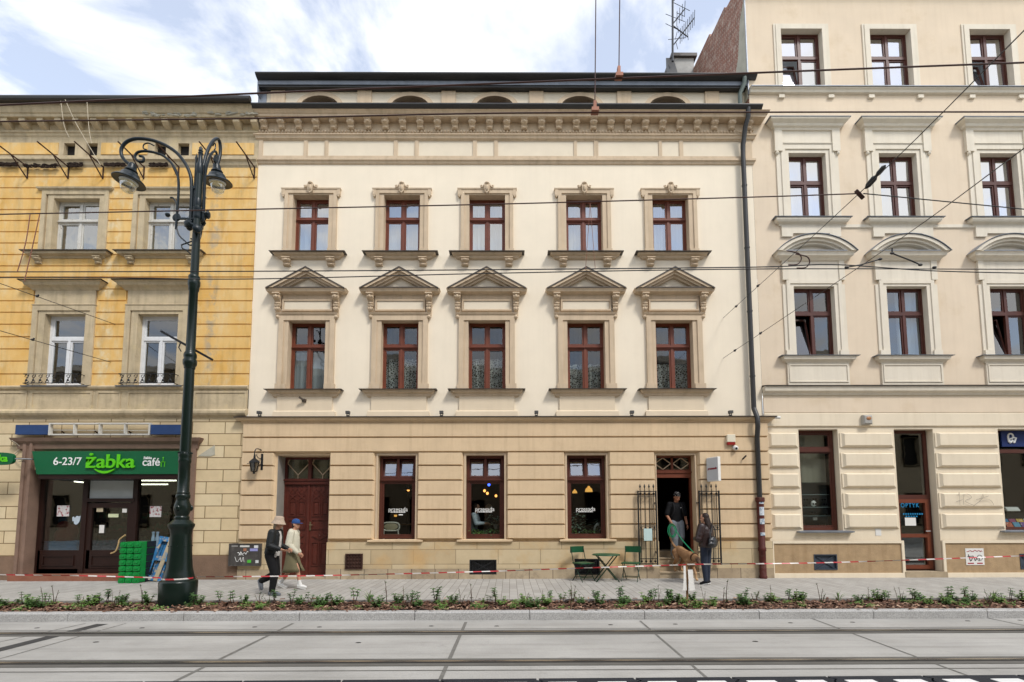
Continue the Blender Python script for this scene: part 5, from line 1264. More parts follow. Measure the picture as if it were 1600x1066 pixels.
for k in range(10):
    an = k * 0.628; mb.ell((LXc + math.cos(an) * R_(37, 0), LY + math.sin(an) * R_(37, 0), lz(853)), 0.012, 0.012, 0.012, 6, 4)
mb.build('base_bell', lampgreen, lamp, smooth=True)
mb = MB()
prof = [(24, 813), (26, 810), (26, 808), (22, 806), (27, 800), (29.5, 795), (28, 789), (23, 783), (22, 780), (25, 778), (25, 774), (22, 772), (24, 770), (20.5, 768), (20, 724), (22.5, 722), (22.5, 718), (21, 716), (23, 713), (23, 709), (20, 707)]
mb.lathe([(R_(a, 0), lz(b)) for a, b in prof], (LXc, LY, 0), 20)
for k in range(14): an = k * 0.4488; mb.ell((LXc + math.cos(an) * R_(23, 0), LY + math.sin(an) * R_(23, 0), lz(708)), 0.016, 0.016, 0.018, 6, 4)
for k in range(3): an = -1.57 + k * 2.09; mb.ell((LXc + math.cos(an) * R_(28, 0), LY + math.sin(an) * R_(28, 0), lz(794)), 0.045, 0.03, 0.06, 6, 5)
mb.build('lower_shaft', lampgreen, lamp, smooth=True)
mb = MB(); prof = [(19.5, 710), (17.5, 577), (20, 576), (20, 573), (24, 570), (25, 564), (21, 561), (23, 558), (23, 554), (19, 551), (17, 549), (16, 456), (19, 454), (19, 450), (22, 446), (22, 440), (19, 437), (21, 435), (20, 432), (15, 430), (14.5, 372), (13, 340), (12, 300), (11, 262)]
mb.lathe([(R_(a, 0), lz(b)) for a, b in prof], (LXc, LY, 0), 18); mb.build('pole', lampgreen, lamp, smooth=True)
mb = MB(); prof = [(11, 345), (15, 342), (16, 338), (15, 333), (18, 330), (18, 326), (12, 324), (14, 320), (13, 312), (9, 308), (9, 276), (12, 272), (14, 265), (13, 258), (8, 254), (8, 246), (7, 243), (10, 240), (7, 238), (9, 236), (6, 234), (7, 232), (2, 229)]
mb.lathe([(R_(a, 0), lz(b)) for a, b in prof], (LXc, LY, 0), 14)
for k, (dx_, py0, py1) in enumerate(((-0.10, 355, 250), (0.10, 345, 262))): mb.lathe([(0.02, lz(py0)), (0.035, lz(py0 - 5)), (0.028, lz((py0 + py1) / 2)), (0.022, lz(py1)), (0.032, lz(py1 - 4)), (0.0, lz(py1 - 12))], (LXc + dx_, LY + 0.03, 0), 8)
mb.build('finial', lampblue, lamp, smooth=True)
mb = MB()
for k in range(5): an = 0.5 + k * 1.2; mb.lathe([(0.06, 0), (0.06, 0.07), (0.085, 0.08), (0.085, 0.12), (0.04, 0.15)], (LXc + 0.08 * math.cos(an), LY + 0.08 * math.sin(an), lz(332 + 8 * k)), 8, axis=(math.cos(an), math.sin(an), 0))
mb.build('bolt_collar', lampblue, lamp, smooth=True)
def smooth_curve(pts, n=5):
    P = [Vector(p) for p in pts]; out = []
    for i in range(len(P) - 1):
        p0, p1, p2, p3 = P[max(i - 1, 0)], P[i], P[i + 1], P[min(i + 2, len(P) - 1)]
        for k in range(n):
            t = k / n; out.append(0.5 * ((2 * p1) + (p2 - p0) * t + (2 * p0 - 5 * p1 + 4 * p2 - p3) * t * t + (3 * p1 - p0 - 3 * p2 + p3) * t ** 3))
    return out + [P[-1]]
SC = (LY + 13.6) / F_PX
def arm(k, ang):
    """one scrolled arm; 2D drawing measured on the left arm, swung round the pole"""
    dirx, diry = math.cos(ang), math.sin(ang)
    def p3(px, py): r = (X(px, py, LY) - LXc) * -1 * k; z_ = lz(py); return (LXc + dirx * r, LY + diry * r, z_ + (z_ - CAM_H) * diry * r / (LY + CAM_D))
    a = thing_part = None
    mb = MB()
    mb.tube(smooth_curve([p3(*q) for q in ((297, 352), (299, 320), (299.5, 290), (297, 272), (289, 255), (276, 239), (258, 227), (236, 219), (213, 217), (198, 222), (190, 232), (190, 243), (196, 252), (204, 258))]), 0.034, 10)
    mb.tube(smooth_curve([p3(*q) for q in ((275, 358), (277, 330), (279, 300), (278, 276), (270, 258), (257, 245), (243, 239), (228, 236.5), (216, 238), (211, 244), (213, 250), (219, 253), (224, 252), (224, 246), (218, 244))]), 0.025, 8)
    mb.tube(smooth_curve([p3(*q) for q in ((276, 356), (280, 368), (289, 377), (296, 383), (302, 382), (303, 376), (298, 373))]), 0.015, 6)
    mb.tube(smooth_curve([p3(*q) for q in ((299, 398), (292, 392), (285, 388), (284, 383), (289, 381), (300, 377))]), 0.014, 6)
    mb.tube(smooth_curve([p3(*q) for q in ((241, 228), (232, 224), (225, 226), (224, 232), (229, 234))]), 0.013, 6)
    mb.tube(smooth_curve([p3(*q) for q in ((278, 330), (276, 318), (271, 310), (266, 309))]), 0.018, 6)
    mb.lathe([(.075, -.012), (.09, 0), (.075, .012)], p3(276, 340), 14, axis=(0, 1, 0)); mb.ell(p3(262, 336), 0.055, 0.045, 0.045, 8, 6)
    mb.bar(p3(275, 342), p3(310, 342), 0.035); mb.bar(p3(297, 293), p3(314, 293), 0.03, 0.06); mb.ell(p3(296, 354), 0.07, 0.07, 0.09, 8, 6)
    arm_o = mb.build('arm', lampblue, lamp, smooth=True)
    # lantern, hanging slightly tilted outwards
    c = Vector(p3(207.5, 258)); tx = Vector((dirx, diry, 0)) * 0.16 + Vector((0, 0, -1)); tx.normalize()
    mb = MB()
    mb.lathe([(0.05, -0.03), (0.08, 0.02), (0.08, 0.08), (0.10, 0.11), (0.12, 0.14), (0.10, 0.17), (0.155, 0.20), (0.18, 0.26), (0.20, 0.29), (0.27, 0.335), (0.30, 0.37), (0.295, 0.385), (0.18, 0.37), (0.05, 0.36)], c, 24, axis=tx)
    sh = mb.build('lamp_shade', lampblue, arm_o, smooth=True)
    MB().lathe([(0.17, 0.372), (0.16, 0.395), (0.12, 0.385), (0.02, 0.38)], c, 20, axis=tx).build('reflector', reflm, arm_o, smooth=True)
    MB().lathe([(0.145, 0.39), (0.15, 0.44), (0.137, 0.50), (0.12, 0.56), (0.07, 0.60), (0.01, 0.615)], c, 18, axis=tx).build('bulb_glass', bulbm, arm_o, smooth=True)
arm(1.0, PI); arm(0.42, math.radians(91))
mb = MB(); mb.bar((X(252, 515, LY + .1), LY + .1, lz(515)), (X(332, 560, LY + .1), LY + .1, lz(560)), 0.045); mb.tube([(LXc - 0.12, LY - 0.1, lz(552)), (LXc - 0.16, LY - 0.12, lz(546)), (LXc - 0.12, LY - .14, lz(540))], 0.012, 6); mb.build('flag_holder', iron, lamp)

# ------------------------------------------------------------------ overhead wires
wirem = mat('tarnished copper wire', '#4a3530', 0.5, 0.2, 3, metal=0.3)
wired = mat('dark steel wire', '#2b2a2b', 0.5, 0.2, 3)
clampm = mat('copper clamp', '#8a5f4e', 0.5, 0.2, 8, metal=0.4)
def wire(pts, Y, r, label, m=wirem, name='overhead_wire', group='tram overhead wires', sagm=0.0):
    P = [FP(px, py, Y if not isinstance(Y, (list, tuple)) else Y[i]) for i, (px, py) in enumerate(pts)]
    t = MB().tube(smooth_curve(P, 6), r, 6).build(name, m)
    return tag(t, label, 'wire', group)
wire([(-260, 178), (0, 164.5), (400, 146), (800, 129.5), (1180, 114), (1600, 98), (1900, 88)], -7.0, 0.012, 'reddish overhead wire climbing to the right across the upper gutter of the cream house')
wire([(-260, 194), (0, 190), (400, 185), (780, 177), (1180, 175.5), (1600, 175), (1900, 175)], -7.0, 0.010, 'overhead wire running along the bracketed cornices of all three houses')
wire([(-260, 339), (0, 335), (400, 327), (780, 319), (1180, 308), (1345, 302.5)], -6.2, 0.009, 'overhead wire across the second floor windows, ending at the rusty pulley')
wire([(1349, 302.5), (1600, 327), (1900, 356)], -6.2, 0.008, 'short overhead wire falling to the right from the rusty pulley', wired)
wire([(-260, 425), (0, 425), (400, 424), (780, 421.5), (1180, 417.5), (1300, 413.5), (1450, 423), (1600, 427), (1900, 433)], -5.8, 0.0085, 'upper one of the two overhead wires just above the triangular pediments', wired)
wire([(-260, 440), (0, 434), (200, 434.5), (400, 436), (780, 427), (1180, 420.5), (1600, 421), (1900, 422)], -5.4, 0.0085, 'lower one of the two overhead wires just above the triangular pediments', wired)
wire([(1130, 497), (1345, 300), (1600, 48), (1680, -32)], [-0.01, -6.2, -9.5, -10.2], 0.006, 'steep diagonal span wire passing the rusty pulley in front of the right house', wired, name='span_wire', group='span wires tied to the facades')
wire([(1130, 560), (1380, 392), (1600, 232), (1700, 160)], [-0.01, -5.4, -9.0, -10], 0.006, 'lower diagonal span wire crossing the segmental pediments of the right house', wired, name='span_wire', group='span wires tied to the facades')
wire([(-120, 402), (0, 443), (180, 507)], [-5, -3, -0.02], 0.008, 'span wire tied to the yellow house beside the first floor window hood', wired, name='span_wire', group='span wires tied to the facades')
wire([(-120, 484), (0, 517), (173, 566)], [-5, -3, -0.02], 0.008, 'span wire tied to the yellow house between its lower windows', wired, name='span_wire', group='span wires tied to the facades')
for px, py0, py1, lab in ((930.5, -60, 172, 'left one of the two hanging dropper wires above the roof of the cream house'), (968, -60, 118, 'right one of the two hanging dropper wires above the roof of the cream house')):
    w_ = wire([(px + 1, py0), (px, (py0 + py1) / 2), (px - 1, py1)], -7.0, 0.008, lab, name='dropper_wire', group='dropper wires')
    t = MB(); c = FP(px - 1, py1, -7.0); t.box(c.x - .05, c.x + .05, -7.05, -6.95, c.z - .04, c.z + .01); t.box(c.x - .02, c.x + .02, -7.03, -6.97, c.z + .01, c.z + .12); t.build('wire_clamp', clampm, w_)
for pts, lab in (([(922, 318), (915, 420)], 'thin dropper wire left of the middle sash in the fourth upper window'), ([(908 + 14, 318), (930, 420)], 'thin reddish dropper wire in front of the fourth upper window')):
    wire(pts, -6.0, 0.004, lab, clampm, name='dropper_wire', group='dropper wires')
for pts, lab in (([(47, 335), (40, 380), (27, 425)], 'left slanting dropper wire in front of the yellow house'), ([(62, 335), (52, 380), (38, 440)], 'right slanting dropper wire in front of the yellow house')):
    wire(pts, -6.0, 0.007, lab, clampm, name='dropper_wire', group='dropper wires')
for pts, lab in (([(95, 158), (100, 195), (108, 215)], 'leftmost pale loose cable hanging from the yellow house gutter'), ([(102, 156), (120, 195), (157, 258)], 'long pale loose cable slanting down from the yellow house gutter'), ([(136, 160), (139, 200), (143, 224)], 'short pale loose cable hanging above the square vents of the yellow house')):
    wire(pts, -0.75, 0.008, lab, mat('pale old cable', '#b5aa94', 0.8) if 'pale old cable' not in MATS else MATS['pale old cable'], name='loose_cable', group='loose cables on the yellow house')
t = thing('wire_pulley', 'rusty pulley and strain insulator on the diagonal span wire', 'pulley', FP(1348, 302, -6.2), 'fittings on the overhead wires')
mb = MB(); c = FP(1343, 304, -6.2); mb.lathe([(0.07, -.02), (0.09, -.025), (0.09, .025), (0.07, .02)], c, 14, axis=(0.35, -0.5, 0.3)); mb.build('wheel', rusty, t)
mb = MB(); a, b = FP(1352, 295, -6.25), FP(1377, 266, -6.5); mb.lathe([(0.012, 0), (0.04, 0.05), (0.045, 0.16), (0.02, 0.2), (0.035, 0.24), (0.035, 0.33), (0.01, 0.36)], a, 10, axis=b - a); mb.build('insulator', wired, t)
t = thing('wire_hook', 'pair of curled contact rods on the overhead wires in front of the right house', 'wire fitting', FP(1246, 410, -5.6), 'fittings on the overhead wires')
for dx_, dy_ in ((0, 0), (13, 5)):
    mb = MB(); P = [FP(px + dx_, py + dy_, -5.6) for px, py in ((1232, 414), (1246, 413), (1252, 405), (1249, 397), (1240, 394), (1230, 392))]; mb.tube(smooth_curve(P), 0.010, 6); mb.build('curled_rod', wirem, t)
t = thing('wire_spreader', 'dark wire spreader with two stays in front of the middle segmental pediment', 'wire fitting', FP(1380, 400, -5.4), 'fittings on the overhead wires')
mb = MB(); 
for pts in (((1321, 418), (1345, 414), (1375, 405)), ((1394, 396), (1425, 408), (1440, 415)), ((1394, 396), (1394, 388))): mb.tube([FP(px, py, -5.5) for px, py in pts], 0.011, 6)
for px, py in ((1323, 418), (1375, 405), (1394, 396), (1438, 414), (1460, 418)): c = FP(px, py, -5.5); mb.ell(c, 0.04, 0.022, 0.022, 8, 6)
mb.build('spreader_rods', wired, t)
# wall anchors at the span wire ends and strain beads
def bead(px, py, Y, lab, grp='strain insulators on the span wires'):
    c = FP(px, py, Y); t = MB(); t.ell(c, 0.035, 0.03, 0.03, 8, 6); t.ell(c + Vector((0.03, 0, 0.025)), 0.02, 0.02, 0.02, 6, 5); tag(t.build('strain_insulator', wired), lab, 'insulator', grp)
bead(1150, 479, -0.6, 'dark bead low on the upper diagonal span wire beside the downpipe'); bead(1184, 447, -1.5, 'dark bead higher on the upper diagonal span wire right of the downpipe')
bead(1148, 548, -0.6, 'dark bead low on the lower diagonal span wire beside the downpipe'); bead(1188, 521, -1.4, 'dark bead higher on the lower diagonal span wire right of the downpipe')
bead(58, 463, -2.0, 'dark bead on the upper span wire of the yellow house'); bead(51, 531, -2.0, 'dark bead on the lower span wire of the yellow house')
# iron brackets high on the yellow house
for px, lab in ((-10, None), (46, 'leftmost'), (109.4, 'second from the left'), (163.5, 'third from the left'), (227, 'fourth from the left, behind the lamp arm'), (281, 'fifth, above the right upper window'), (345, 'sixth, right of the lamp post'), (399, 'last one, beside the cream house')):
    if lab is None: continue
    x = X(px, 262); zt_, zb_ = Z(263, 200), Z(281, 200)
    t = MB(); p_ = -0.035
    t.bar((x, p_, zt_ + 0.03), (x, p_, zb_), 0.03); t.bar((x, p_, zt_), (x, -1.0, zt_ + 0.02), 0.026); t.bar((x, p_, zb_), (x, -0.52, zt_), 0.024)
    tag(t.build('iron_bracket', rusty), 'rusty iron bracket under the yellow house cornice, ' + lab, 'bracket', 'iron brackets on the yellow house')

# ------------------------------------------------------------------ signs and fittings on the walls
signgreen = mat('dark green sign panel', '#0a5a35', 0.45, 0.06, 3, spec=0.4)
lime = mat('lime green letters', '#5cc41c', 0.4, 0.04, 5)
whitel = mat('white lettering', '#e4e4e0', 0.5, 0.03, 5)
ys = -0.34
t = thing('shop_sign', 'long green shop fascia sign with lime żabka lettering over the grocery', 'shop sign', (X(165, 722), ys, Z(722, 165)))
mb = MB(); zt_, zb_ = Z(705, 165, ys), Z(741, 165, ys); xa, xb, xc_, xd_ = X(50, 705, ys), X(290, 705, ys), X(57, 741, ys), X(285, 741, ys)
mb.prism([(xa, zt_), (xb, zt_), (xd_, zb_), (xc_, zb_)], ys, 0.02); mb.build('panel', signgreen, t)
MB().box(xc_ + 0.03, xd_ - 0.03, ys + 0.03, 0.1, zb_ - 0.12, zb_).build('soffit', shopwood, t)
def hpx(p, Y): return p * (13.6 + Y) / F_PX
txt('lettering_hours', '6-23/7', hpx(17, ys), (X(105.5, 721.5, ys), ys - 0.006, Z(721.5, 105, ys)), whitel, t, offset=0.002)
zl_ = Z(722, 173, ys)
txt('lettering_name', 'żabka', hpx(30, ys), (X(173.5, 722, ys), ys - 0.03, zl_), lime, t, offset=0.006, ext=0.02, sx=1.08)
mb = MB(); xm_ = X(165, 735, ys); n = 16
mb.ring([(xm_ - 0.27 + 0.54 * i / n, Z(733, 165, ys) - 0.12 * math.sin(PI * i / n) ** 0.8) for i in range(n + 1)], [(xm_ - 0.26 + 0.52 * i / n, Z(733, 165, ys) - 0.06 * math.sin(PI * i / n) ** 0.8 + 0.004) for i in range(n + 1)], ys - 0.05, ys, closed=False); mb.build('smile', lime, t)
txt('lettering_cafe', 'café', hpx(17.5, ys), (X(236.5, 722.5, ys), ys - 0.006, Z(722.5, 236, ys)), whitel, t, offset=0.003)
txt('lettering_small', 'żabka', hpx(5.5, ys), (X(231, 715.8, ys), ys - 0.006, Z(715.8, 231, ys)), whitel, t, offset=0.003)
mb = MB(); cx_ = X(255, 724, ys); cz_ = Z(722, 255, ys); mb.bar((cx_ - .05, ys - .01, cz_), (cx_ - .04, ys - .01, cz_ - .13), .012); mb.bar((cx_ + .05, ys - .01, cz_), (cx_ + .04, ys - .01, cz_ - .13), .012); mb.bar((cx_ - .06, ys - .01, cz_), (cx_ + .06, ys - .01, cz_), .012); mb.bar((cx_, ys - .01, cz_), (cx_, ys - .01, cz_ + .1), .01); mb.ell((cx_, ys - .01, cz_ + .11), .02, .008, .02, 8, 6); mb.build('cup_icon', lime, t)
t = thing('hanging_sign', 'small rounded green sign reading żabka at the left edge', 'sign', (X(0, 717, -0.6), -0.6, Z(717, 0, -0.6)))
mb = MB(); cx_, cz_ = X(-10, 717, -0.6), Z(717, 0, -0.6)
pts = [(cx_ + 0.54 * math.copysign(abs(math.cos(a)) ** 0.45, math.cos(a)), cz_ + 0.16 * math.copysign(abs(math.sin(a)) ** 0.6, math.sin(a))) for a in [2 * PI * k / 32 for k in range(32)]]
mb.prism(pts, -0.64, -0.56); mb.build('panel', signgreen, t); txt('lettering_name', 'żabka', hpx(15, -.6), (cx_ + 0.1, -0.65, cz_ + 0.0), lime, t, offset=0.008, sx=1.05)
mb = MB(); mb.tube([(cx_ + 0.52, -0.6, cz_), (cx_ + 0.7, -0.3, cz_ + 0.02), (cx_ + 0.75, -0.05, cz_ + 0.05)], 0.02, 6); mb.build('bracket', steel, t)
mb = MB(); yb_ = -0.22; P = [(X(32, 672), yb_, Z(690, 35)), (X(38, 690), -0.1, Z(700, 40)), (X(28, 712), -0.1, Z(712, 30)), (X(36, 722), -0.12, Z(722, 40)), (X(50, 718), -0.2, Z(718, 50))]; mb.tube(smooth_curve(P), 0.012, 6)
tag(mb.build('sign_cable', MATS['pale old cable']), 'pale cable looping beside the green sign at the left edge', 'cable')
t = thing('old_sign_frame', 'old signboard frame with blue end panels and an empty white middle', 'sign frame', (X(150, 672), -0.2, Z(672, 150)))
zt_, zb_ = Z(664, 150, -.2), Z(679, 150, -.2)
bluep = mat('faded blue panel', '#27406b', 0.6, 0.15, 4, dirtamt=0.15)
MB().box(X(25, 672, -.2), X(76, 672, -.2), -0.22, -0.12, zb_, zt_).build('blue_panel', bluep, t); MB().box(X(236, 672, -.2), X(288, 672, -.2), -0.22, -0.12, zb_, zt_).build('blue_panel', bluep, t)
mb = MB(); xa, xb = X(77, 672, -.2), X(235, 672, -.2); mb.frame(xa, xb, zb_ - .02, zt_ + .05, 0.035, -0.23, -0.13)
for k in range(1, 4): x = xa + (xb - xa) * k / 4; mb.box(x - .015, x + .015, -0.23, -0.13, zb_, zt_ + 0.03)
mb.bar((xa, -.15, (zb_ + zt_) / 2), (xb, -.15, (zb_ + zt_) / 2 - .02), .012); mb.build('white_frame', whitepeel, t)
mb = MB()
for k in range(3): x = xa + (xb - xa) * (k + .3) / 3; mb.bar((x, -.13, zb_ + .1), (x, -.02, zb_ + .05), .025)
mb.build('stays', rusty, t)
# wall lantern by the carved door
xl_ = X(399, 720, -.25)
t = thing('wall_lantern', 'black wrought iron wall lantern left of the carved wooden door', 'lantern', (xl_, -0.25, Z(725, 399, -.25)))
mb = MB(); zc_ = Z(728, 399, -.3); mb.lathe([(0.0, -0.22), (0.035, -0.2), (0.03, -0.17), (0.10, -0.14)], (xl_, -.3, zc_), 6); mb.lathe([(0.02, 0.3), (0.03, 0.24), (0.03, 0.2), (0.07, 0.17), (0.14, 0.11), (0.15, 0.085), (0.115, 0.08)], (xl_, -.3, zc_), 6)
for k in range(6): an = k * PI / 3; mb.bar((xl_ + .075 * math.cos(an), -.3 + .075 * math.sin(an), zc_ - .14), (xl_ + .12 * math.cos(an), -.3 + .12 * math.sin(an), zc_ + .09), .016)
mb.build('cage', iron, t); MB().lathe([(0.07, -0.13), (0.11, 0.08)], (xl_, -.3, zc_), 6).build('glass', glassmat('smoky lantern glass', 0.12, '#8d8f8c'), t)
mb = MB(); mb.tube(smooth_curve([(xl_ + .12, -.05, zc_ - .02), (xl_ + .12, -.06, zc_ + .3), (xl_ + .11, -.1, zc_ + .42), (xl_ + .03, -.25, zc_ + .46), (xl_, -.3, zc_ + .38), (xl_, -.3, zc_ + .28)]), 0.014, 6); mb.box(xl_ + .09, xl_ + .15, -.14, -.1, zc_ - .1, zc_ + .34)
mb.tube(smooth_curve([(xl_ + .12, -.1, zc_ + .2), (xl_ + .05, -.2, zc_ + .22), (xl_ + .02, -.25, zc_ + .3)]), .01, 6); mb.bar((xl_ - .19, -.3, zc_ + .06), (xl_ + .14, -.12, zc_ + .06), .015); mb.build('bracket', iron, t)
# box sign, alarm box, motion lamp, hook
t = thing('box_sign', 'white projecting box sign with a red script word beside the cafe door', 'sign', (X(1115, 733, -.4), -0.4, Z(733, 1115, -.4)))
mb = MB(); xs_, zs2_ = X(1112, 733, -.45), Z(733, 1115, -.45); sw, sh = 0.36, 0.62
Mx = Matrix.Translation((xs_, -.45, zs2_)) @ Matrix.Rotation(math.radians(-58), 4, 'Z')
bx = MB(); bx.box(-0.38 / 2, 0.38 / 2, -.09, .09, -sh / 2, sh / 2); bx.xf(Mx); 
bx2 = bx
xs1, xs2 = X(1104.5, 733, -.55), X(1121, 733, -.2)
mb = MB(); y1, y2_ = -0.62, -0.16; zt_, zb_ = Z(714, 1112, -.4), Z(752, 1112, -.4)
# the face turns towards the door; the slim edge faces the street
vs_ = [(xs1 + .15, y2_, zb_), (xs1 + 0.31, y1 + .12, zb_), (xs1 + 0.40, y1 + 0.16, zb_), (xs1 + 0.24, y2_ + 0.04, zb_)]
mb.prism_z([(v[0], v[1]) for v in vs_], zb_, zt_); mb.build('box', white, t, bevel=0.01)
fd = (Vector(vs_[1]) - Vector(vs_[0])); an = math.atan2(fd.y, fd.x); fm = (Vector(vs_[0]) + Vector(vs_[1])) / 2; nrm = Vector((fd.y, -fd.x, 0)).normalized()
MB().add([Vector((v[0], v[1], z)) + nrm * .004 for v, z in ((vs_[0], zb_ + .03), (vs_[1], zb_ + .03), (vs_[1], zt_ - .03), (vs_[0], zt_ - .03))], [(0, 1, 2, 3)]).build('face', mat('pale grey sign face', '#bfc1c2', 0.5, 0.03, 3), t, fix=False)
txt('lettering_name', 'przesada', 0.085, (fm.x + nrm.x * .008, fm.y + nrm.y * .008, (zb_ + zt_) / 2 + .02), mat('red sign letters', '#8e1f2c', 0.5), t, rz=an, shear=0.25, offset=0.002)
mb = MB(); mb.box(xs1 + .18, xs1 + .22, -.17, -.05, zt_ - .1, zt_ - .06); mb.box(xs1 + .18, xs1 + .22, -.17, -.05, zb_ + .06, zb_ + .1); mb.build('bracket', iron, t)
t = thing('alarm_box', 'cream alarm box with a red lower edge above the box sign', 'alarm', (X(1142, 687), -.15, Z(687, 1142)))
xa, xb, za_, zb_ = X(1136, 687, -.2), X(1149, 687, -.2), Z(695, 1142, -.2), Z(679, 1142, -.2)
MB().box(xa, xb, -.22, -.11, za_ + .07, zb_).build('housing', mat('cream plastic', '#d8cfb8', 0.5, 0.04, 4), t, bevel=0.012); MB().box(xa + .01, xb - .01, -.215, -.11, za_, za_ + .07).build('red_lens', mat('red plastic lens', '#8c2420', 0.35, 0.1, 5), t)
t = thing('motion_lamp', 'small round white motion lamp under the alarm box', 'lamp', (X(1149, 700), -.15, Z(700, 1149)))
mb = MB(); c = FP(1149, 700, -.18); mb.lathe([(0.03, -.07), (0.06, -.05), (0.07, 0), (0.06, .05), (0.03, .07)], c, 12, axis=(0.3, -1, -.4)); mb.build('body', white, t, smooth=True); MB().ell(c + Vector((.0, -.06, -.02)), .035, .03, .035, 8, 6).build('lens', black, t)
mb = MB(); c = FP(1160, 718, -.15); mb.bar(c, c + Vector((.05, -.12, .09)), .03); mb.box(c.x - .06, c.x + .02, -.12, -.09, c.z - .03, c.z + .02); tag(mb.build('flag_bracket', iron), 'short black flag bracket between the box sign and the downpipe', 'bracket')
mb = MB(); c = FP(1107, 697, -.12); mb.box(c.x - .05, c.x + .05, -.13, -.09, c.z - .05, c.z + .05); tag(mb.build('junction_box', mat('bare wall box', '#6e6455', 0.9)), 'small open junction box over the cafe door', 'junction box')
# spotlights on the ledge and the little camera
ledge = zc + 0.225
for px, lab in ((406, 'at the left corner'), (544, 'between the first and second windows'), (690, 'between the second and third windows'), (838, 'between the third and fourth windows'), (987, 'between the fourth and fifth windows'), (1141, 'left of the downpipe')):
    x = X(px, 646, -.12); t = MB(); t.box(x - .05, x + .05, -.2, -.09, ledge + .035, ledge + .11); t.bar((x - .03, -.13, ledge - .01), (x - .03, -.13, ledge + .06), .015); t.bar((x + .03, -.13, ledge - .01), (x + .03, -.13, ledge + .06), .015); t.box(x - .04, x + .04, -.15, -.1, ledge - .02, ledge + .004)
    t.xf(Matrix.Translation((x, -.14, ledge)) @ Matrix.Rotation(0.0, 4, 'X') @ Matrix.Translation((-x, .14, -ledge)))
    tag(t.build('spotlight', mat('grey spotlight housing', '#4b4a48', 0.5) if 'grey spotlight housing' not in MATS else MATS['grey spotlight housing']), 'small spotlight on the ledge of the cream house ' + lab, 'spotlight', 'spotlights on the ledge')
t = MB(); c = FP(473, 625, -.12); t.bar(c + Vector((-.07, -.08, .06)), c + Vector((.02, 0, 0)), .045); t.lathe([(.05, 0), (.05, .05)], c + Vector((.02, 0.05, -.01)), 10, axis=(0, -1, 0)); t.box(c.x - .03, c.x + .07, -.08, -.05, c.z - .05, c.z + .03); tag(t.build('security_camera', mat('bronze camera', '#4a4036', 0.5)), 'little dark security camera under the first window sill of the cream house', 'camera')
t = MB(); c = FP(1205, 653, -.1); t.lathe([(.045, 0), (.05, .05), (.03, .08)], (c.x, -.06, c.z), 12, axis=(0, -1, 0)); t.lathe([(.03, 0), (.038, .02), (.038, .17), (.03, .18)], c + Vector((.02, -.06, -.0)), 10, axis=(1, -.5, -.15)); tag(t.build('security_camera', white, smooth=True), 'white bullet camera at the left end of the right house', 'camera')
t = thing('siren_box', 'grey siren box with an orange lens above the optician', 'alarm', (X(1356, 656), -.1, Z(656, 1356)))
xa, xb, za_, zb_ = X(1349, 656, -.15), X(1363, 656, -.15), Z(663, 1356, -.15), Z(648.5, 1356, -.15); MB().chamfer_box(xa, xb, -.18, -.065, za_, zb_, .03).build('housing', mat('grey plastic', '#a7a49c', 0.5), t)
MB().ell(((xa + xb) / 2 + .01, -.18, (za_ + zb_) / 2 + .03), .07, .02, .05, 10, 6).build('lens', mat('orange lens', '#a8744a', 0.35), t)
# electrical cabinet with stickers and scrawls
t = thing('electrical_cabinet', 'dark metal electrical cabinet with stickers and scrawls by the house joint', 'cabinet', (X(382, 867, -.2), -.2, Z(885, 382, -.2)))
xa, xb, za_, zb_ = X(357.5, 867, -.2), X(406.5, 867, -.2), Z(884.5, 382, -.2), Z(849.5, 382, -.2)
mb = MB(); mb.box(xa, xb, -.2, -.03, za_, zb_); mb.frame(xa, xb, za_, zb_, .025, -.215, -.19); mb.build('box', mat('dark scuffed metal', '#45423f', 0.6, 0.2, 6, 0.1, 60, patch='#5f5b57', patchpos=(0.5, 0.7), pscale=5), t)
def scrawl(mb, x0, x1, z0, z1, y, n, r=0.006, seed=1):
    rr = random.Random(seed); P = [(x0 + (x1 - x0) * (i + rr.uniform(-.4, .4)) / n, y, rr.uniform(z0, z1)) for i in range(n + 1)]
    mb.tube(smooth_curve(P, 4), r, 4)
w_, h_ = xb - xa, zb_ - za_
for u, v, uw, vh, c_ in ((.35, .84, .3, .08, '#c9c8c2'), (.80, .80, .13, .12, '#cfd0cf'), (.67, .66, .25, .12, '#8f8fc0'), (.46, .66, .1, .13, '#9c6a52'), (.60, .14, .12, .13, '#4fae3a'), (.86, .13, .1, .13, '#c8cbc9'), (.08, .86, .2, .06, '#8e8c88')):
    n_ = 'sticker ' + c_; m_ = MATS.get(n_) or mat(n_, c_, 0.7, 0.12, 25)
    q = MB(); q.box(xa + w_ * u, xa + w_ * (u + uw), -.207, -.203, za_ + h_ * v, za_ + h_ * (v + vh)); q.build('sticker', m_, t)
mb = MB(); scrawl(mb, xa + w_ * .28, xa + w_ * .62, za_ + h_ * .5, za_ + h_ * .66, -.206, 9, .007, 3); scrawl(mb, xa + w_ * .3, xa + w_ * .5, za_ + h_ * .44, za_ + h_ * .5, -.206, 3, .006, 5); scrawl(mb, xa + w_ * .2, xa + w_ * .5, za_ + h_ * .15, za_ + h_ * .42, -.206, 10, .005, 8); mb.build('scrawl', whitel, t)
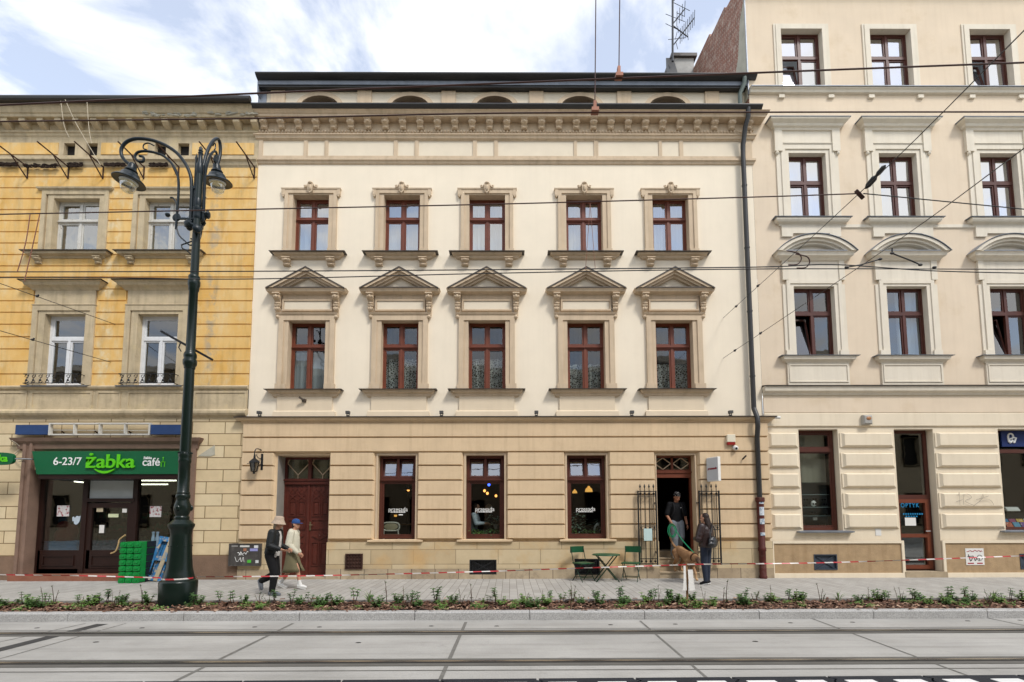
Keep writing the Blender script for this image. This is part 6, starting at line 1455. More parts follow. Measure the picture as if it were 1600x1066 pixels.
# scrawl, poster and sticker on the right house; lettering of the optician and the corner shop
ink = mat('faint marker ink', '#6d655c', 0.8)
mb = MB(); q = lambda px, py: tuple(FP(px, py, -.123)); 
for pts in (((1497, 775), (1499, 770), (1500, 790)), ((1494, 784), (1504, 781)), ((1506, 773), (1505, 789)), ((1503, 774), (1512, 772), (1518, 778), (1508, 783), (1522, 790)), ((1521, 791), (1534, 780), (1537, 774)), ((1525, 781), (1545, 775)), ((1530, 784), (1546, 781), (1553, 789)), ((1536, 772), (1534, 777))): mb.tube(smooth_curve([q(*p) for p in pts], 3), .0035, 4)
tag(mb.build('wall_scrawl', ink), 'thin grey marker scrawl on the pier right of the glass door', 'graffiti')
t = thing('poster', 'white poster with a red headline and black bicycle drawing on the brown plinth', 'poster', FP(1523, 870, -.075))
a, b, c, d = X(1509, 870, -.08), X(1537.5, 870, -.08), Z(883, 1523, -.08), Z(857, 1523, -.08); MB().box(a, b, -.082, -.074, c, d).build('sheet', paper, t)
redl = mat('red print', '#a02a35', 0.6); blackp = mat('black print', '#26262a', 0.6)
mb = MB(); scrawl(mb, a + .04, b - .04, d - .09, d - .05, -.084, 14, .008, 4); mb.box(a + .04, a + .2, -.085, -.083, c + .03, c + .06); mb.box(b - .2, b - .05, -.085, -.083, c + .03, c + .06); mb.build('red_print', redl, t)
mb = MB(); cz_ = (c + d) / 2 - .02
mb.tube([(b - .12 + .07 * math.cos(k * .42), -.085, cz_ - .01 + .075 * math.sin(k * .42)) for k in range(16)], .006, 4); mb.tube(smooth_curve([(a + .07, -.085, cz_ + .08), (a + .12, -.085, cz_ - .09), (a + .2, -.085, cz_ + .02), (a + .25, -.085, cz_ - .08), (a + .31, -.085, cz_ + .02), (b - .12, -.085, cz_ - .06)]), .010, 4); mb.tube([(a + .04, -.085, cz_ + .02), (a + .2, -.085, cz_ + .04)], .008, 4); mb.build('drawing', blackp, t)
tag(MB().box(X(1368, 831, -.03), X(1377, 831, -.03), -.03, -.022, Z(837, 1372), Z(826, 1372)).build('sticker', paper), 'faded white sticker on the ivory pier beside the optician window', 'sticker')
cyan = mat('light blue lettering', '#1f7fb0', 0.5)
yg = 0.15
t = txt('door_lettering', 'OPTYK', hpx(9.2, yg), (X(1421.5, 790, yg), yg, Z(790, 1422, yg)), cyan, None, space=1.25, offset=0.001, sx=0.85); tag(t, 'light blue OPTYK lettering on the glass door of the optician', 'lettering')
mb = MB()
for k in range(9): x = X(1411 + 3.6 * k, 803, yg); mb.box(x, x + .035, yg - .002, yg + .002, Z(804.5, 1422, yg), Z(802, 1422, yg))
for k in range(5): x = X(1415 + 4 * k, 806.5, yg); mb.box(x, x + .04, yg - .002, yg + .002, Z(808, 1422, yg), Z(806, 1422, yg))
tag(mb.build('small_print', cyan), 'two rows of tiny light blue print under the OPTYK lettering', 'lettering')
tag(MB().box(X(1414, 815, yg), X(1431, 815, yg), yg - .004, yg + .002, Z(821.5, 1422, yg), Z(809, 1422, yg)).build('door_notice', paper), 'white notice sheet taped inside the glass door under the blue print', 'notice')
t = thing('shop_sign', 'dark blue window sign with white rounded PW letters at the right edge', 'shop sign', (X(1580, 686, .2), .2, Z(686, 1580, .2)))
MB().box(X(1565, 686, .2), X(1565, 686, .2) + 2.0, .2, .24, Z(698, 1580, .2), Z(674, 1580, .2)).build('panel', mat('navy sign panel', '#182a5c', 0.5), t)
mb = MB(); y = .19; q = lambda px, py: FP(px, py, y)
mb.tube(smooth_curve([q(*p) for p in ((1576.5, 691), (1575, 682), (1577, 678), (1581, 678.5), (1583, 682), (1581, 685.5), (1577, 685.5))], 4), .022, 6); mb.tube(smooth_curve([q(*p) for p in ((1577, 687), (1578.5, 692), (1582, 688), (1584.5, 692), (1587, 685))], 4), .022, 6); mb.tube([q(1582, 683), q(1588, 685)], .02, 6); mb.build('lettering', whitel, t)
# cafe window lettering
for k, (a, b) in enumerate(G):
    yq = 0.155; xcg = (X(622, 795, yq), X(757.5, 795, yq), X(915, 795, yq))[k]
    t = thing('window_lettering', 'white przesada lettering on the cafe window ' + ('above the white cane chair', 'in front of the seated guests', 'above the potted plants')[k], 'lettering', (xcg, yq, Z(796, 757, yq)), 'cafe window lettering')
    txt('lettering_name', 'przesada', hpx(9.0, yq), (xcg, yq, Z(796, 757, yq)), whitel, t, offset=0.0, sx=0.95, ext=0.002)
    mb = MB()
    for q in range(9): x = xcg - .2 + .045 * q; mb.box(x, x + rnd.uniform(.028, .038), yq - .002, yq + .002, Z(800.8, 757, yq), Z(799.2, 757, yq))
    if k < 1: mb.box(xcg + .02, xcg + .13, yq - .002, yq + .002, Z(805, 757, yq), Z(803.3, 757, yq))
    mb.build('small_print', whitel, t)
# notice on the left door grille
t = tag(MB().box(X(1006, 835, -.28), X(1019, 835, -.28), -.285, -.265, Z(845, 1012, -.28), Z(826, 1012, -.28)).build('menu_board', mat('pale mint menu sheet', '#b7ccc8', 0.5, 0.05, 8)), 'pale mint menu sheet hung on the left door grille', 'menu')

# ------------------------------------------------------------------ roof: chimney and aerials
t = thing('chimney', 'white plastered chimney with a dark cap on the cream house roof', 'chimney', (X(1068, 100, 4.0), 4.0, Z(108, 1068, 4.0) - .5))
yc = 4.0; xa, xb = X(1053, 95, yc), X(1084, 95, yc); zb_ = Z(86, 1068, yc)
MB().box(xa, xb, yc, yc + 1.2, zb_ - 2.5, zb_ - .12).build('stack', mat('stained white plaster', '#a5a39e', 0.9, 0.12, 3, dirtamt=0.5), t)
mb = MB(); mb.box(xa - .12, xb + .1, yc - .1, yc + 1.3, zb_ - .12, zb_); 
for x in (xa + .2, xb - .2): mb.lathe([(0.16, 0), (0.18, .12), (0.1, .2), (0, .22)], (x, yc + .4, zb_), 12)
mb.build('cap', flash, t)
mb = MB(); mb.prism_x([(yc, zb_ - 2.5), (yc, zb_ - .12), (yc - .0, zb_ - .12), (yc - 1.0, zb_ - 2.5)], xa - .3, xa - .02); mb.build('flank', gutterm, t)
alum = mat('weathered aluminium', '#4a4b4d', 0.5, 0.2, 4, metal=0.5)
yt = 3.6; q = lambda px, py: FP(px, py, yt)
t = thing('tv_antenna', 'tall roof mast with tilted television aerials beside the chimney', 'antenna', q(1051, 92))
MB().tube([q(1051, 96), q(1051, -6)], .04, 8).build('mast', alum, t)
for pts, cr in ((((1051, 72), (1085, 28)), 9), (((1051, 38), (1070, 14)), 4), (((1051, 40), (1075, 58)), 2)):
    mb = MB(); a, b = q(*pts[0]), q(*pts[1]); mb.tube([a, b], .022, 6); d = (b - a).normalized(); n_ = Vector((0.5, 0.75, 0.2)); n_ = (n_ - d * n_.dot(d)).normalized()
    for k in range(cr): c = a + (b - a) * (0.35 + 0.65 * k / max(1, cr - 1)); mb.tube([c - n_ * .26, c + n_ * .26], .011, 5)
    mb.build('aerial', alum, t)
mb = MB()
for a, b in (((1040, 22), (1070, 34)), ((1040, 37), (1066, 50)), ((1052, 4), (1078, 17)), ((1044, 62), (1072, 59)), ((1056, 66), (1059, 77)), ((1058, 50), (1055, 62)), ((1057, 20), (1070, 26))): mb.tube([q(*a), q(*b)], .010, 5)
mb.tube([q(1051, 3), q(1056, -4)], .03, 6); mb.build('dipole_rods', alum, t)

# ------------------------------------------------------------------ in front of the grocery
crate_g = mat('bright green crate plastic', '#0d8038', 0.4, 0.08, 6, spec=0.4)
gy = -0.75; xa, xb = X(186, 890, gy), X(219, 890, gy); zt_ = Z(846, 205, gy)
t = thing('crate_stack', 'tall folded stack of bright green plastic crates in front of the shop door', 'crates', ((xa + xb) / 2, gy, 0))
w_ = xb - xa; nrow = 7
mb = MB(); mb.box(xa + .01, xb - .01, gy + .02, gy + .55, 0.02, zt_ - .02)
for i in range(nrow):
    z0 = zt_ * i / nrow; z1 = zt_ * (i + 1) / nrow
    for k in range(3):
        x0 = xa + w_ * k / 3; x1 = xa + w_ * (k + 1) / 3
        dx_ = (.5 if i % 2 else 0) * 0
        mb.prism([(x0 + .01, z0 + .02), (x0 + .03, z0 + .005), (x1 - .03, z0 + .005), (x1 - .01, z0 + .02), (x1 - .01, z1 - .05), (x1 - .04, z1 - .015), (x0 + .04, z1 - .015), (x0 + .01, z1 - .05)], gy - .03, gy + .03)
        mb.lathe([(.045, 0), (.04, .02), (.02, .022)], ((x0 + x1) / 2, gy - .03, (z0 + z1) / 2), 8, axis=(0, -1, 0))
        mb.box(x0 + .03, x1 - .03, gy - .045, gy - .02, z0 + .005, z0 + .03)
mb.build('folded_crates', crate_g, t)
mb = MB(); xq = X(228, 870, gy + .2); 
for i in range(6): mb.box(xb + .01, xq, gy + .2, gy + .6, zt_ * i / 6 + .01, zt_ * (i + 1) / 6 - .01)
mb.build('black_crates', mat('black crate plastic', '#1b1f26', 0.5, 0.1, 6), t)
MB().box(X(222, 851, gy + .2), X(226.5, 851, gy + .2), gy + .19, gy + .2, Z(853.5, 224, gy + .2), Z(848, 224, gy + .2)).build('price_tag', mat('lilac tag', '#b9a9c9', 0.6), t)
mb = MB(); y = gy + .05; mb.tube(smooth_curve([FP(*p, y) for p in ((173, 865), (181, 861), (185, 850), (187, 843), (196, 836))]), .018, 6); tag(mb.build('bent_stick', mat('bare pale wood stick', '#b09468', 0.8, .15, 9)), 'bent pale wooden stick leaning over the green crates', 'stick')
# blue painted pallet, leaning
pblue = mat('worn blue pallet paint', '#2f6f9f', 0.8, 0.2, 5, 0.3, 40, patch='#b8a98c', patchpos=(0.52, 0.64), pscale=6)
pwood = mat('grey bare pallet wood', '#a89a80', 0.85, 0.15, 6, 0.3, 40, patch='#4f7f9f', patchpos=(0.6, 0.68), pscale=5)
base = GP(243, 909, 0); PY = base.y; Wp, Hp = 0.62, 1.14
Mx = Matrix.Translation((X(243, 900, PY), PY, 0.02)) @ Matrix.Rotation(math.radians(8), 4, 'Y') @ Matrix.Rotation(math.radians(-17), 4, 'X')
t = thing('wooden_pallet', 'worn blue wooden pallet leaning on end beside the lamp base', 'pallet', (base.x, PY, 0))
def pl(mbx, name, m): mbx.xf(Mx); mbx.build(name, m, t)
mb = MB(); 
for x in (-Wp / 2 + .04, 0.0, Wp / 2 - .04): q = MB(); q.box(x - .05, x + .05, -.02, .0, 0, Hp); pl(q, 'runner', pwood if abs(x) <= 0.01 else pblue)
for z in (0.06, Hp / 2, Hp - .06): q = MB(); q.box(-Wp / 2, Wp / 2, .0, .09, z - .06, z + .06); pl(q, 'block_row', pblue)
for k in range(5): x = -Wp / 2 + .05 + (Wp - .1) * k / 4; q = MB(); q.box(x - .055, x + .055, .09, .11, 0, Hp); pl(q, 'deck_board', pblue)
for px, lab in ((238.5, 'left one of two grey bottles poking up behind the blue pallet'), (245, 'right one of two grey bottles poking up behind the blue pallet')):
    c = FP(px, 858, -.2); q = MB(); q.lathe([(.04, 0), (.045, .02), (.045, .3), (.03, .36), (.03, .42), (.035, .43), (.035, .47)], (c.x, -.2, Z(831, 240, -.2) - .47), 10); q.lathe([(.05, 0), (.05, Z(831, 240, -.2) - .47)], (c.x, -.2, 0), 8)
    tag(q.build('grey_bottle', mat('grey blue bottle', '#6f8290', 0.35) if 'grey blue bottle' not in MATS else MATS['grey blue bottle'], smooth=True), lab, 'bottle', 'grey bottles behind the pallet')
# things behind the grocery glass
yg = 0.17
def sheet(name, px0, px1, py0, py1, y, m, label, cat, extra=None):
    o = MB().box(X(px0, (py0 + py1) / 2, y), X(px1, (py0 + py1) / 2, y), y, y + .006, Z(py1, (px0 + px1) / 2, y), Z(py0, (px0 + px1) / 2, y)).build(name, m)
    tag(o, label, cat); return o
postm = mat('printed poster', '#c9c6c4', 0.6, 0.05, 5, patch='#8e2c36', patchpos=(0.53, 0.58), pscale=16)
sheet('window_poster', 89, 108, 790, 807, yg, postm, 'square poster with red print in the left grocery window', 'poster'); sheet('window_poster', 234, 252, 791, 808, yg, postm, 'square poster with red print in the right grocery window', 'poster')
sheet('door_notice', 151, 161, 789.5, 800, yg, mat('beige notice', '#b8ab8e', 0.7), 'beige notice at the top left of the grocery door', 'notice'); sheet('door_notice', 191, 198, 795, 801, yg, paper, 'small white sticker at the top right of the grocery door', 'notice'); sheet('door_notice', 155, 162.5, 820.5, 833, yg, paper, 'white notice low on the left of the grocery door', 'notice'); sheet('door_notice', 169, 185, 803, 808.5, yg, mat('white yellow strip', '#c9cfa8', 0.6, .1, 20), 'pale strip label in the middle of the grocery door', 'notice')
mb = MB(); c = FP(119, 813, yg); pts = [(c.x - .11 + .22 * u, c.z + v) for u, v in ((0, .07), (.12, .1), (.3, .06), (.55, .12), (.8, .1), (1.0, .12), (.95, .02), (.9, -.04), (.7, -.1), (.5, -.12), (.25, -.09), (.22, -.02), (.05, -.03))]; mb.prism(pts, yg, yg + .006); tag(mb.build('window_sticker', mat('white blue sticker', '#b9c6d0', 0.6)), 'ragged white sticker in the left grocery window', 'sticker')
t = thing('shop_display', 'blue counter with a heaped red padded bundle behind the left grocery window', 'display', (X(100, 850, .9), .9, .15))
MB().box(X(64, 850, .7), X(120, 850, .7), .7, 1.1, .15, Z(846, 95, .7)).build('counter', mat('glossy blue counter', '#4a83b5', 0.3, .1, 3), t)
mb = MB(); c = FP(103, 832, .95); mb.ell(c + Vector((0, 0, -.1)), .3, .2, .26, 12, 8); mb.ell(c + Vector((-.02, -.05, .17)), .17, .15, .16, 10, 8); mb.ell(c + Vector((.17, 0, .02)), .16, .15, .22, 10, 8); mb.build('red_bundle', mat('red padded cloth', '#8e1d20', 0.6, .2, 8, .3, 20), t, smooth=True)
MB().ell(c + Vector((-.08, .03, .32)), .17, .14, .12, 12, 8).build('blue_cap', mat('dark blue cloth', '#2b4766', 0.7), t, smooth=True)
for k in range(2):
    x0, x1 = ((X(133, 800, 2.5), X(205, 800, 2.5)), (X(222, 800, 2.8), X(300, 800, 2.8)))[k]; yy = (2.5, 2.8)[k]
    t = thing('grocery_shelf', ('stocked shelf seen through the grocery door', 'dark stocked shelf behind the right grocery window')[k], 'shelf', ((x0 + x1) / 2, yy, .15))
    mb = MB(); mb.box(x0, x1, yy + .3, yy + .34, .15, 2.1)
    for j in range(5): mb.box(x0, x1, yy, yy + .3, .3 + .42 * j, .33 + .42 * j)
    mb.build('rack', dim, t)
    mb = MB()
    for j in range(4):
        xx = x0
        while xx < x1 - .1:
            q = rnd.uniform(.07, .15); mb.box(xx, xx + q - .015, yy + .03, yy + .25, .34 + .42 * j, .34 + .42 * j + rnd.uniform(.15, .32)); xx += q
    mb.build('goods', mat('assorted goods', '#6f5a45', 0.5, .5, 6, patch='#3f6b4a', patchpos=(.5, .52), pscale=5) if 'assorted goods' not in MATS else MATS['assorted goods'], t)
tube = mat('lit shop tube', '#fff3dc', 0.5, 0.0, emis=4.0)
for (px0, py0, px1, py1, yy), lab in (((88, 750, 132, 754, 1.6), 'lit ceiling tube behind the left grocery window'), ((214, 757, 262, 757, 2.2), 'lower lit ceiling tube behind the right grocery window'), ((218, 751, 275, 751, 1.4), 'upper lit ceiling tube behind the right grocery window')):
    a, b = FP(px0, py0, yy), FP(px1, py1, yy); tag(MB().bar(a, b, .03).build('ceiling_tube', tube), lab, 'ceiling light', 'lit tubes in the grocery')

# ------------------------------------------------------------------ cafe terrace: folding table and two chairs
tgreen = mat('dark green metal paint', '#0f4a2c', 0.4, 0.1, 6, spec=0.4)
tleg = mat('green black tube', '#16301f', 0.45, 0.1, 6)
tb = GP(948, 908, 0); ty = tb.y - 0.05
t = thing('bistro_table', 'round green folding bistro table with crossed legs on the pavement', 'table', (X(947, 890, ty), ty, 0))
tx_ = X(947, 866, ty); zt_ = Z(866, 947, ty)
MB().lathe([(.31, -.028), (.345, -.024), (.35, -.01), (.345, 0), (.33, .004), (0.0, .004)], (tx_, ty, zt_), 32).build('table_top', tgreen, t, smooth=True)
for k in range(2):
    sy = (-.17, .17)[k]
    for sx_ in (-1, 1): q = MB(); q.bar((tx_ - sx_ * .24, ty + sy * 1.0, zt_ - .03), (tx_ + sx_ * .29, ty + sy, 0), .024); q.build('leg', tleg, t)
mb = MB(); 
for f in (.25, .6): mb.bar((tx_ - .24 + .53 * f, ty - .17, zt_ * (1 - f)), (tx_ - .24 + .53 * f, ty + .17, zt_ * (1 - f)), .018)
mb.build('stretcher', tleg, t)
def chair(name, x, y, flip, label):
    t = thing(name, label, 'chair', (0, 0, 0), 'green folding chairs at the bistro table')
    MB().chamfer_box(-.21, .21, -.2, .2, .44, .465, .004).build('seat', tgreen, t)
    mb = MB(); n = 8; pts = [(-.21 + .42 * i / n, .27 - .03 * (1 - (2 * i / n - 1) ** 2) * -1) for i in range(n + 1)]
    mb.prism_z(pts + [(a, b + .018) for a, b in reversed(pts)], .70, .86); mb.build('backrest', tgreen, t)
    for sx_ in (-.195, .195):
        q = MB(); q.tube([(sx_, .285, .86), (sx_, .17, .45), (sx_, -.22, .0)], .011, 6); q.build('leg', tleg, t); q = MB(); q.tube([(sx_ * .9, -.17, .44), (sx_ * .9, .24, .0)], .011, 6); q.build('leg', tleg, t)
    q = MB(); q.bar((-.19, -.13, .11), (.19, -.13, .11), .014); q.bar((-.17, .15, .1), (.17, .15, .1), .014); q.build('stretcher', tleg, t)
    t.location = (x, y, 0); t.rotation_euler.z = flip; return t
cy_ = ty + .06
chair('folding_chair', X(912, 890, cy_), cy_, math.radians(28), 'green folding chair on the left side of the bistro table')
chair('folding_chair', X(986, 890, cy_), cy_, math.radians(-26), 'green folding chair on the right side of the bistro table')
# ------------------------------------------------------------------ barrier tape, stake and paper
def tapemat():
    m, g, p = newmat('red and white barrier tape'); pos = g.n('NewGeometry').outputs['Position']; s = g.n('SeparateXYZ'); g.l(pos, s.inputs[0])
    a = g.n('Math', _operation='MULTIPLY_ADD'); g.l(s.outputs[0], a.inputs[0]); a.inputs[1].default_value = 2.9; g.l(g.mul(s.outputs[2], 2.0), a.inputs[2])
    f = g.n('Math', _operation='FRACT'); g.l(a.outputs[0], f.inputs[0]); c = g.n('Math', _operation='GREATER_THAN'); g.l(f.outputs[0], c.inputs[0]); c.inputs[1].default_value = .5
    g.l(g.mix(c.outputs[0], lin('#b5343a'), lin('#cfc8c2')), p.inputs['Base Color']); p.inputs['Roughness'].default_value = .4; return m
tapem = tapemat()
st = GP(1073, 940, -.035); SY = st.y
def tape(pts, Y, label):
    P = smooth_curve([FP(px, py, Y if not isinstance(Y, list) else Y[i]) for i, (px, py) in enumerate(pts)], 30); mb = MB(); vs_, fs = [], []
    for i, p in enumerate(P):
        tw = 0.5 * math.sin(p.x * 1.9) + .35 * math.sin(p.x * 4.3 + 1); h_ = .0115
        vs_ += [p + Vector((0, math.sin(tw) * h_, -math.cos(tw) * h_)), p + Vector((0, -math.sin(tw) * h_, math.cos(tw) * h_))]
    n = len(P)
    for i in range(n - 1): fs.append((2 * i, 2 * i + 2, 2 * i + 3, 2 * i + 1))
    k = len(vs_); vs_ += [Vector(v) + Vector((0, .002, 0)) for v in vs_]; fs += [tuple(q + k for q in reversed(f)) for f in fs]
    mb.add(vs_, fs); return tag(mb.build('barrier_tape', tapem, smooth=True, fix=False), label, 'barrier tape', 'lengths of barrier tape')
lr = R_(52, 0) + .004
tape([(-200, 893), (0, 898), (120, 899.5), (251, 903)], [LY - .1, LY - .1, LY - .1, LY - .1], 'red and white barrier tape left of the street lamp')
tape([(306, 901.5), (500, 899.5), (760, 893), (900, 888), (1072, 882.5)], [LY - .1, LY, LY + .15, SY - .03, SY - .03], 'red and white barrier tape from the street lamp to the wooden stake')
tape([(1074, 882), (1300, 879), (1600, 868.5), (1800, 861)], [SY - .03, SY - .03, SY - .03, SY - .03], 'red and white barrier tape right of the wooden stake')
mb = MB(); zt_ = lz(903.5); n = 20; vs_ = [(LXc + lr * math.cos(PI + PI * i / n), LY + lr * math.sin(PI + PI * i / n), zt_ + s_ * .022) for i in range(n + 1) for s_ in (-1, 1)]
mb.add(vs_, [(2 * i, 2 * i + 2, 2 * i + 3, 2 * i + 1) for i in range(n)]); tag(mb.build('barrier_tape', tapem), 'loop of red and white tape wound round the lamp base', 'barrier tape', 'lengths of barrier tape')
xs_ = X(1073, 910, SY); zt_ = Z(880, 1073, SY)
mb = MB(); mb.bar((xs_, SY, -.1), (xs_ + .01, SY + .01, zt_), .035); tag(mb.build('wooden_stake', mat('raw pine stake', '#8a6a48', .85, .15, 9, .2, 50)), 'raw wooden stake in the bed holding the barrier tape', 'stake')
mb = MB(); n = 6
for a, b, z0 in ((-.065, -.02, Z(884, 1073, SY)), (.02, .12, Z(890, 1073, SY))):
    z1 = Z(922, 1073, SY); vs_ = []
    for i in range(n + 1): f = i / n; zz = z0 + (z1 - z0) * f; e = .045 * f * f; vs_ += [(xs_ + a - (e if a < 0 else 0), SY - .03 - .05 * f, zz), (xs_ + b + (e if a > 0 else 0) * .6, SY - .025 - .02 * f, zz)]
    mb.add(vs_, [(2 * i, 2 * i + 1, 2 * i + 3, 2 * i + 2) for i in range(n)])
tag(mb.build('paper_notice', paper), 'folded white paper notice hanging from the wooden stake', 'notice')
mb = MB(); c = GP(277, 950, -.03); mb.box(c.x - .16, c.x + .1, c.y - .1, c.y + .06, -.03, -.005); mb.xf(Matrix.Translation((c.x, c.y, 0)) @ Matrix.Rotation(.3, 4, 'Z') @ Matrix.Translation((-c.x, -c.y, 0))); tag(mb.build('rubber_mat', black), 'flat black rubber offcut lying at the foot of the lamp', 'rubber piece')
for px, w_, s_ in ((600, 1, 1),):
    c = GP(588, 946, -.02); mb = MB(); mb.ell((c.x, c.y, -.015), .07, .05, .012, 7, 4); tag(mb.build('dry_leaf', mat('yellow dry leaf', '#b08a3a', .8)), 'yellow dry leaf lying on the mulch right of the couple', 'leaf')

# ------------------------------------------------------------------ bed: bark chips and young plants
def chips():
    m, g, p = newmat('bark chip'); g.l(g.mix(g.ramp(g.noise(g.n('NewGeometry').outputs['Position'], 14, 4, .7), .35, .65), lin('#33211a'), lin('#7d5a45')), p.inputs['Base Color']); p.inputs['Roughness'].default_value = .9
    m2, g, p = newmat('pale bark chip'); g.l(g.mix(g.ramp(g.noise(g.n('NewGeometry').outputs['Position'], 20, 3, .7), .4, .6), lin('#8f6c55'), lin('#b59a82')), p.inputs['Base Color']); p.inputs['Roughness'].default_value = .9
    mb = MB()
    for k in range(15000):
        x = rnd.uniform(-12.5, 12.5); y = rnd.uniform(YK + KT + .01, YB - .09)
        zc_ = -.03
        if k % 60 == 0: y = rnd.choice((YK + KT - rnd.uniform(0, .15), YB + rnd.uniform(-.05, .12))); zc_ = .0
        if math.hypot(x - LXc, y - LY) < .38: continue
        mb.mi = 1 if rnd.random() < .18 else 0
        a = rnd.uniform(0, PI); l_, w_ = rnd.uniform(.02, .06), rnd.uniform(.008, .02); tx = rnd.uniform(-.5, .5)
        d = Vector((math.cos(a), math.sin(a), tx * .7)) * l_; n_ = Vector((-math.sin(a), math.cos(a), rnd.uniform(-.6, .6))) * w_; c = Vector((x, y, zc_ + .004 + rnd.uniform(0, .025)))
        mb.quad(c - d - n_, c + d - n_, c + d * .9 + n_, c - d * .8 + n_)
    o = mb.build('bark_mulch', [m, m2], fix=False); return tag(o, 'reddish brown bark mulch covering the planting bed', 'mulch', kind='stuff')
chips()
leafA = mat('mid green leaf', '#4a6836', .55, .25, 9, spec=.3, local=True); leafB = mat('dark green leaf', '#39562b', .55, .25, 9, spec=.3, local=True); leafC = mat('fresh light leaf', '#64823f', .55, .2, 9, spec=.3, local=True); stemm = mat('brown stem', '#4f3b2c', .8, .2, 9, local=True)
def leaf(mb, c, az, el, l_, w_):
    d = Vector((math.cos(az) * math.cos(el), math.sin(az) * math.cos(el), math.sin(el))); s_ = Vector((-math.sin(az), math.cos(az), 0)); u = s_.cross(d)
    c = Vector(c); m_ = c + d * l_ * .5 - u * l_ * .06; e = c + d * l_ + Vector((0, 0, -l_ * .22))
    mb.add([c, m_ + s_ * w_ + u * w_ * .4, e, m_ - s_ * w_ + u * w_ * .4, m_], [(0, 1, 4), (1, 2, 4), (2, 3, 4), (3, 0, 4)])
def plant(var, seed):
    rr = random.Random(seed); mb = MB(); 
    if var == 'tall':
        for s_ in range(rr.randint(2, 3)):
            h_ = rr.uniform(.17, .31); a = rr.uniform(0, 6.28); top = Vector((math.cos(a) * .07, math.sin(a) * .05, h_)); b = Vector((rr.uniform(-.04, .04), rr.uniform(-.03, .03), 0))
            mb.mi = 1; mb.tube([b, (b + top) / 2 + Vector((.012, 0, 0)), top], [.007, .006, .004], 5); mb.mi = 0
            for f in (.6, .8, 1.0):
                for k in range(6): leaf(mb, b + (top - b) * f, k * 1.047 + f * 3 + rr.uniform(-.3, .3), rr.uniform(-.1, .6), rr.uniform(.05, .085), .018)
    elif var == 'bush':
        for s_ in range(9):
            a = rr.uniform(0, 6.28); h_ = rr.uniform(.07, .2); top = Vector((math.cos(a) * rr.uniform(.03, .14), math.sin(a) * .08, h_))
            mb.mi = 1; mb.tube([(0, 0, 0), top * .5 + Vector((0, 0, .01)), top], [.006, .005, .003], 4); mb.mi = 0
            for f in (.5, .75, 1.0):
                for k in range(5): leaf(mb, top * f, k * 1.26 + rr.uniform(-.4, .4), rr.uniform(-.1, .8), rr.uniform(.04, .07), .017)
    elif var == 'low':
        for k in range(42):
            a = rr.uniform(0, 6.28); r = rr.uniform(0, .16); leaf(mb, (math.cos(a) * r, math.sin(a) * r * .7, rr.uniform(.0, .07)), rr.uniform(0, 6.28), rr.uniform(0, .9), rr.uniform(.035, .06), .016)
        mb.mi = 1; mb.tube([(0, 0, -.02), (0, 0, .05)], .006, 4)
    elif var == 'twig':
        for s_ in range(rr.randint(2, 4)):
            a = rr.uniform(0, 6.28); top = Vector((math.cos(a) * .1, math.sin(a) * .05, rr.uniform(.2, .4))); mb.mi = 1; mb.tube([(0, 0, 0), top * .5 + Vector((.01, 0, .02)), top], [.006, .005, .003], 4); mb.mi = 0
            for k in range(4): leaf(mb, top * rr.uniform(.5, 1), rr.uniform(0, 6.28), rr.uniform(0, .9), .045, .010)
        for k in range(10): leaf(mb, (0, 0, .02), rr.uniform(0, 6.28), rr.uniform(.2, 1.1), .06, .016)
    else:
        for k in range(16):
            a = rr.uniform(0, 6.28); l_ = rr.uniform(.14, .34); leaf(mb, (0, 0, 0), a, rr.uniform(.8, 1.4), l_, .008)
    m_ = {'tall': rr.choice((leafA, leafB)), 'bush': rr.choice((leafA, leafC)), 'low': leafC if rr.random() < .5 else leafA, 'twig': leafB, 'grass': leafC}[var]
    o = mb.build('young_plant' if var != 'grass' else 'grass_tuft', [m_, stemm], fix=False); o.location = (0, 0, -100); return o
desc = {'tall': 'upright young plant with leafy whorls', 'bush': 'small bushy green plant', 'low': 'low spreading green plant', 'twig': 'twiggy half bare young plant', 'grass': 'thin tuft of grass'}
protos = {v: [plant(v, 31 * i + len(v)) for i in range(n)] for v, n in (('tall', 5), ('bush', 5), ('low', 4), ('twig', 3), ('grass', 2))}
marks = [(-99, X(150, 940, LY), 'at the left end of the mulch bed'), (X(150, 940, LY), LXc, 'in the mulch just left of the lamp'), (LXc, X(400, 940, LY), 'in the mulch just right of the lamp'), (X(400, 940, LY), X(560, 940, LY), 'in the mulch in front of the couple'), (X(560, 940, LY), X(730, 940, LY), 'in the mulch below the first cafe windows'), (X(730, 940, LY), X(860, 940, LY), 'in the mulch left of the terrace chairs'),
         (X(860, 940, LY), X(1000, 940, LY), 'in the mulch in front of the bistro set'), (X(1000, 940, LY), X(1072, 940, LY), 'in the mulch just left of the stake'), (X(1072, 940, LY), X(1180, 940, LY), 'in the mulch just right of the stake'), (X(1180, 940, LY), X(1360, 940, LY), 'in the mulch below the optician window'), (X(1360, 940, LY), X(1480, 940, LY), 'in the mulch below the glass door'), (X(1480, 940, LY), 99, 'at the right end of the mulch bed')]
used = set()
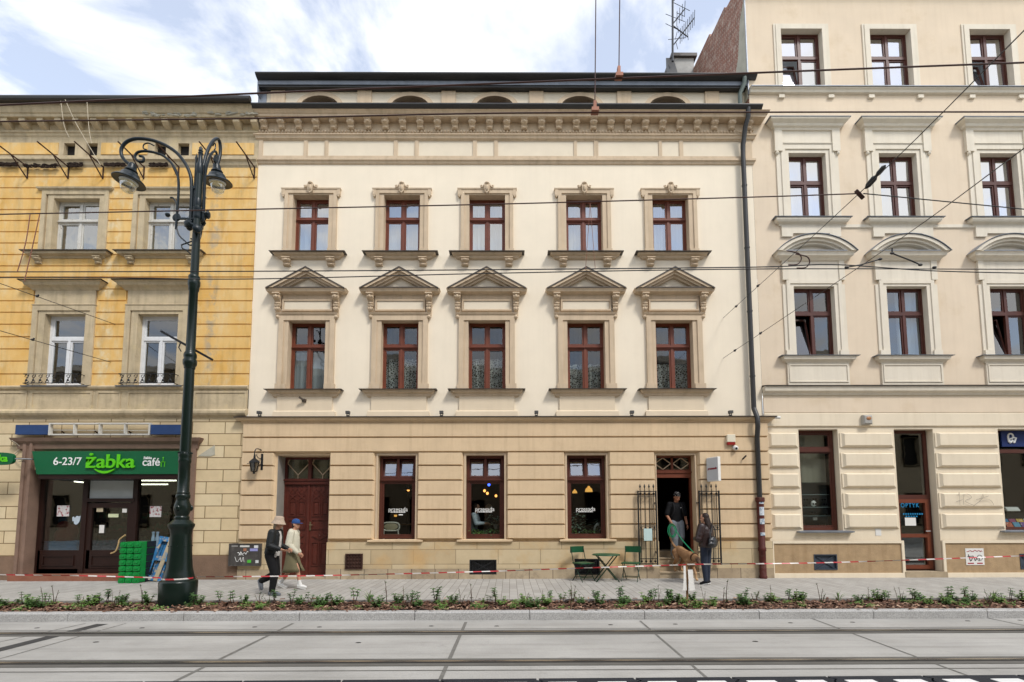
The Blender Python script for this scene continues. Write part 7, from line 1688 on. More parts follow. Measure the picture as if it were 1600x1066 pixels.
def put(px, var, fb=None, sc=1.0):
    f = rnd.uniform(.1, .95) if fb is None else fb
    y = YK + KT + .06 + (YB - .1 - YK - KT - .06) * f; x = X(px, 940, y)
    if math.hypot(x - LXc, y - LY) < .45: return
    pr = rnd.choice(protos[var]); where = next(m_[2] for m_ in marks if m_[0] <= x < m_[1]); lab = desc[var] + ' ' + where
    if id(pr) not in used: used.add(id(pr)); o = pr
    else: o = pr.copy(); col.objects.link(o)
    s_ = sc * rnd.uniform(.85, 1.2); o.location = (x, y, -.04); o.rotation_euler.z = rnd.uniform(0, 6.28); o.scale = (s_, s_, s_)
    tag(o, lab, 'plant' if var != 'grass' else 'grass', 'young plants in the mulch bed')
for px, var, fb in ((6, 'bush', .6), (20, 'low', .8), (50, 'bush', .5), (68, 'twig', .9), (85, 'twig', .8), (80, 'low', .8), (105, 'low', .3), (128, 'low', .4), (140, 'bush', .6), (147, 'bush', .8), (165, 'tall', .9), (188, 'twig', .8), (190, 'low', .7), (222, 'twig', .9), (233, 'bush', .9), (214, 'low', .1), (248, 'low', .1),
                    (310, 'bush', .7), (343, 'tall', .9), (333, 'low', .6), (366, 'tall', .7), (380, 'bush', .8), (405, 'twig', .8), (420, 'twig', .6), (456, 'tall', .9), (470, 'bush', .6), (485, 'tall', .7), (512, 'tall', .7), (524, 'bush', .6), (553, 'tall', .8), (577, 'grass', .9), (604, 'twig', .7), (640, 'tall', .7), (648, 'tall', .5), (655, 'bush', .4), (683, 'tall', .7), (707, 'bush', .6), (737, 'twig', .6), (772, 'tall', .6), (783, 'bush', .5), (690, 'low', .2), (750, 'low', .3), (560, 'low', .3), (500, 'low', .3),
                    (822, 'twig', .8), (830, 'low', .3), (855, 'bush', .6), (880, 'tall', .7), (893, 'twig', .9), (930, 'tall', .8), (937, 'bush', .6), (972, 'tall', .9), (980, 'bush', .7), (1010, 'bush', .8), (1020, 'tall', .8), (1043, 'tall', .9), (1052, 'bush', .9), (1084, 'bush', 1.0), (1100, 'twig', .8), (1112, 'bush', .3), (1135, 'twig', .9), (1158, 'bush', .5), (1167, 'tall', .9), (1180, 'twig', .7), (1200, 'bush', .8), (1070, 'low', .3), (1030, 'low', .4), (968, 'low', .3), (1232, 'tall', .9), (1245, 'bush', .9), (1282, 'twig', .8), (1310, 'grass', .9), (1342, 'bush', .7), (1340, 'low', .5), (1372, 'tall', .9), (1385, 'tall', .8), (1360, 'low', .2), (1425, 'tall', .9), (1437, 'bush', .9), (1450, 'low', .5), (1478, 'bush', .7), (1490, 'tall', .9), (1505, 'tall', .95), (1488, 'low', .5), (1520, 'bush', .9), (1553, 'grass', .95), (1560, 'bush', .6), (1582, 'tall', .9), (1598, 'bush', .8), (1575, 'low', .4), (1530, 'low', .3)):
    put(px, var, fb)
for q_ in range(125):
    px = rnd.uniform(0, 1600)
    if rnd.random() < .82: put(px, rnd.choice(('low', 'low', 'bush', 'twig')), None, rnd.uniform(.55, 1.05))
    else: put(px, rnd.choice(('tall', 'bush')), rnd.uniform(.6, .98), rnd.uniform(.6, .95))
for v in protos.values():
    for o in v:
        if id(o) not in used: bpy.data.objects.remove(o)

# ------------------------------------------------------------------ behind the cafe and shop windows
cane = mat('pale cane and white frame', '#d9d4c4', .6, .06, 8); canew = mat('woven cane', '#a59a7e', .7, .15, 60)
yc = 0.62
t = thing('cane_chair', 'white framed cane chair with its oval back to the first cafe window', 'chair', (X(611, 830, yc), yc, ZD))
q = lambda px, py, y=yc: FP(px, py, y)
mb = MB(); mb.tube([q(611 + 13.2 * math.copysign(abs(math.cos(a)) ** .6, math.cos(a)), 823 + 6.5 * math.copysign(abs(math.sin(a)) ** .7, math.sin(a))) for a in [2 * PI * k / 28 for k in range(29)]], .022, 6); mb.build('back_frame', cane, t, smooth=True)
mb = MB(); mb.ell(q(611, 823), .2, .008, .1, 16, 6); mb.build('cane_back', canew, t)
for s_ in (-1, 1): MB().tube([q(611 + s_ * 11, 828), q(611 + s_ * 12.5, 846), q(611 + s_ * 13, 870)], .02, 6).build('leg', cane, t); MB().tube([q(611 + s_ * 12, 838), q(611 + s_ * 11, 836, yc + .45), q(611 + s_ * 12, 872, yc + .48)], .02, 6).build('leg', cane, t)
MB().lathe([(.22, 0), (.23, .03), (.2, .045)], (q(611, 835).x, yc + .25, q(611, 836).z - .03), 18).build('seat', canew, t)
def cafe_table(px, y, lab, w_=.5):
    t = thing('cafe_table', lab, 'table', (X(px, 830, y), y, ZD)); x = X(px, 825, y)
    MB().box(x - w_, x + w_, y - .3, y + .3, ZD + .73, ZD + .76).build('table_top', mat('oak table top', '#6b4c30', .5, .15, 6) if 'oak table top' not in MATS else MATS['oak table top'], t); MB().lathe([(.2, 0), (.2, .02), (.03, .04), (.03, .72)], (x, y, ZD), 12).build('pedestal', iron, t)
cafe_table(640, 1.5, 'wooden table behind the cane chair inside the cafe'); cafe_table(765, 1.0, 'wooden table between the two seated cafe guests', .38)
lampg = mat('warm lit shade', '#ffb95c', .5, 0.05, 8, emis=0.55); lampw = mat('warm lit bulb', '#ffab5a', .5, 0.0, emis=1.6); bluel = mat('blue lit spot', '#3a5cff', .5, 0.0, emis=3.0)
def pendant(px, py, y, lab, kind):
    c = FP(px, py, y); t = thing('pendant_lamp', lab, 'lamp', c, 'pendant lamps in the cafe')
    MB().tube([c + Vector((0, 0, .1)), (c.x, y, zg_top + .25)], .006, 5).build('cord', black, t)
    if kind == 'dish': MB().lathe([(.02, .1), (.03, .04), (.15, .0), (.155, -.012)], c, 18).build('shade', mat('enamel dish', '#8c8f86', .4), t, smooth=True); MB().ell(c + Vector((0, 0, -.02)), .04, .04, .035, 8, 6).build('bulb', lampw, t)
    elif kind == 'bell': e_ = .72 if px > 910 else .5; MB().lathe([(.05 * e_, .11 * e_), (.08 * e_, .10 * e_), (.13 * e_, .05 * e_), (.15 * e_, -.03 * e_), (.155 * e_, -.07 * e_), (.12 * e_, -.06 * e_)], c, 20).build('shade', lampg, t, smooth=True); MB().lathe([(.05 * e_, .11 * e_), (.05 * e_, .16 * e_), (.01, .17 * e_)], c, 10).build('cap', lampg, t)
    else: MB().ell(c, .04, .04, .045, 10, 8).build('bulb', lampw if kind != 'blue' else bluel, t, smooth=True); MB().lathe([(.02, .05), (.02, .1)], c, 8).build('cap', black, t)
pendant(638, 765, 1.6, 'enamel dish pendant lamp in the first cafe window', 'dish'); pendant(757, 767, 1.5, 'left glowing bulb in the second cafe window', 'bulb'); pendant(761.5, 771, 1.4, 'right glowing bulb in the second cafe window', 'bulb'); pendant(764, 757.5, 1.8, 'small blue lit lamp in the second cafe window', 'blue')
pendant(920, 766, 1.2, 'large glowing bell shaded lamp in the third cafe window', 'bell'); pendant(898, 769, 2.0, 'smaller glowing bell shaded lamp in the third cafe window', 'bell'); pendant(775, 775, 2.2, 'faint distant bulb at the right of the second cafe window', 'bulb')
for px, lab in ((598.5, 'left small lit sconce above the cane chair'), (618, 'right small lit sconce above the cane chair')):
    c = FP(px, 806, 2.0); t = thing('wall_sconce', lab, 'lamp', c, 'lit sconces in the cafe'); MB().lathe([(.04, -.03), (.05, .03)], c, 10).build('shade', lampg, t); MB().lathe([(.03, .03), (.012, .06)], c, 8).build('cap', black, t); MB().box(c.x - .02, c.x + .02, 2.04, 2.2, c.z - .01, c.z + .05).build('arm', black, t)
potm = mat('clay pot', '#7a4a33', .8, .1, 8, local=True); potg = mat('grey pot', '#7d7b74', .7, .1, 8, local=True)
def potplant(px, y, z, h_, sp, n, lab, lm, pot=True, ll=.09):
    x = X(px, 830, y); t = thing('potted_plant', lab, 'plant', (x, y, z), 'plants in the cafe windows'); rr = random.Random(int(px))
    if pot: MB().lathe([(.05, 0), (.075, .1), (.08, .12), (.06, .115)], (x, y, z), 12).build('pot', potm if px % 2 < 1 else potg, t, smooth=True)
    mb = MB()
    for k in range(n):
        a = rr.uniform(0, 6.28); e = rr.uniform(.2, 1.45); d = h_ * rr.uniform(.4, 1); c = Vector((x + math.cos(a) * math.cos(e) * d * sp, y + math.sin(a) * math.cos(e) * d * sp, z + .1 + math.sin(e) * d)); leaf(mb, c, a + rr.uniform(-.6, .6), rr.uniform(-.5, .7), ll * rr.uniform(.6, 1.3), ll * .28)
    mb.mi = 1; [mb.tube([(x, y, z + .08), (x + rr.uniform(-.05, .05) * sp, y, z + .1 + h_ * .7)], .006, 4) for k in range(3)]
    mb.build('foliage', [lm, stemm], t, fix=False)
greyl = mat('grey green olive leaf', '#5f7160', .6, .2, 9, local=True)
zsl = zsill + .02
for px, y, h_, sp, n, lab, lm, ll in ((735, .3, .22, 1, 40, 'leafy green plant at the left sill of the second cafe window', leafA, .08), (746, .34, .16, 1.2, 40, 'low green plant under the first guest in the second cafe window', leafC, .07), (757, .36, .14, 1.2, 36, 'trailing green plant in the middle of the second cafe window', leafB, .08), (770, .34, .2, 1, 36, 'dark green plant at the right of the second cafe window', leafB, .09), (779, .3, .15, 1.2, 36, 'bright low plant in the right corner of the second cafe window', leafC, .06), (775, .6, .35, .9, 50, 'bushy grey green plant on the cafe table by the second guest', greyl, .09),
                                    (900, .6, .62, .75, 110, 'tall grey green olive plant in the third cafe window', greyl, .11), (897, .3, .14, .9, 26, 'small bright plant in a clay pot at the left of the third cafe window', leafC, .06), (915, .34, .12, 1.3, 40, 'flat green plant in the middle of the third cafe window', leafA, .07), (928, .32, .14, 1.3, 40, 'dark leafy plant at the right of the third cafe window', leafB, .08), (940, .6, .5, .6, 60, 'tall dim plant in the right corner of the third cafe window', greyl, .1)):
    potplant(px, y, zsl if y < .5 else zsl + (.0 if px != 775 else .25), h_, sp, n, lab, lm, True, ll)
MB
mb = MB(); mb.box(G[1][0], G[1][1], .23, .5, zsl - .03, zsl); mb.box(G[2][0], G[2][1], .23, .75, zsl - .03, zsl); mb.build('inner_sill', dim, A)
t = thing('glass_vase', 'pale curled glass vase in the third cafe window', 'vase', FP(931, 838, .45)); mb = MB(); P = [FP(*p, .45) for p in ((929, 840), (929, 828), (931, 821), (934, 818.5), (935, 821))]; mb.tube(smooth_curve(P), .028, 8); mb.build('vase', mat('milky glass', '#bfc2bd', .3), t, smooth=True)
# optician display and bookshop display
shelfm = glassmat('glass shelf', .25, '#cfe0dc')
t = thing('display_shelf', 'glass display shelves behind the optician window', 'shelf', (X(1280, 800, .5), .5, .6))
for py in (773, 792.5, 806, 823): MB().box(g1[0] + .08, g1[1] - .12, .3, .6, Z(py, 1280, .45) - .008, Z(py, 1280, .45)).build('glass_shelf', MATS['pale shelf edge'] if 'pale shelf edge' in MATS else mat('pale shelf edge', '#9fb0ae', .3), t)
MB().box(g1[0] - .05, g1[1] + .1, .75, .8, .3, Z(752, 1280, .75)).build('back_panel', mat('grey display back', '#6b6d6c', .8, .1, 2), t)
specs = [(1259, 781), (1273, 780), (1287, 781), (1258, 790), (1272, 791), (1290, 788), (1271, 801), (1295, 795), (1294, 804), (1258, 821), (1276, 821), (1290, 820)]
for k, (px, py) in enumerate(specs):
    c = FP(px, py, .42); mb = MB(); big = 1.0
    for s_ in (-1, 1): mb.ell(c + Vector((s_ * .035, 0, 0)), .032, .008, .024, 8, 5)
    mb.bar(c + Vector((-.01, 0, .008)), c + Vector((.01, 0, .008)), .008); [mb.bar(c + Vector((s_ * .065, 0, .01)), c + Vector((s_ * .07, .12, .0)), .006) for s_ in (-1, 1)]
    tag(mb.build('sunglasses', black), ('dark glasses in the ' + ('top' if k < 3 else 'second' if k < 6 else 'third' if k < 9 else 'bottom') + ' row of the optician display, ' + ('left', 'middle', 'right')[k % 3]), 'glasses', 'glasses in the optician window')
t = thing('mask', 'white mask wearing round dark glasses in the optician window', 'mask', FP(1271, 787, .4)); c = FP(1271, 787, .4); MB().ell(c, .075, .05, .085, 12, 8).build('face', white, t, smooth=True); mb = MB(); [mb.ell(c + Vector((s_ * .033, -.05, -.01)), .028, .012, .026, 8, 6) for s_ in (-1, 1)]; mb.build('glasses', black, t)
tag(MB().box(X(1271, 811, .4), X(1277, 811, .4), .4, .43, Z(813, 1274, .4), Z(808.5, 1274, .4)).build('price_card', paper), 'small white price card in the optician window', 'card')
bcols = ['#1f6f9a', '#8a2f5a', '#c7a03a', '#d4d2cc', '#2b2b33', '#b7522c', '#4f8fae', '#6a3f8a', '#d9c9a0', '#27508a', '#a8a7a2', '#3a3a44']
yb_ = .45; x0 = X(1567, 820, yb_); k = 0
for r_ in range(2):
    for c_ in range(5):
        x = x0 + c_ * .21 + r_ * .05; z = Z((816, 826)[r_], 1580, yb_); mb = MB(); mb.box(x, x + .18, 0, .012, 0, .2); mb.xf(Matrix.Translation((0, yb_ - .1 * r_, z)) @ Matrix.Rotation(-.5, 4, 'X'))
        n_ = 'book cover %d' % k; m_ = mat(n_, bcols[k % 12], .5, .25, 14, local=True, patch='#e0dcd0', patchpos=(.6, .64), pscale=18)
        tag(mb.build('brochure', m_), ('upper' if r_ == 0 else 'lower') + ' row coloured book cover in the right shop window, number ' + ('one', 'two', 'three', 'four', 'five')[c_] + ' from the left', 'book', 'books in the right shop window'); k += 1
t = thing('open_book', 'grey open book on a stand above the coloured covers in the right shop window', 'book', FP(1580, 796, .5)); c = FP(1581, 796, .5)
mb = MB(); mb.box(-.2, .2, 0, .02, -.06, .09); mb.xf(Matrix.Translation(c) @ Matrix.Rotation(-.6, 4, 'X')); mb.build('cover', mat('grey cover', '#8d8c88', .6), t); mb = MB(); mb.box(-.18, .18, -.03, -.0, -.07, .05); mb.xf(Matrix.Translation(c) @ Matrix.Rotation(-.6, 4, 'X')); mb.build('pages', paper, t)
mb = MB(); mb.box(X(1566, 812, .5), X(1566, 812, .5) + 1.6, .3, .8, Z(830, 1580, .4) - .02, Z(830, 1580, .4)); mb.box(X(1566, 812, .5), X(1566, 812, .5) + 1.6, .5, .8, Z(810, 1580, .5) - .1, Z(802, 1580, .5)); mb.build('display_bench', dark, B)
# ------------------------------------------------------------------ people and the dog
def remesh(mb, name, m, parent, vox=0.008, it=3, smooth_f=0.5):
    """fuse the lofted limbs into ONE continuous surface"""
    src = MB.build(mb, name + '_source', [], None)
    r = src.modifiers.new('fuse', 'REMESH'); r.mode = 'VOXEL'; r.voxel_size = vox; r.use_smooth_shade = True
    if it: s_ = src.modifiers.new('soft', 'SMOOTH'); s_.iterations = it; s_.factor = smooth_f
    dg = bpy.context.evaluated_depsgraph_get(); dg.update()
    me = bpy.data.meshes.new_from_object(src.evaluated_get(dg)); old = src.data; bpy.data.objects.remove(src); bpy.data.meshes.remove(old)
    me.name = name; me.materials.clear(); me.materials.append(m); me.polygons.foreach_set('use_smooth', [True] * len(me.polygons))
    o = bpy.data.objects.new(name, me); col.objects.link(o)
    if parent is not None: o.parent = parent
    return o
def limb(mb, pts, rs, n=12):
    pts = [Vector(p) for p in pts]; P, R = [], []
    for i in range(len(pts) - 1):
        for k in range(4): t = k / 4; P.append(pts[i].lerp(pts[i + 1], t)); R.append(rs[i] + (rs[i + 1] - rs[i]) * t)
    P.append(pts[-1]); R.append(rs[-1]); mb.tube(P, R, n)
    for p, r in zip(pts, rs): mb.ell(p, r, r, r, n, 8)
def hand(mb, wrist, d, palm_n, s, side, curl=0.5):
    """palm, four unequal bent fingers and a thumb from the side of the palm"""
    d = Vector(d).normalized(); n_ = Vector(palm_n); n_ = (n_ - d * n_.dot(d)).normalized(); a = d.cross(n_).normalized() * side
    w_ = Vector(wrist)
    rot = Matrix((d, a, n_)).transposed()
    mb.ell(w_ + d * .045 * s, .055 * s, .038 * s, .017 * s, 10, 8, rot)
    for k, (off, ln) in enumerate(((.030, .068), (.010, .078), (-.010, .072), (-.029, .056))):
        b = w_ + d * .082 * s + a * off * s; c1 = curl * (0.5 + .1 * k); p1 = b + (d * math.cos(c1) + n_ * math.sin(c1)) * ln * .45 * s; c2 = c1 + curl * 1.0; p2 = p1 + (d * math.cos(c2) + n_ * math.sin(c2)) * ln * .32 * s; c3 = c2 + curl * .8; p3 = p2 + (d * math.cos(c3) + n_ * math.sin(c3)) * ln * .26 * s
        mb.tube([b - d * .02 * s, b, p1, p2, p3], [.0095 * s, .0092 * s, .0085 * s, .008 * s, .006 * s], 8)
    b = w_ + d * .02 * s + a * .03 * s; p1 = b + (d * .7 + a * .75 + n_ * .2).normalized() * .035 * s; p2 = p1 + (d * .9 + a * .35 + n_ * .35).normalized() * .032 * s
    mb.tube([b - a * .012 * s, b, p1, p2], [.012 * s, .0115 * s, .0105 * s, .007 * s], 8)
skinm = mat('light skin', '#b98a70', 0.55, 0.06, 12, local=True); skinm2 = mat('tanned skin', '#a8765c', 0.55, 0.06, 12, local=True)
eyem = mat('dark eye', '#1c1613', 0.3); browm = mat('brow hair', '#3a2a20', 0.8)
def head_rot(yaw, pitch): return Matrix.Rotation(yaw, 3, 'Z') @ Matrix.Rotation(-pitch, 3, 'Y')
def figure(label, loc, heading, H, J, skin, group=None, yaw=0.0, pitch=0.0, hands=(0.5, 0.5), female=False):
    """J: joint positions for a 1.75 m adult, x forward, y left, z up. Returns (root, place function, head matrix)"""
    k = H / 1.75
    t = thing('person', label, 'person', loc, group); t.rotation_euler.z = heading; LOCAL.add(t.name)
    V = {n: Vector(v) * k for n, v in J.items()}
    mb = MB()
    lat = .9 if female else 1.0
    ch, pe = V['chest'], V['pelvis']; nk = V['neck']
    lean = (nk - pe)
    def tsec(f, fw, la): c = pe + lean * f; return (c, fw * k, la * k * lat)
    mb.loft([tsec(-.16, .06, .09), tsec(-.1, .095, .145), tsec(.05, .105, .16), tsec(.3, .09, .135), tsec(.55, .105, .155), tsec(.78, .105, .17), tsec(.92, .075, .15), tsec(1.0, .05, .07)], 20)
    hc = V['head']; R = head_rot(yaw, pitch)
    limb(mb, [nk - lean.normalized() * .03 * k, hc + R @ Vector((-.015, 0, -.08)) * k], [.058 * k, .052 * k])
    def he(c, rx, ry, rz): mb.ell(hc + R @ (Vector(c) * k), rx * k, ry * k, rz * k, 14, 10, R)
    he((-.008, 0, .022), .098, .077, .095); he((.02, 0, -.045), .072, .062, .075); he((.045, 0, -.088), .035, .034, .028)
    he((.09, 0, -.018), .014, .012, .028); he((.102, 0, -.03), .014, .015, .012); he((.082, 0, -.066), .014, .024, .010)
    for s_ in (-1, 1): he((-.005, s_ * .078, -.012), .022, .012, .032); he((.072, s_ * .032, -.035), .02, .02, .018); he((.084, s_ * .03, .022), .012, .024, .010)
    for s_, n_ in ((1, 'l'), (-1, 'r')):
        sh = V['sh' + n_]; el = V['el' + n_]; wr = V['wr' + n_]
        limb(mb, [sh, el, wr], [.056 * k, .043 * k, .029 * k])
        limb(mb, [nk + Vector((0, s_ * .05 * k, -.02 * k)), sh], [.045 * k, .055 * k])
        hand(mb, wr, wr - el, V.get('palm' + n_, Vector((0, -s_, 0))), k * 1.02, 1 if n_ == 'l' else -1, hands[0 if n_ == 'l' else 1])
        hp, kn, an = V['hp' + n_], V['kn' + n_], V['an' + n_]
        limb(mb, [hp, kn, an], [.085 * k, .055 * k, .037 * k]); calf = kn.lerp(an, .3); mb.ell(calf - Vector((.012 * k, 0, 0)), .05 * k, .048 * k, .09 * k, 10, 8)
        toe = V['to' + n_]; limb(mb, [an + Vector((-.02 * k, 0, -.035 * k)), an.lerp(toe, .55) , toe], [.036 * k, .035 * k, .026 * k])
    o = remesh(mb, 'body', skin, t, .0068, 2)
    for s_ in (-1, 1):
        e = MB(); e.ell(hc + R @ (Vector((.081, s_ * .031, .0)) * k), .010 * k, .013 * k, .008 * k, 8, 6, R); e.build('eye', eyem, o, smooth=True)
        e = MB(); e.tube([hc + R @ (Vector((.094, s_ * .014, .024)) * k), hc + R @ (Vector((.092, s_ * .034, .028)) * k), hc + R @ (Vector((.080, s_ * .052, .022)) * k)], .005 * k, 5); e.build('eyebrow', browm, o)
    e = MB(); e.ell(hc + R @ (Vector((.094, 0, -.066)) * k), .006 * k, .022 * k, .005 * k, 8, 5, R); e.build('lips', mat('lips', '#8f5247', .5) if 'lips' not in MATS else MATS['lips'], o, smooth=True)
    def H_(p): return hc + R @ (Vector(p) * k)
    return t, V, k, H_, R, tsec
STAND = dict(pelvis=(0, 0, .96), chest=(0, 0, 1.3), neck=(0, 0, 1.48), head=(.02, 0, 1.635), shl=(0, .185, 1.425), shr=(0, -.185, 1.425), ell=(-.02, .235, 1.13), elr=(-.02, -.235, 1.13), wrl=(.04, .24, .88), wrr=(.04, -.24, .88),
             hpl=(0, .09, .92), hpr=(0, -.09, .92), knl=(.02, .095, .50), knr=(.02, -.095, .50), anl=(0, .095, .09), anr=(0, -.095, .09), tol=(.15, .11, .03), tor=(.15, -.11, .03))
def sleeve(mb, V, n_, k, ra, rb, rc, end=1.0):
    sh, el, wr = V['sh' + n_], V['el' + n_], V['wr' + n_]
    limb(mb, [V['neck'] + Vector((-.005, (.055 if n_ == 'l' else -.055), -.03)) * k, sh], [.056 * k, ra * k])
    if end <= .5: e = sh.lerp(el, end * 2); limb(mb, [sh, e], [ra * k, rb * k])
    else: e = el.lerp(wr, end * 2 - 1); limb(mb, [sh, el, e], [ra * k, rb * k, rc * k])
def trousers(V, k, name, m, t, ra=.105, rb=.075, rc=.062, low=.96, tsec=None, vox=.01):
    mb = MB(); mb.loft([tsec(-.18, .09, .12), tsec(-.1, .115, .165), tsec(.06, .12, .17), tsec(.16, .112, .16)], 18)
    for n_ in 'lr': e = V['kn' + n_].lerp(V['an' + n_], low); limb(mb, [V['hp' + n_], V['kn' + n_], e], [ra * k, rb * k, rc * k])
    return remesh(mb, name, m, t, vox, 3)
def shoe(V, n_, k, t, m, sole, r=.047, name='shoe'):
    an, to = V['an' + n_], V['to' + n_]; mb = MB(); d = (to - an); f = Vector((d.x, d.y, d.z)).normalized()
    heel = an + Vector((0, 0, -.035 * k)) - f * .035 * k
    limb(mb, [heel, an.lerp(to, .5) + Vector((0, 0, -.01 * k)), to], [r * k * 1.0, r * k * .98, r * k * .72]); limb(mb, [an + Vector((0, 0, -.02 * k)), an + Vector((0, 0, .03 * k))], [r * k, r * .92 * k])
    o = remesh(mb, name, m, t, .008, 2)
    up = Vector((0, 0, 1)); up = (up - f * up.dot(f)).normalized(); sd_ = f.cross(up); s2 = MB(); ring_ = []
    a = heel - up * .026 * k - f * .03 * k; b = to - up * .022 * k + f * .03 * k
    for i in range(17):
        an_ = PI * i / 8; u = .5 + .5 * math.cos(an_); w_ = .043 * k * (abs(math.sin(an_)) ** .6) * (1 if math.sin(an_) >= 0 else -1) * (1.0 + .15 * u); ring_.append(a.lerp(b, u) + sd_ * w_)
    ring_ = ring_[:-1]; n = len(ring_); vs_ = ring_ + [p - up * .022 * k for p in ring_]; s2.add(vs_, [list(range(n)), list(range(2 * n - 1, n - 1, -1))] + [(i, (i + 1) % n, n + (i + 1) % n, n + i) for i in range(n)]); s2.build('sole', sole, o)
    return o
whitecloth = mat('white rubber', '#d5d4d0', .6, .05, 10); 
# --- walking man in the bucket hat
J = dict(STAND); J.update(pelvis=(-.02, 0, .92), chest=(.01, 0, 1.27), neck=(.06, 0, 1.44), head=(.11, 0, 1.595), shl=(.05, .185, 1.385), shr=(.05, -.19, 1.385), elr=(.03, -.25, 1.10), wrr=(.28, -.23, 1.02), ell=(.04, .24, 1.09), wrl=(.26, .2, 1.0),
    hpl=(-.02, .09, .885), hpr=(-.02, -.09, .885), knr=(.10, -.095, .48), anr=(.05, -.095, .085), tor=(.22, -.10, .03), knl=(.05, .09, .47), anl=(-.30, .09, .29), tol=(-.27, .10, .13), palmr=(0, .5, .8), palml=(0, -1, 0))
fp = GP(424, 930, 0)
t, V, k, Hd, R, ts = figure('man in a beige bucket hat and black bomber jacket walking to the right', (fp.x, fp.y, 0), 0.0, 1.66, J, skinm, None, yaw=.05, pitch=-.12, hands=(.9, .25))
bomb = mat('black bomber nylon', '#1c1f20', .55, .2, 9, .3, 25, local=True); blk = mat('black cotton', '#121214', .85, .15, 9, .2, 40, local=True)
mb = MB(); mb.loft([ts(-.02, .14, .185), ts(.05, .155, .20), ts(.3, .15, .19), ts(.6, .14, .195), ts(.8, .125, .19), ts(.95, .085, .13), ts(1.02, .065, .075)], 20); sleeve(mb, V, 'l', k, .085, .075, .05, .93); sleeve(mb, V, 'r', k, .085, .078, .05, .93); remesh(mb, 'jacket', bomb, t, .009, 3)
mb = MB(); pe, nk = V['pelvis'], V['neck']
for f, w_ in ((-.12, .05), (0, .055)): pass
mb.loft([(pe + (nk - pe) * f + Vector((x_ * k, 0, 0)), .025 * k, .05 * k) for f, x_ in ((-.1, .145), (.1, .15), (.4, .14), (.7, .125), (.95, .075))], 12); mb.build('shirt_front', mat('pale grey shirt', '#b7b3ad', .85, .1, 12, .2, 40, local=True), t, smooth=True)
mb = MB(); limb(mb, [V['pelvis'] + Vector((.13, -.08, .02)) * k, V['pelvis'] + Vector((.12, -.1, -.06)) * k], [.03 * k, .028 * k]); mb.build('shirt_hem', MATS['pale grey shirt'], t, smooth=True)
trousers(V, k, 'trousers', blk, t, .115, .09, .065, .93, ts)
shg = mat('grey mesh trainer', '#5d6168', .7, .2, 14, .2, 60, local=True); shoe(V, 'l', k, t, shg, mat('grey sole', '#77797c', .7), .052); shoe(V, 'r', k, t, shg, MATS['grey sole'], .052)
mb = MB(); mb.lathe([(.15, -.045), (.165, -.05), (.115, .03), (.108, .05), (.10, .105), (.075, .125), (.0, .13)], (0, 0, 0), 22); mb.xf(Matrix.Translation(Hd((-.005, 0, .03))) @ R.to_4x4() @ Matrix.Diagonal((k * .98, k * .87, k * .98, 1))); mb.build('bucket_hat', mat('beige cord hat', '#b09d8a', .9, .1, 14, .3, 60, local=True), t, smooth=True)
mb = MB(); mb.ell(Hd((-.05, 0, -.03)), .06 * k, .076 * k, .09 * k, 12, 8); mb.ell(Hd((-.06, 0, -.10)), .05 * k, .06 * k, .07 * k, 12, 8); remesh(mb, 'hair', mat('grey blond hair', '#9c8b76', .8, .2, 20, local=True), t, .009, 1)
# --- walking woman in the blue cap
J = dict(STAND); J.update(pelvis=(0, 0, .93), neck=(.03, 0, 1.45), head=(.07, 0, 1.605), chest=(.02, 0, 1.28), shl=(.02, .165, 1.39), shr=(.02, -.165, 1.39), elr=(.0, -.235, 1.10), wrr=(.22, -.20, .90), ell=(-.06, .21, 1.10), wrl=(.10, .22, .88),
    hpl=(0, .085, .89), hpr=(0, -.085, .89), knr=(.17, -.08, .49), anr=(.25, -.08, .10), tor=(.39, -.09, .05), knl=(-.07, .08, .48), anl=(-.30, .08, .13), tol=(-.17, .09, .035), palmr=(0, .9, .3))
fp = GP(455, 920, 0)
t, V, k, Hd, R, ts = figure('woman in a blue cap, cream hoodie and khaki skirt walking to the right', (fp.x, fp.y, 0), 0.0, 1.60, J, skinm, None, yaw=-.25, pitch=.05, hands=(.5, .8), female=True)
hood = mat('cream hoodie fleece', '#c3beaa', .9, .06, 9, .25, 60, local=True)
mb = MB(); mb.loft([ts(-.06, .13, .175), ts(.02, .16, .205), ts(.3, .16, .20), ts(.6, .145, .20), ts(.82, .12, .19), ts(.96, .085, .12), ts(1.02, .07, .08)], 20); sleeve(mb, V, 'l', k, .085, .085, .055, .95); sleeve(mb, V, 'r', k, .085, .09, .055, .95); mb.ell(V['neck'] + Vector((-.07, 0, .0)) * k, .07 * k, .1 * k, .05 * k, 12, 8); remesh(mb, 'hoodie', hood, t, .009, 3)
mb = MB(); mb.tube([V['neck'] + Vector((.075, s_ * .03, -.03)) * k for s_ in (-1, 1)], .008, 5); mb.build('drawstring', whitecloth, t)
khaki = mat('khaki skirt cotton', '#6c654c', .9, .1, 7, .25, 30, local=True)
mb = MB(); z_ = V['pelvis'].z; n = 28; vs_, fs = [], []; rows_ = ((.02, .125, .165, 0), (-.12, .15, .19, .0), (-.3, .19, .2, .01), (-.42, .235, .205, .02), (-.52, .28, .205, .03))
for (dz, fx, ly, ox) in rows_:
    for q in range(n): an = 2 * PI * q / n; hem = (.10 * max(0, math.cos(an)) * max(0, (-dz - .1)) ) ; fold = 1 + .05 * math.sin(an * 5) * min(1, -dz * 2 + .1); vs_.append(((ox + fx * math.cos(an) * fold) * k, ly * math.sin(an) * fold * k, z_ + (dz + hem * .9) * k))
for i in range(4):
    for q in range(n):
        if i >= 2 and q in (25, 26): continue
        fs.append((i * n + q, i * n + (q + 1) % n, (i + 1) * n + (q + 1) % n, (i + 1) * n + q))
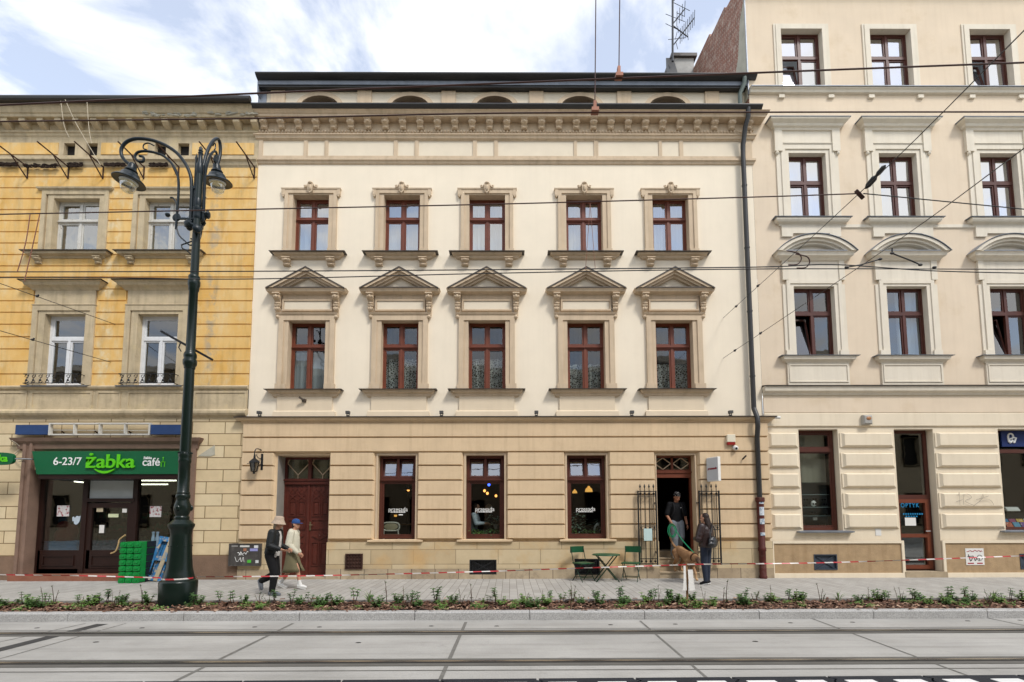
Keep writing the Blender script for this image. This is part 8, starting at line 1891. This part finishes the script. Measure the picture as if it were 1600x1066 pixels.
mb.add(vs_, fs); o = mb.build('skirt', khaki, t, smooth=True); sl = o.modifiers.new('cloth', 'SOLIDIFY'); sl.thickness = .008
for n_ in 'lr':
    shoe(V, n_, k, t, whitecloth, whitecloth, .05); mb = MB(); limb(mb, [V['an' + n_] , V['an' + n_].lerp(V['kn' + n_], .28)], [.043 * k, .045 * k]); mb.build('sock', whitecloth, t, smooth=True)
capb = mat('blue denim cap', '#27497d', .85, .1, 12, .2, 60, local=True)
mb = MB(); mb.lathe([(.102, -.01), (.104, .02), (.095, .07), (.06, .10), (0, .112)], (0, 0, 0), 20); mb.xf(Matrix.Diagonal((1.02, .86, 1, 1))); mb.prism_z([(.06, -.075), (.13, -.07), (.185, -.03), (.19, 0), (.185, .03), (.13, .07), (.06, .075)], -.008, .004); mb.xf(Matrix.Translation(Hd((-.005, 0, .035))) @ R.to_4x4() @ Matrix.Rotation(.08, 4, 'Y') @ Matrix.Diagonal((k, k, k, 1))); mb.build('cap', capb, t, smooth=True)
mb = MB(); mb.ell(Hd((-.04, 0, -.005)), .07 * k, .078 * k, .07 * k, 12, 8); mb.ell(Hd((-.075, 0, -.05)), .035 * k, .04 * k, .05 * k, 10, 8); remesh(mb, 'hair', mat('dark brown hair', '#33241b', .7, .2, 20, local=True), t, .009, 1)
# --- man on the cafe steps with the dog
J = dict(STAND); J.update(pelvis=(-.02, 0, .95), neck=(.03, 0, 1.47), head=(.075, 0, 1.615), elr=(.02, -.27, 1.13), wrr=(.17, -.20, .93), ell=(-.02, .25, 1.12), wrl=(.05, .27, .87), knr=(.10, -.10, .50), anr=(.05, -.11, .09), tor=(.19, -.13, .035), knl=(.02, .11, .56), anl=(-.19, .11, .255), tol=(-.05, .13, .20), palmr=(-.3, .9, 0), palml=(0, -1, 0))
gx, gyy = X(1058, 850, .48), .48
t, V, k, Hd, R, ts = figure('man in a black t-shirt and pale jeans stepping out of the cafe', (gx, gyy, .495), math.radians(-88), 1.80, J, skinm2, None, yaw=.35, pitch=-.38, hands=(.5, 1.1))
tee = mat('black t-shirt', '#0e0f12', .85, .15, 9, .2, 50, local=True); denim = mat('pale grey denim', '#7d858c', .85, .14, 8, .25, 50, local=True)
mb = MB(); mb.loft([ts(.0, .12, .175), ts(.08, .125, .18), ts(.3, .12, .175), ts(.6, .125, .185), ts(.8, .115, .19), ts(.95, .08, .13), ts(1.01, .06, .072)], 20); sleeve(mb, V, 'l', k, .07, .072, .06, .44); sleeve(mb, V, 'r', k, .07, .072, .06, .44); remesh(mb, 't_shirt', tee, t, .009, 3)
mb = MB(); c = V['chest'] + Vector((.125, .085, .03)) * k; mb.box(c.x - .01, c.x + .014, c.y - .014, c.y + .014, c.z - .008, c.z + .008); mb.build('chest_logo', whitecloth, t)
mb = MB()
for s_ in (-1, 1): mb.tube(smooth_curve([V['neck'] + Vector((-.10, s_ * .10, -.05)) * k, V['neck'] + Vector((.0, s_ * .105, .0)) * k, V['neck'] + Vector((.10, s_ * .105, -.09)) * k, V['neck'] + Vector((.125, s_ * .12, -.25)) * k, V['neck'] + Vector((.06, s_ * .17, -.38)) * k]), .018, 6)
mb.ell(V['chest'] + Vector((-.17, 0, .02)) * k, .07, .14, .19, 12, 8); o = mb.build('backpack', mat('black backpack', '#191a1d', .8, .1, 9, local=True), None, smooth=True); o.location = t.location; o.rotation_euler.z = t.rotation_euler.z; tag(o, 'black backpack worn by the man in the cafe doorway', 'backpack')
trousers(V, k, 'jeans', denim, t, .115, .10, .092, .95, ts)
shoe(V, 'l', k, t, whitecloth, whitecloth, .05); shoe(V, 'r', k, t, whitecloth, whitecloth, .05)
hairm = mat('short dark hair', '#1d1714', .75, .25, 25, local=True)
mb = MB(); mb.ell(Hd((-.025, 0, .03)), .092 * k, .081 * k, .092 * k, 14, 10); mb.ell(Hd((-.05, 0, -.03)), .05 * k, .074 * k, .05 * k, 12, 8); remesh(mb, 'hair', hairm, t, .009, 1)
mb = MB(); mb.lathe([(.10, .0), (.102, .03), (.09, .07), (.05, .095), (0, .10)], (0, 0, 0), 20); mb.xf(Matrix.Translation(Hd((-.012, 0, .045))) @ R.to_4x4() @ Matrix.Diagonal((k, k * .86, k, 1))); mb.build('beanie', mat('black patterned beanie', '#1a1a1c', .85, .1, 9, local=True, patch='#b9b8b4', patchpos=(.56, .6), pscale=40), t, smooth=True)
mb = MB(); wr = V['wrl']; mb.lathe([(.034 * k, -.01), (.036 * k, .0), (.034 * k, .012)], wr, 12, axis=wr - V['ell']); mb.build('watch', black, t)
# --- woman with the leather jacket, seen from behind
J = dict(STAND); J.update(elr=(.03, -.27, 1.13), wrr=(.22, -.12, 1.10), ell=(.03, .27, 1.13), wrl=(.22, .12, 1.12), hpl=(0, .08, .92), hpr=(0, -.08, .92), knl=(.02, .07, .5), knr=(.01, -.07, .5), anl=(-.01, .065, .09), anr=(.02, -.065, .09), tol=(.12, .08, .03), tor=(.15, -.07, .03), shl=(0, .17, 1.425), shr=(0, -.17, 1.425), palml=(0, -1, 0), palmr=(0, 1, 0))
fp = GP(1105, 914, 0)
WH = math.radians(128)
t, V, k, Hd, R, ts = figure('long haired woman in a dark leather jacket and blue leggings seen from behind', (fp.x, fp.y, 0), WH, 1.70, J, skinm, None, yaw=.25, pitch=-.08, hands=(.9, .9), female=True)
leath = mat('dark brown leather', '#2a1a18', .38, .25, 10, .5, 18, spec=.5, local=True); legg = mat('blue grey leggings', '#252c3a', .8, .1, 9, .15, 40, local=True)
mb = MB(); mb.loft([ts(-.10, .14, .19), ts(-.02, .165, .225), ts(.25, .165, .22), ts(.55, .16, .225), ts(.8, .13, .22), ts(.95, .085, .14), ts(1.03, .07, .08)], 20); sleeve(mb, V, 'l', k, .095, .09, .055, .95); sleeve(mb, V, 'r', k, .095, .09, .055, .95); o = remesh(mb, 'jacket', leath, t, .009, 3)
trousers(V, k, 'leggings', legg, t, .10, .075, .054, .97, ts)
shb = mat('black canvas', '#17171a', .85, .1, 9, local=True)
for n_ in 'lr':
    shoe(V, n_, k, t, shb, whitecloth, .046); mb = MB(); limb(mb, [V['an' + n_] + Vector((0, 0, .02)), V['an' + n_].lerp(V['kn' + n_], .08)], [.042 * k, .042 * k]); mb.build('sock', whitecloth, t, smooth=True)
hb_ = mat('long dark brown hair', '#2a1d18', .5, .3, 30, .4, 60, local=True)
mb = MB(); mb.ell(Hd((-.03, 0, .03)), .10 * k, .088 * k, .10 * k, 14, 10); mb.loft([(Hd((-.035, 0, .04)), .085 * k, .088 * k), (Hd((-.06, 0, -.05)), .075 * k, .095 * k), (Hd((-.085, 0, -.16)), .06 * k, .10 * k), (Hd((-.105, 0, -.26)), .045 * k, .09 * k), (Hd((-.11, 0, -.33)), .02 * k, .06 * k)], 16); remesh(mb, 'hair', hb_, t, .009, 1)
bg = thing('shoulder_bag', 'crumpled black leather shoulder bag on the back of the woman by the dog', 'bag', t.location); bg.rotation_euler.z = WH; LOCAL.add(bg.name)
bl_ = mat('black bag leather', '#121214', .3, .25, 14, .6, 22, spec=.6, local=True)
mb = MB(); c = V['pelvis'] + Vector((-.20, .02, .10)) * k; mb.ell(c, .085, .16, .14, 14, 10); mb.ell(c + Vector((-.01, .03, -.06)), .08, .17, .09, 14, 10); remesh(mb, 'pouch', bl_, bg, .01, 1)
mb = MB(); mb.tube(smooth_curve([c + Vector((0, .12, .1)), c + Vector((.02, .0, .32)), V['shr'] + Vector((-.08, .03, .08)) * k, V['shr'] + Vector((.08, .02, .03)) * k]), .014, 6); mb.tube(smooth_curve([c + Vector((-.02, -.1, .1)), c + Vector((-.0, -.1, .3)), V['shr'] + Vector((-.1, .05, .06)) * k]), .012, 6); mb.build('strap', bl_, bg)
# --- two guests at the window table
SEAT = dict(STAND); SEAT.update(pelvis=(0, 0, .56), chest=(.04, 0, .9), neck=(.06, 0, 1.08), head=(.10, 0, 1.235), shl=(.05, .18, 1.03), shr=(.05, -.18, 1.03), ell=(.12, .23, .79), elr=(.12, -.23, .79), wrl=(.36, .10, .80), wrr=(.36, -.08, .80), hpl=(0, .09, .54), hpr=(0, -.09, .54), knl=(.42, .11, .53), knr=(.42, -.11, .53), anl=(.42, .11, .1), anr=(.42, -.11, .1), tol=(.56, .12, .03), tor=(.56, -.12, .03), palml=(0, 0, -1), palmr=(0, 0, -1))
def guest(px, y, heading, label, mcloth, mhair, J, mleg, yaw=0, pitch=0):
    t, V, k, Hd, R, ts = figure(label, (X(px, 815, y), y, ZD), heading, 1.72, J, skinm, 'guests in the cafe window', yaw=yaw, pitch=pitch)
    mb = MB(); mb.loft([ts(-.05, .13, .18), ts(.3, .12, .17), ts(.6, .125, .185), ts(.82, .11, .185), ts(.97, .075, .11)], 16); sleeve(mb, V, 'l', k, .08, .065, .045, .9); sleeve(mb, V, 'r', k, .08, .065, .045, .9); remesh(mb, 'shirt', mcloth, t, .012, 2)
    mb = MB(); mb.ell(Hd((-.03, 0, .03)), .097 * k, .086 * k, .096 * k, 12, 8); mb.ell(Hd((-.06, 0, -.06)), .05 * k, .075 * k, .09 * k, 10, 8); remesh(mb, 'hair', mhair, t, .011, 1)
    mb = MB(); mb.loft([ts(-.2, .09, .12), ts(.05, .12, .17)], 14); [limb(mb, [V['hp' + n_], V['kn' + n_], V['an' + n_]], [.1, .075, .06]) for n_ in 'lr']; remesh(mb, 'trousers', mleg, t, .014, 2)
    return t
guest(739.5, .82, math.radians(-8), 'seated cafe guest in a pale patterned shirt facing right', mat('pale patterned shirt', '#b4bcc2', .85, .1, 9, local=True, patch='#6f7c8c', patchpos=(.55, .6), pscale=30), MATS['dark brown hair'], SEAT, blk, pitch=-.1)
J2 = dict(SEAT); J2.update(elr=(.20, -.18, .80), wrr=(.19, -.05, 1.06), palmr=(-1, 0, 0))
guest(768, 1.25, math.radians(172), 'seated cafe guest in dark clothes with a hand at the chin', tee, MATS['grey blond hair'], J2, blk, pitch=-.2)
for px, y, lab in ((737, .85, 'bentwood chair under the guest in the patterned shirt'), (770, 1.25, 'bentwood chair under the guest in dark clothes')):
    x = X(px, 820, y); t = thing('cafe_chair', lab, 'chair', (x, y, ZD), 'chairs of the cafe guests'); MB().lathe([(.2, .43), (.21, .45), (.2, .465)], (x, y, ZD), 16).build('seat', doorwood, t)
    for a in range(4): q = MB(); q.tube([(x + .15 * math.cos(a * 1.57 + .78), y + .15 * math.sin(a * 1.57 + .78), ZD + .44), (x + .2 * math.cos(a * 1.57 + .78), y + .2 * math.sin(a * 1.57 + .78), ZD)], .014, 6); q.build('leg', doorwood, t)

# --- the tan dog coming down the steps
def dogmat():
    m, g, p = newmat('tan dog coat'); pos = g.n('TexCoord').outputs['Object']; s = g.n('SeparateXYZ'); g.l(pos, s.inputs[0])
    c = g.mix(g.ramp(g.noise(g.scalevec(pos, (1, 1, 2)), 6, 6), .3, .7), lin('#84603f'), lin('#a27b54'))
    c = g.mix(g.ramp(s.outputs[2], .30, .10), c, lin('#b9976f')); c = g.mix(g.mul(g.ramp(s.outputs[0], .545, .60), .8), c, lin('#3a2a20'))
    g.l(c, p.inputs['Base Color']); p.inputs['Roughness'].default_value = .75; b = g.n('Bump', Strength=.5, Distance=.01); g.l(g.noise(g.scalevec(pos, (20, 60, 60)), 3, 4), b.inputs['Height']); g.l(b.outputs[0], p.inputs['Normal']); return m
dogm = dogmat()
hx, hy = X(1062, 893, .02), .02; fx_, fy_ = X(1082, 906, -.58), -.58
head_d = math.atan2(fy_ - hy, fx_ - hx)
t = thing('dog', 'tan short haired dog coming down the cafe steps with its head lowered', 'dog', ((hx + fx_) / 2, (hy + fy_) / 2, 0)); t.rotation_euler.z = head_d; LOCAL.add(t.name)
mb = MB(); up = .12
def rib(c, ry, rz, tilt=0): return (Vector(c), rz, ry, Matrix.Rotation(PI / 2 + tilt, 3, 'Y'))
mb.loft([rib((-.42, 0, .62 + up), .05, .07), rib((-.36, 0, .61 + up), .10, .115), rib((-.22, 0, .59 + up), .115, .125), rib((-.06, 0, .565 + up * .7), .115, .13), rib((.10, 0, .53 + up * .35), .13, .17), rib((.24, 0, .53 + up * .15), .13, .185), rib((.34, 0, .55), .10, .14), rib((.40, 0, .57), .07, .09)], 18)
limb(mb, [(.27, 0, .60), (.40, 0, .60), (.50, 0, .575)], [.125, .10, .082])
mb.ell((.535, 0, .555), .095, .075, .08, 14, 10, Matrix.Rotation(.6, 3, 'Y')); limb(mb, [(.56, 0, .54), (.655, 0, .455)], [.058, .04]); mb.ell((.672, 0, .452), .022, .026, .02, 10, 8)
for s_ in (-1, 1):
    limb(mb, [(-.33, s_ * .085, .56 + up), (-.24, s_ * .10, .37 + up), (-.42, s_ * .095, .215 + up + .02), (-.39, s_ * .095, .165 + .06), (-.35, s_ * .095, .165 + .025)], [.10, .062, .032, .028, .034])
    fwd = .06 if s_ > 0 else -.02
    limb(mb, [(.25, s_ * .085, .48), (.20, s_ * .09, .33), (.26 + fwd, s_ * .09, .17), (.26 + fwd, s_ * .09, .05), (.31 + fwd, s_ * .09, .026)], [.075, .048, .034, .027, .034])
    mb.ell((.50, s_ * .085, .55), .045, .014, .065, 10, 8, Matrix.Rotation(.3, 3, 'Y'))
limb(mb, [(-.41, 0, .66 + up), (-.52, 0, .68 + up), (-.62, -.01, .77 + up), (-.68, -.04, .92 + up), (-.68, -.07, 1.06 + up)], [.042, .036, .030, .024, .013])
body = remesh(mb, 'body', dogm, t, .0095, 3)
for s_ in (-1, 1): e = MB(); e.ell((.585, s_ * .055, .565), .012, .009, .012, 8, 6); e.build('eye', eyem, body)
e = MB(); e.ell((.69, 0, .45), .014, .022, .016, 8, 6); e.build('nose', eyem, body)
cl = MB(); cl.lathe([(.108, -.018), (.112, -.016), (.112, .016), (.108, .018)], (.42, 0, .598), 20, axis=(1, 0, -.25)); tag(cl.build('collar', mat('brown leather collar', '#4a3020', .6)), None, None).parent = t
lm = mat('green cord leash', '#1f8a5f', .6, .08, 9)
Md = Matrix.Translation(t.location) @ Matrix.Rotation(head_d, 4, 'Z'); neckp = Md @ Vector((.42, -.0, .705))
hw = bpy.data.objects[[o.name for o in bpy.data.objects if o.name.startswith('person')][0]]
gm = Matrix.Translation((gx, gyy, .495)) @ Matrix.Rotation(math.radians(-88), 4, 'Z'); hp_ = gm @ (Vector((.20, -.20, .86)) * (1.80 / 1.75))
t = thing('dog_leash', 'green cord leash coiled in the hand of the man and running to the dog', 'leash', hp_)
mb = MB(); rr = random.Random(4)
for q in range(5):
    c = hp_ + Vector((rr.uniform(-.02, .03), -.03 + rr.uniform(-.02, .02), -.14)); a0 = rr.uniform(-.3, .3)
    mb.tube([c + Vector((math.cos(k * .42) * (.075 + .012 * q), math.sin(a0) * .03 * math.cos(k * .42), math.sin(k * .42) * (.14 + .012 * q))) for k in range(16)], .007, 5)
mb.build('coil', lm, t)
mid = (hp_ + neckp) / 2 + Vector((0, 0, -.05)); mb = MB(); mb.tube(smooth_curve([hp_ + Vector((.03, -.03, -.03)), mid, neckp]), .011, 6); mb.build('line', lm, t)
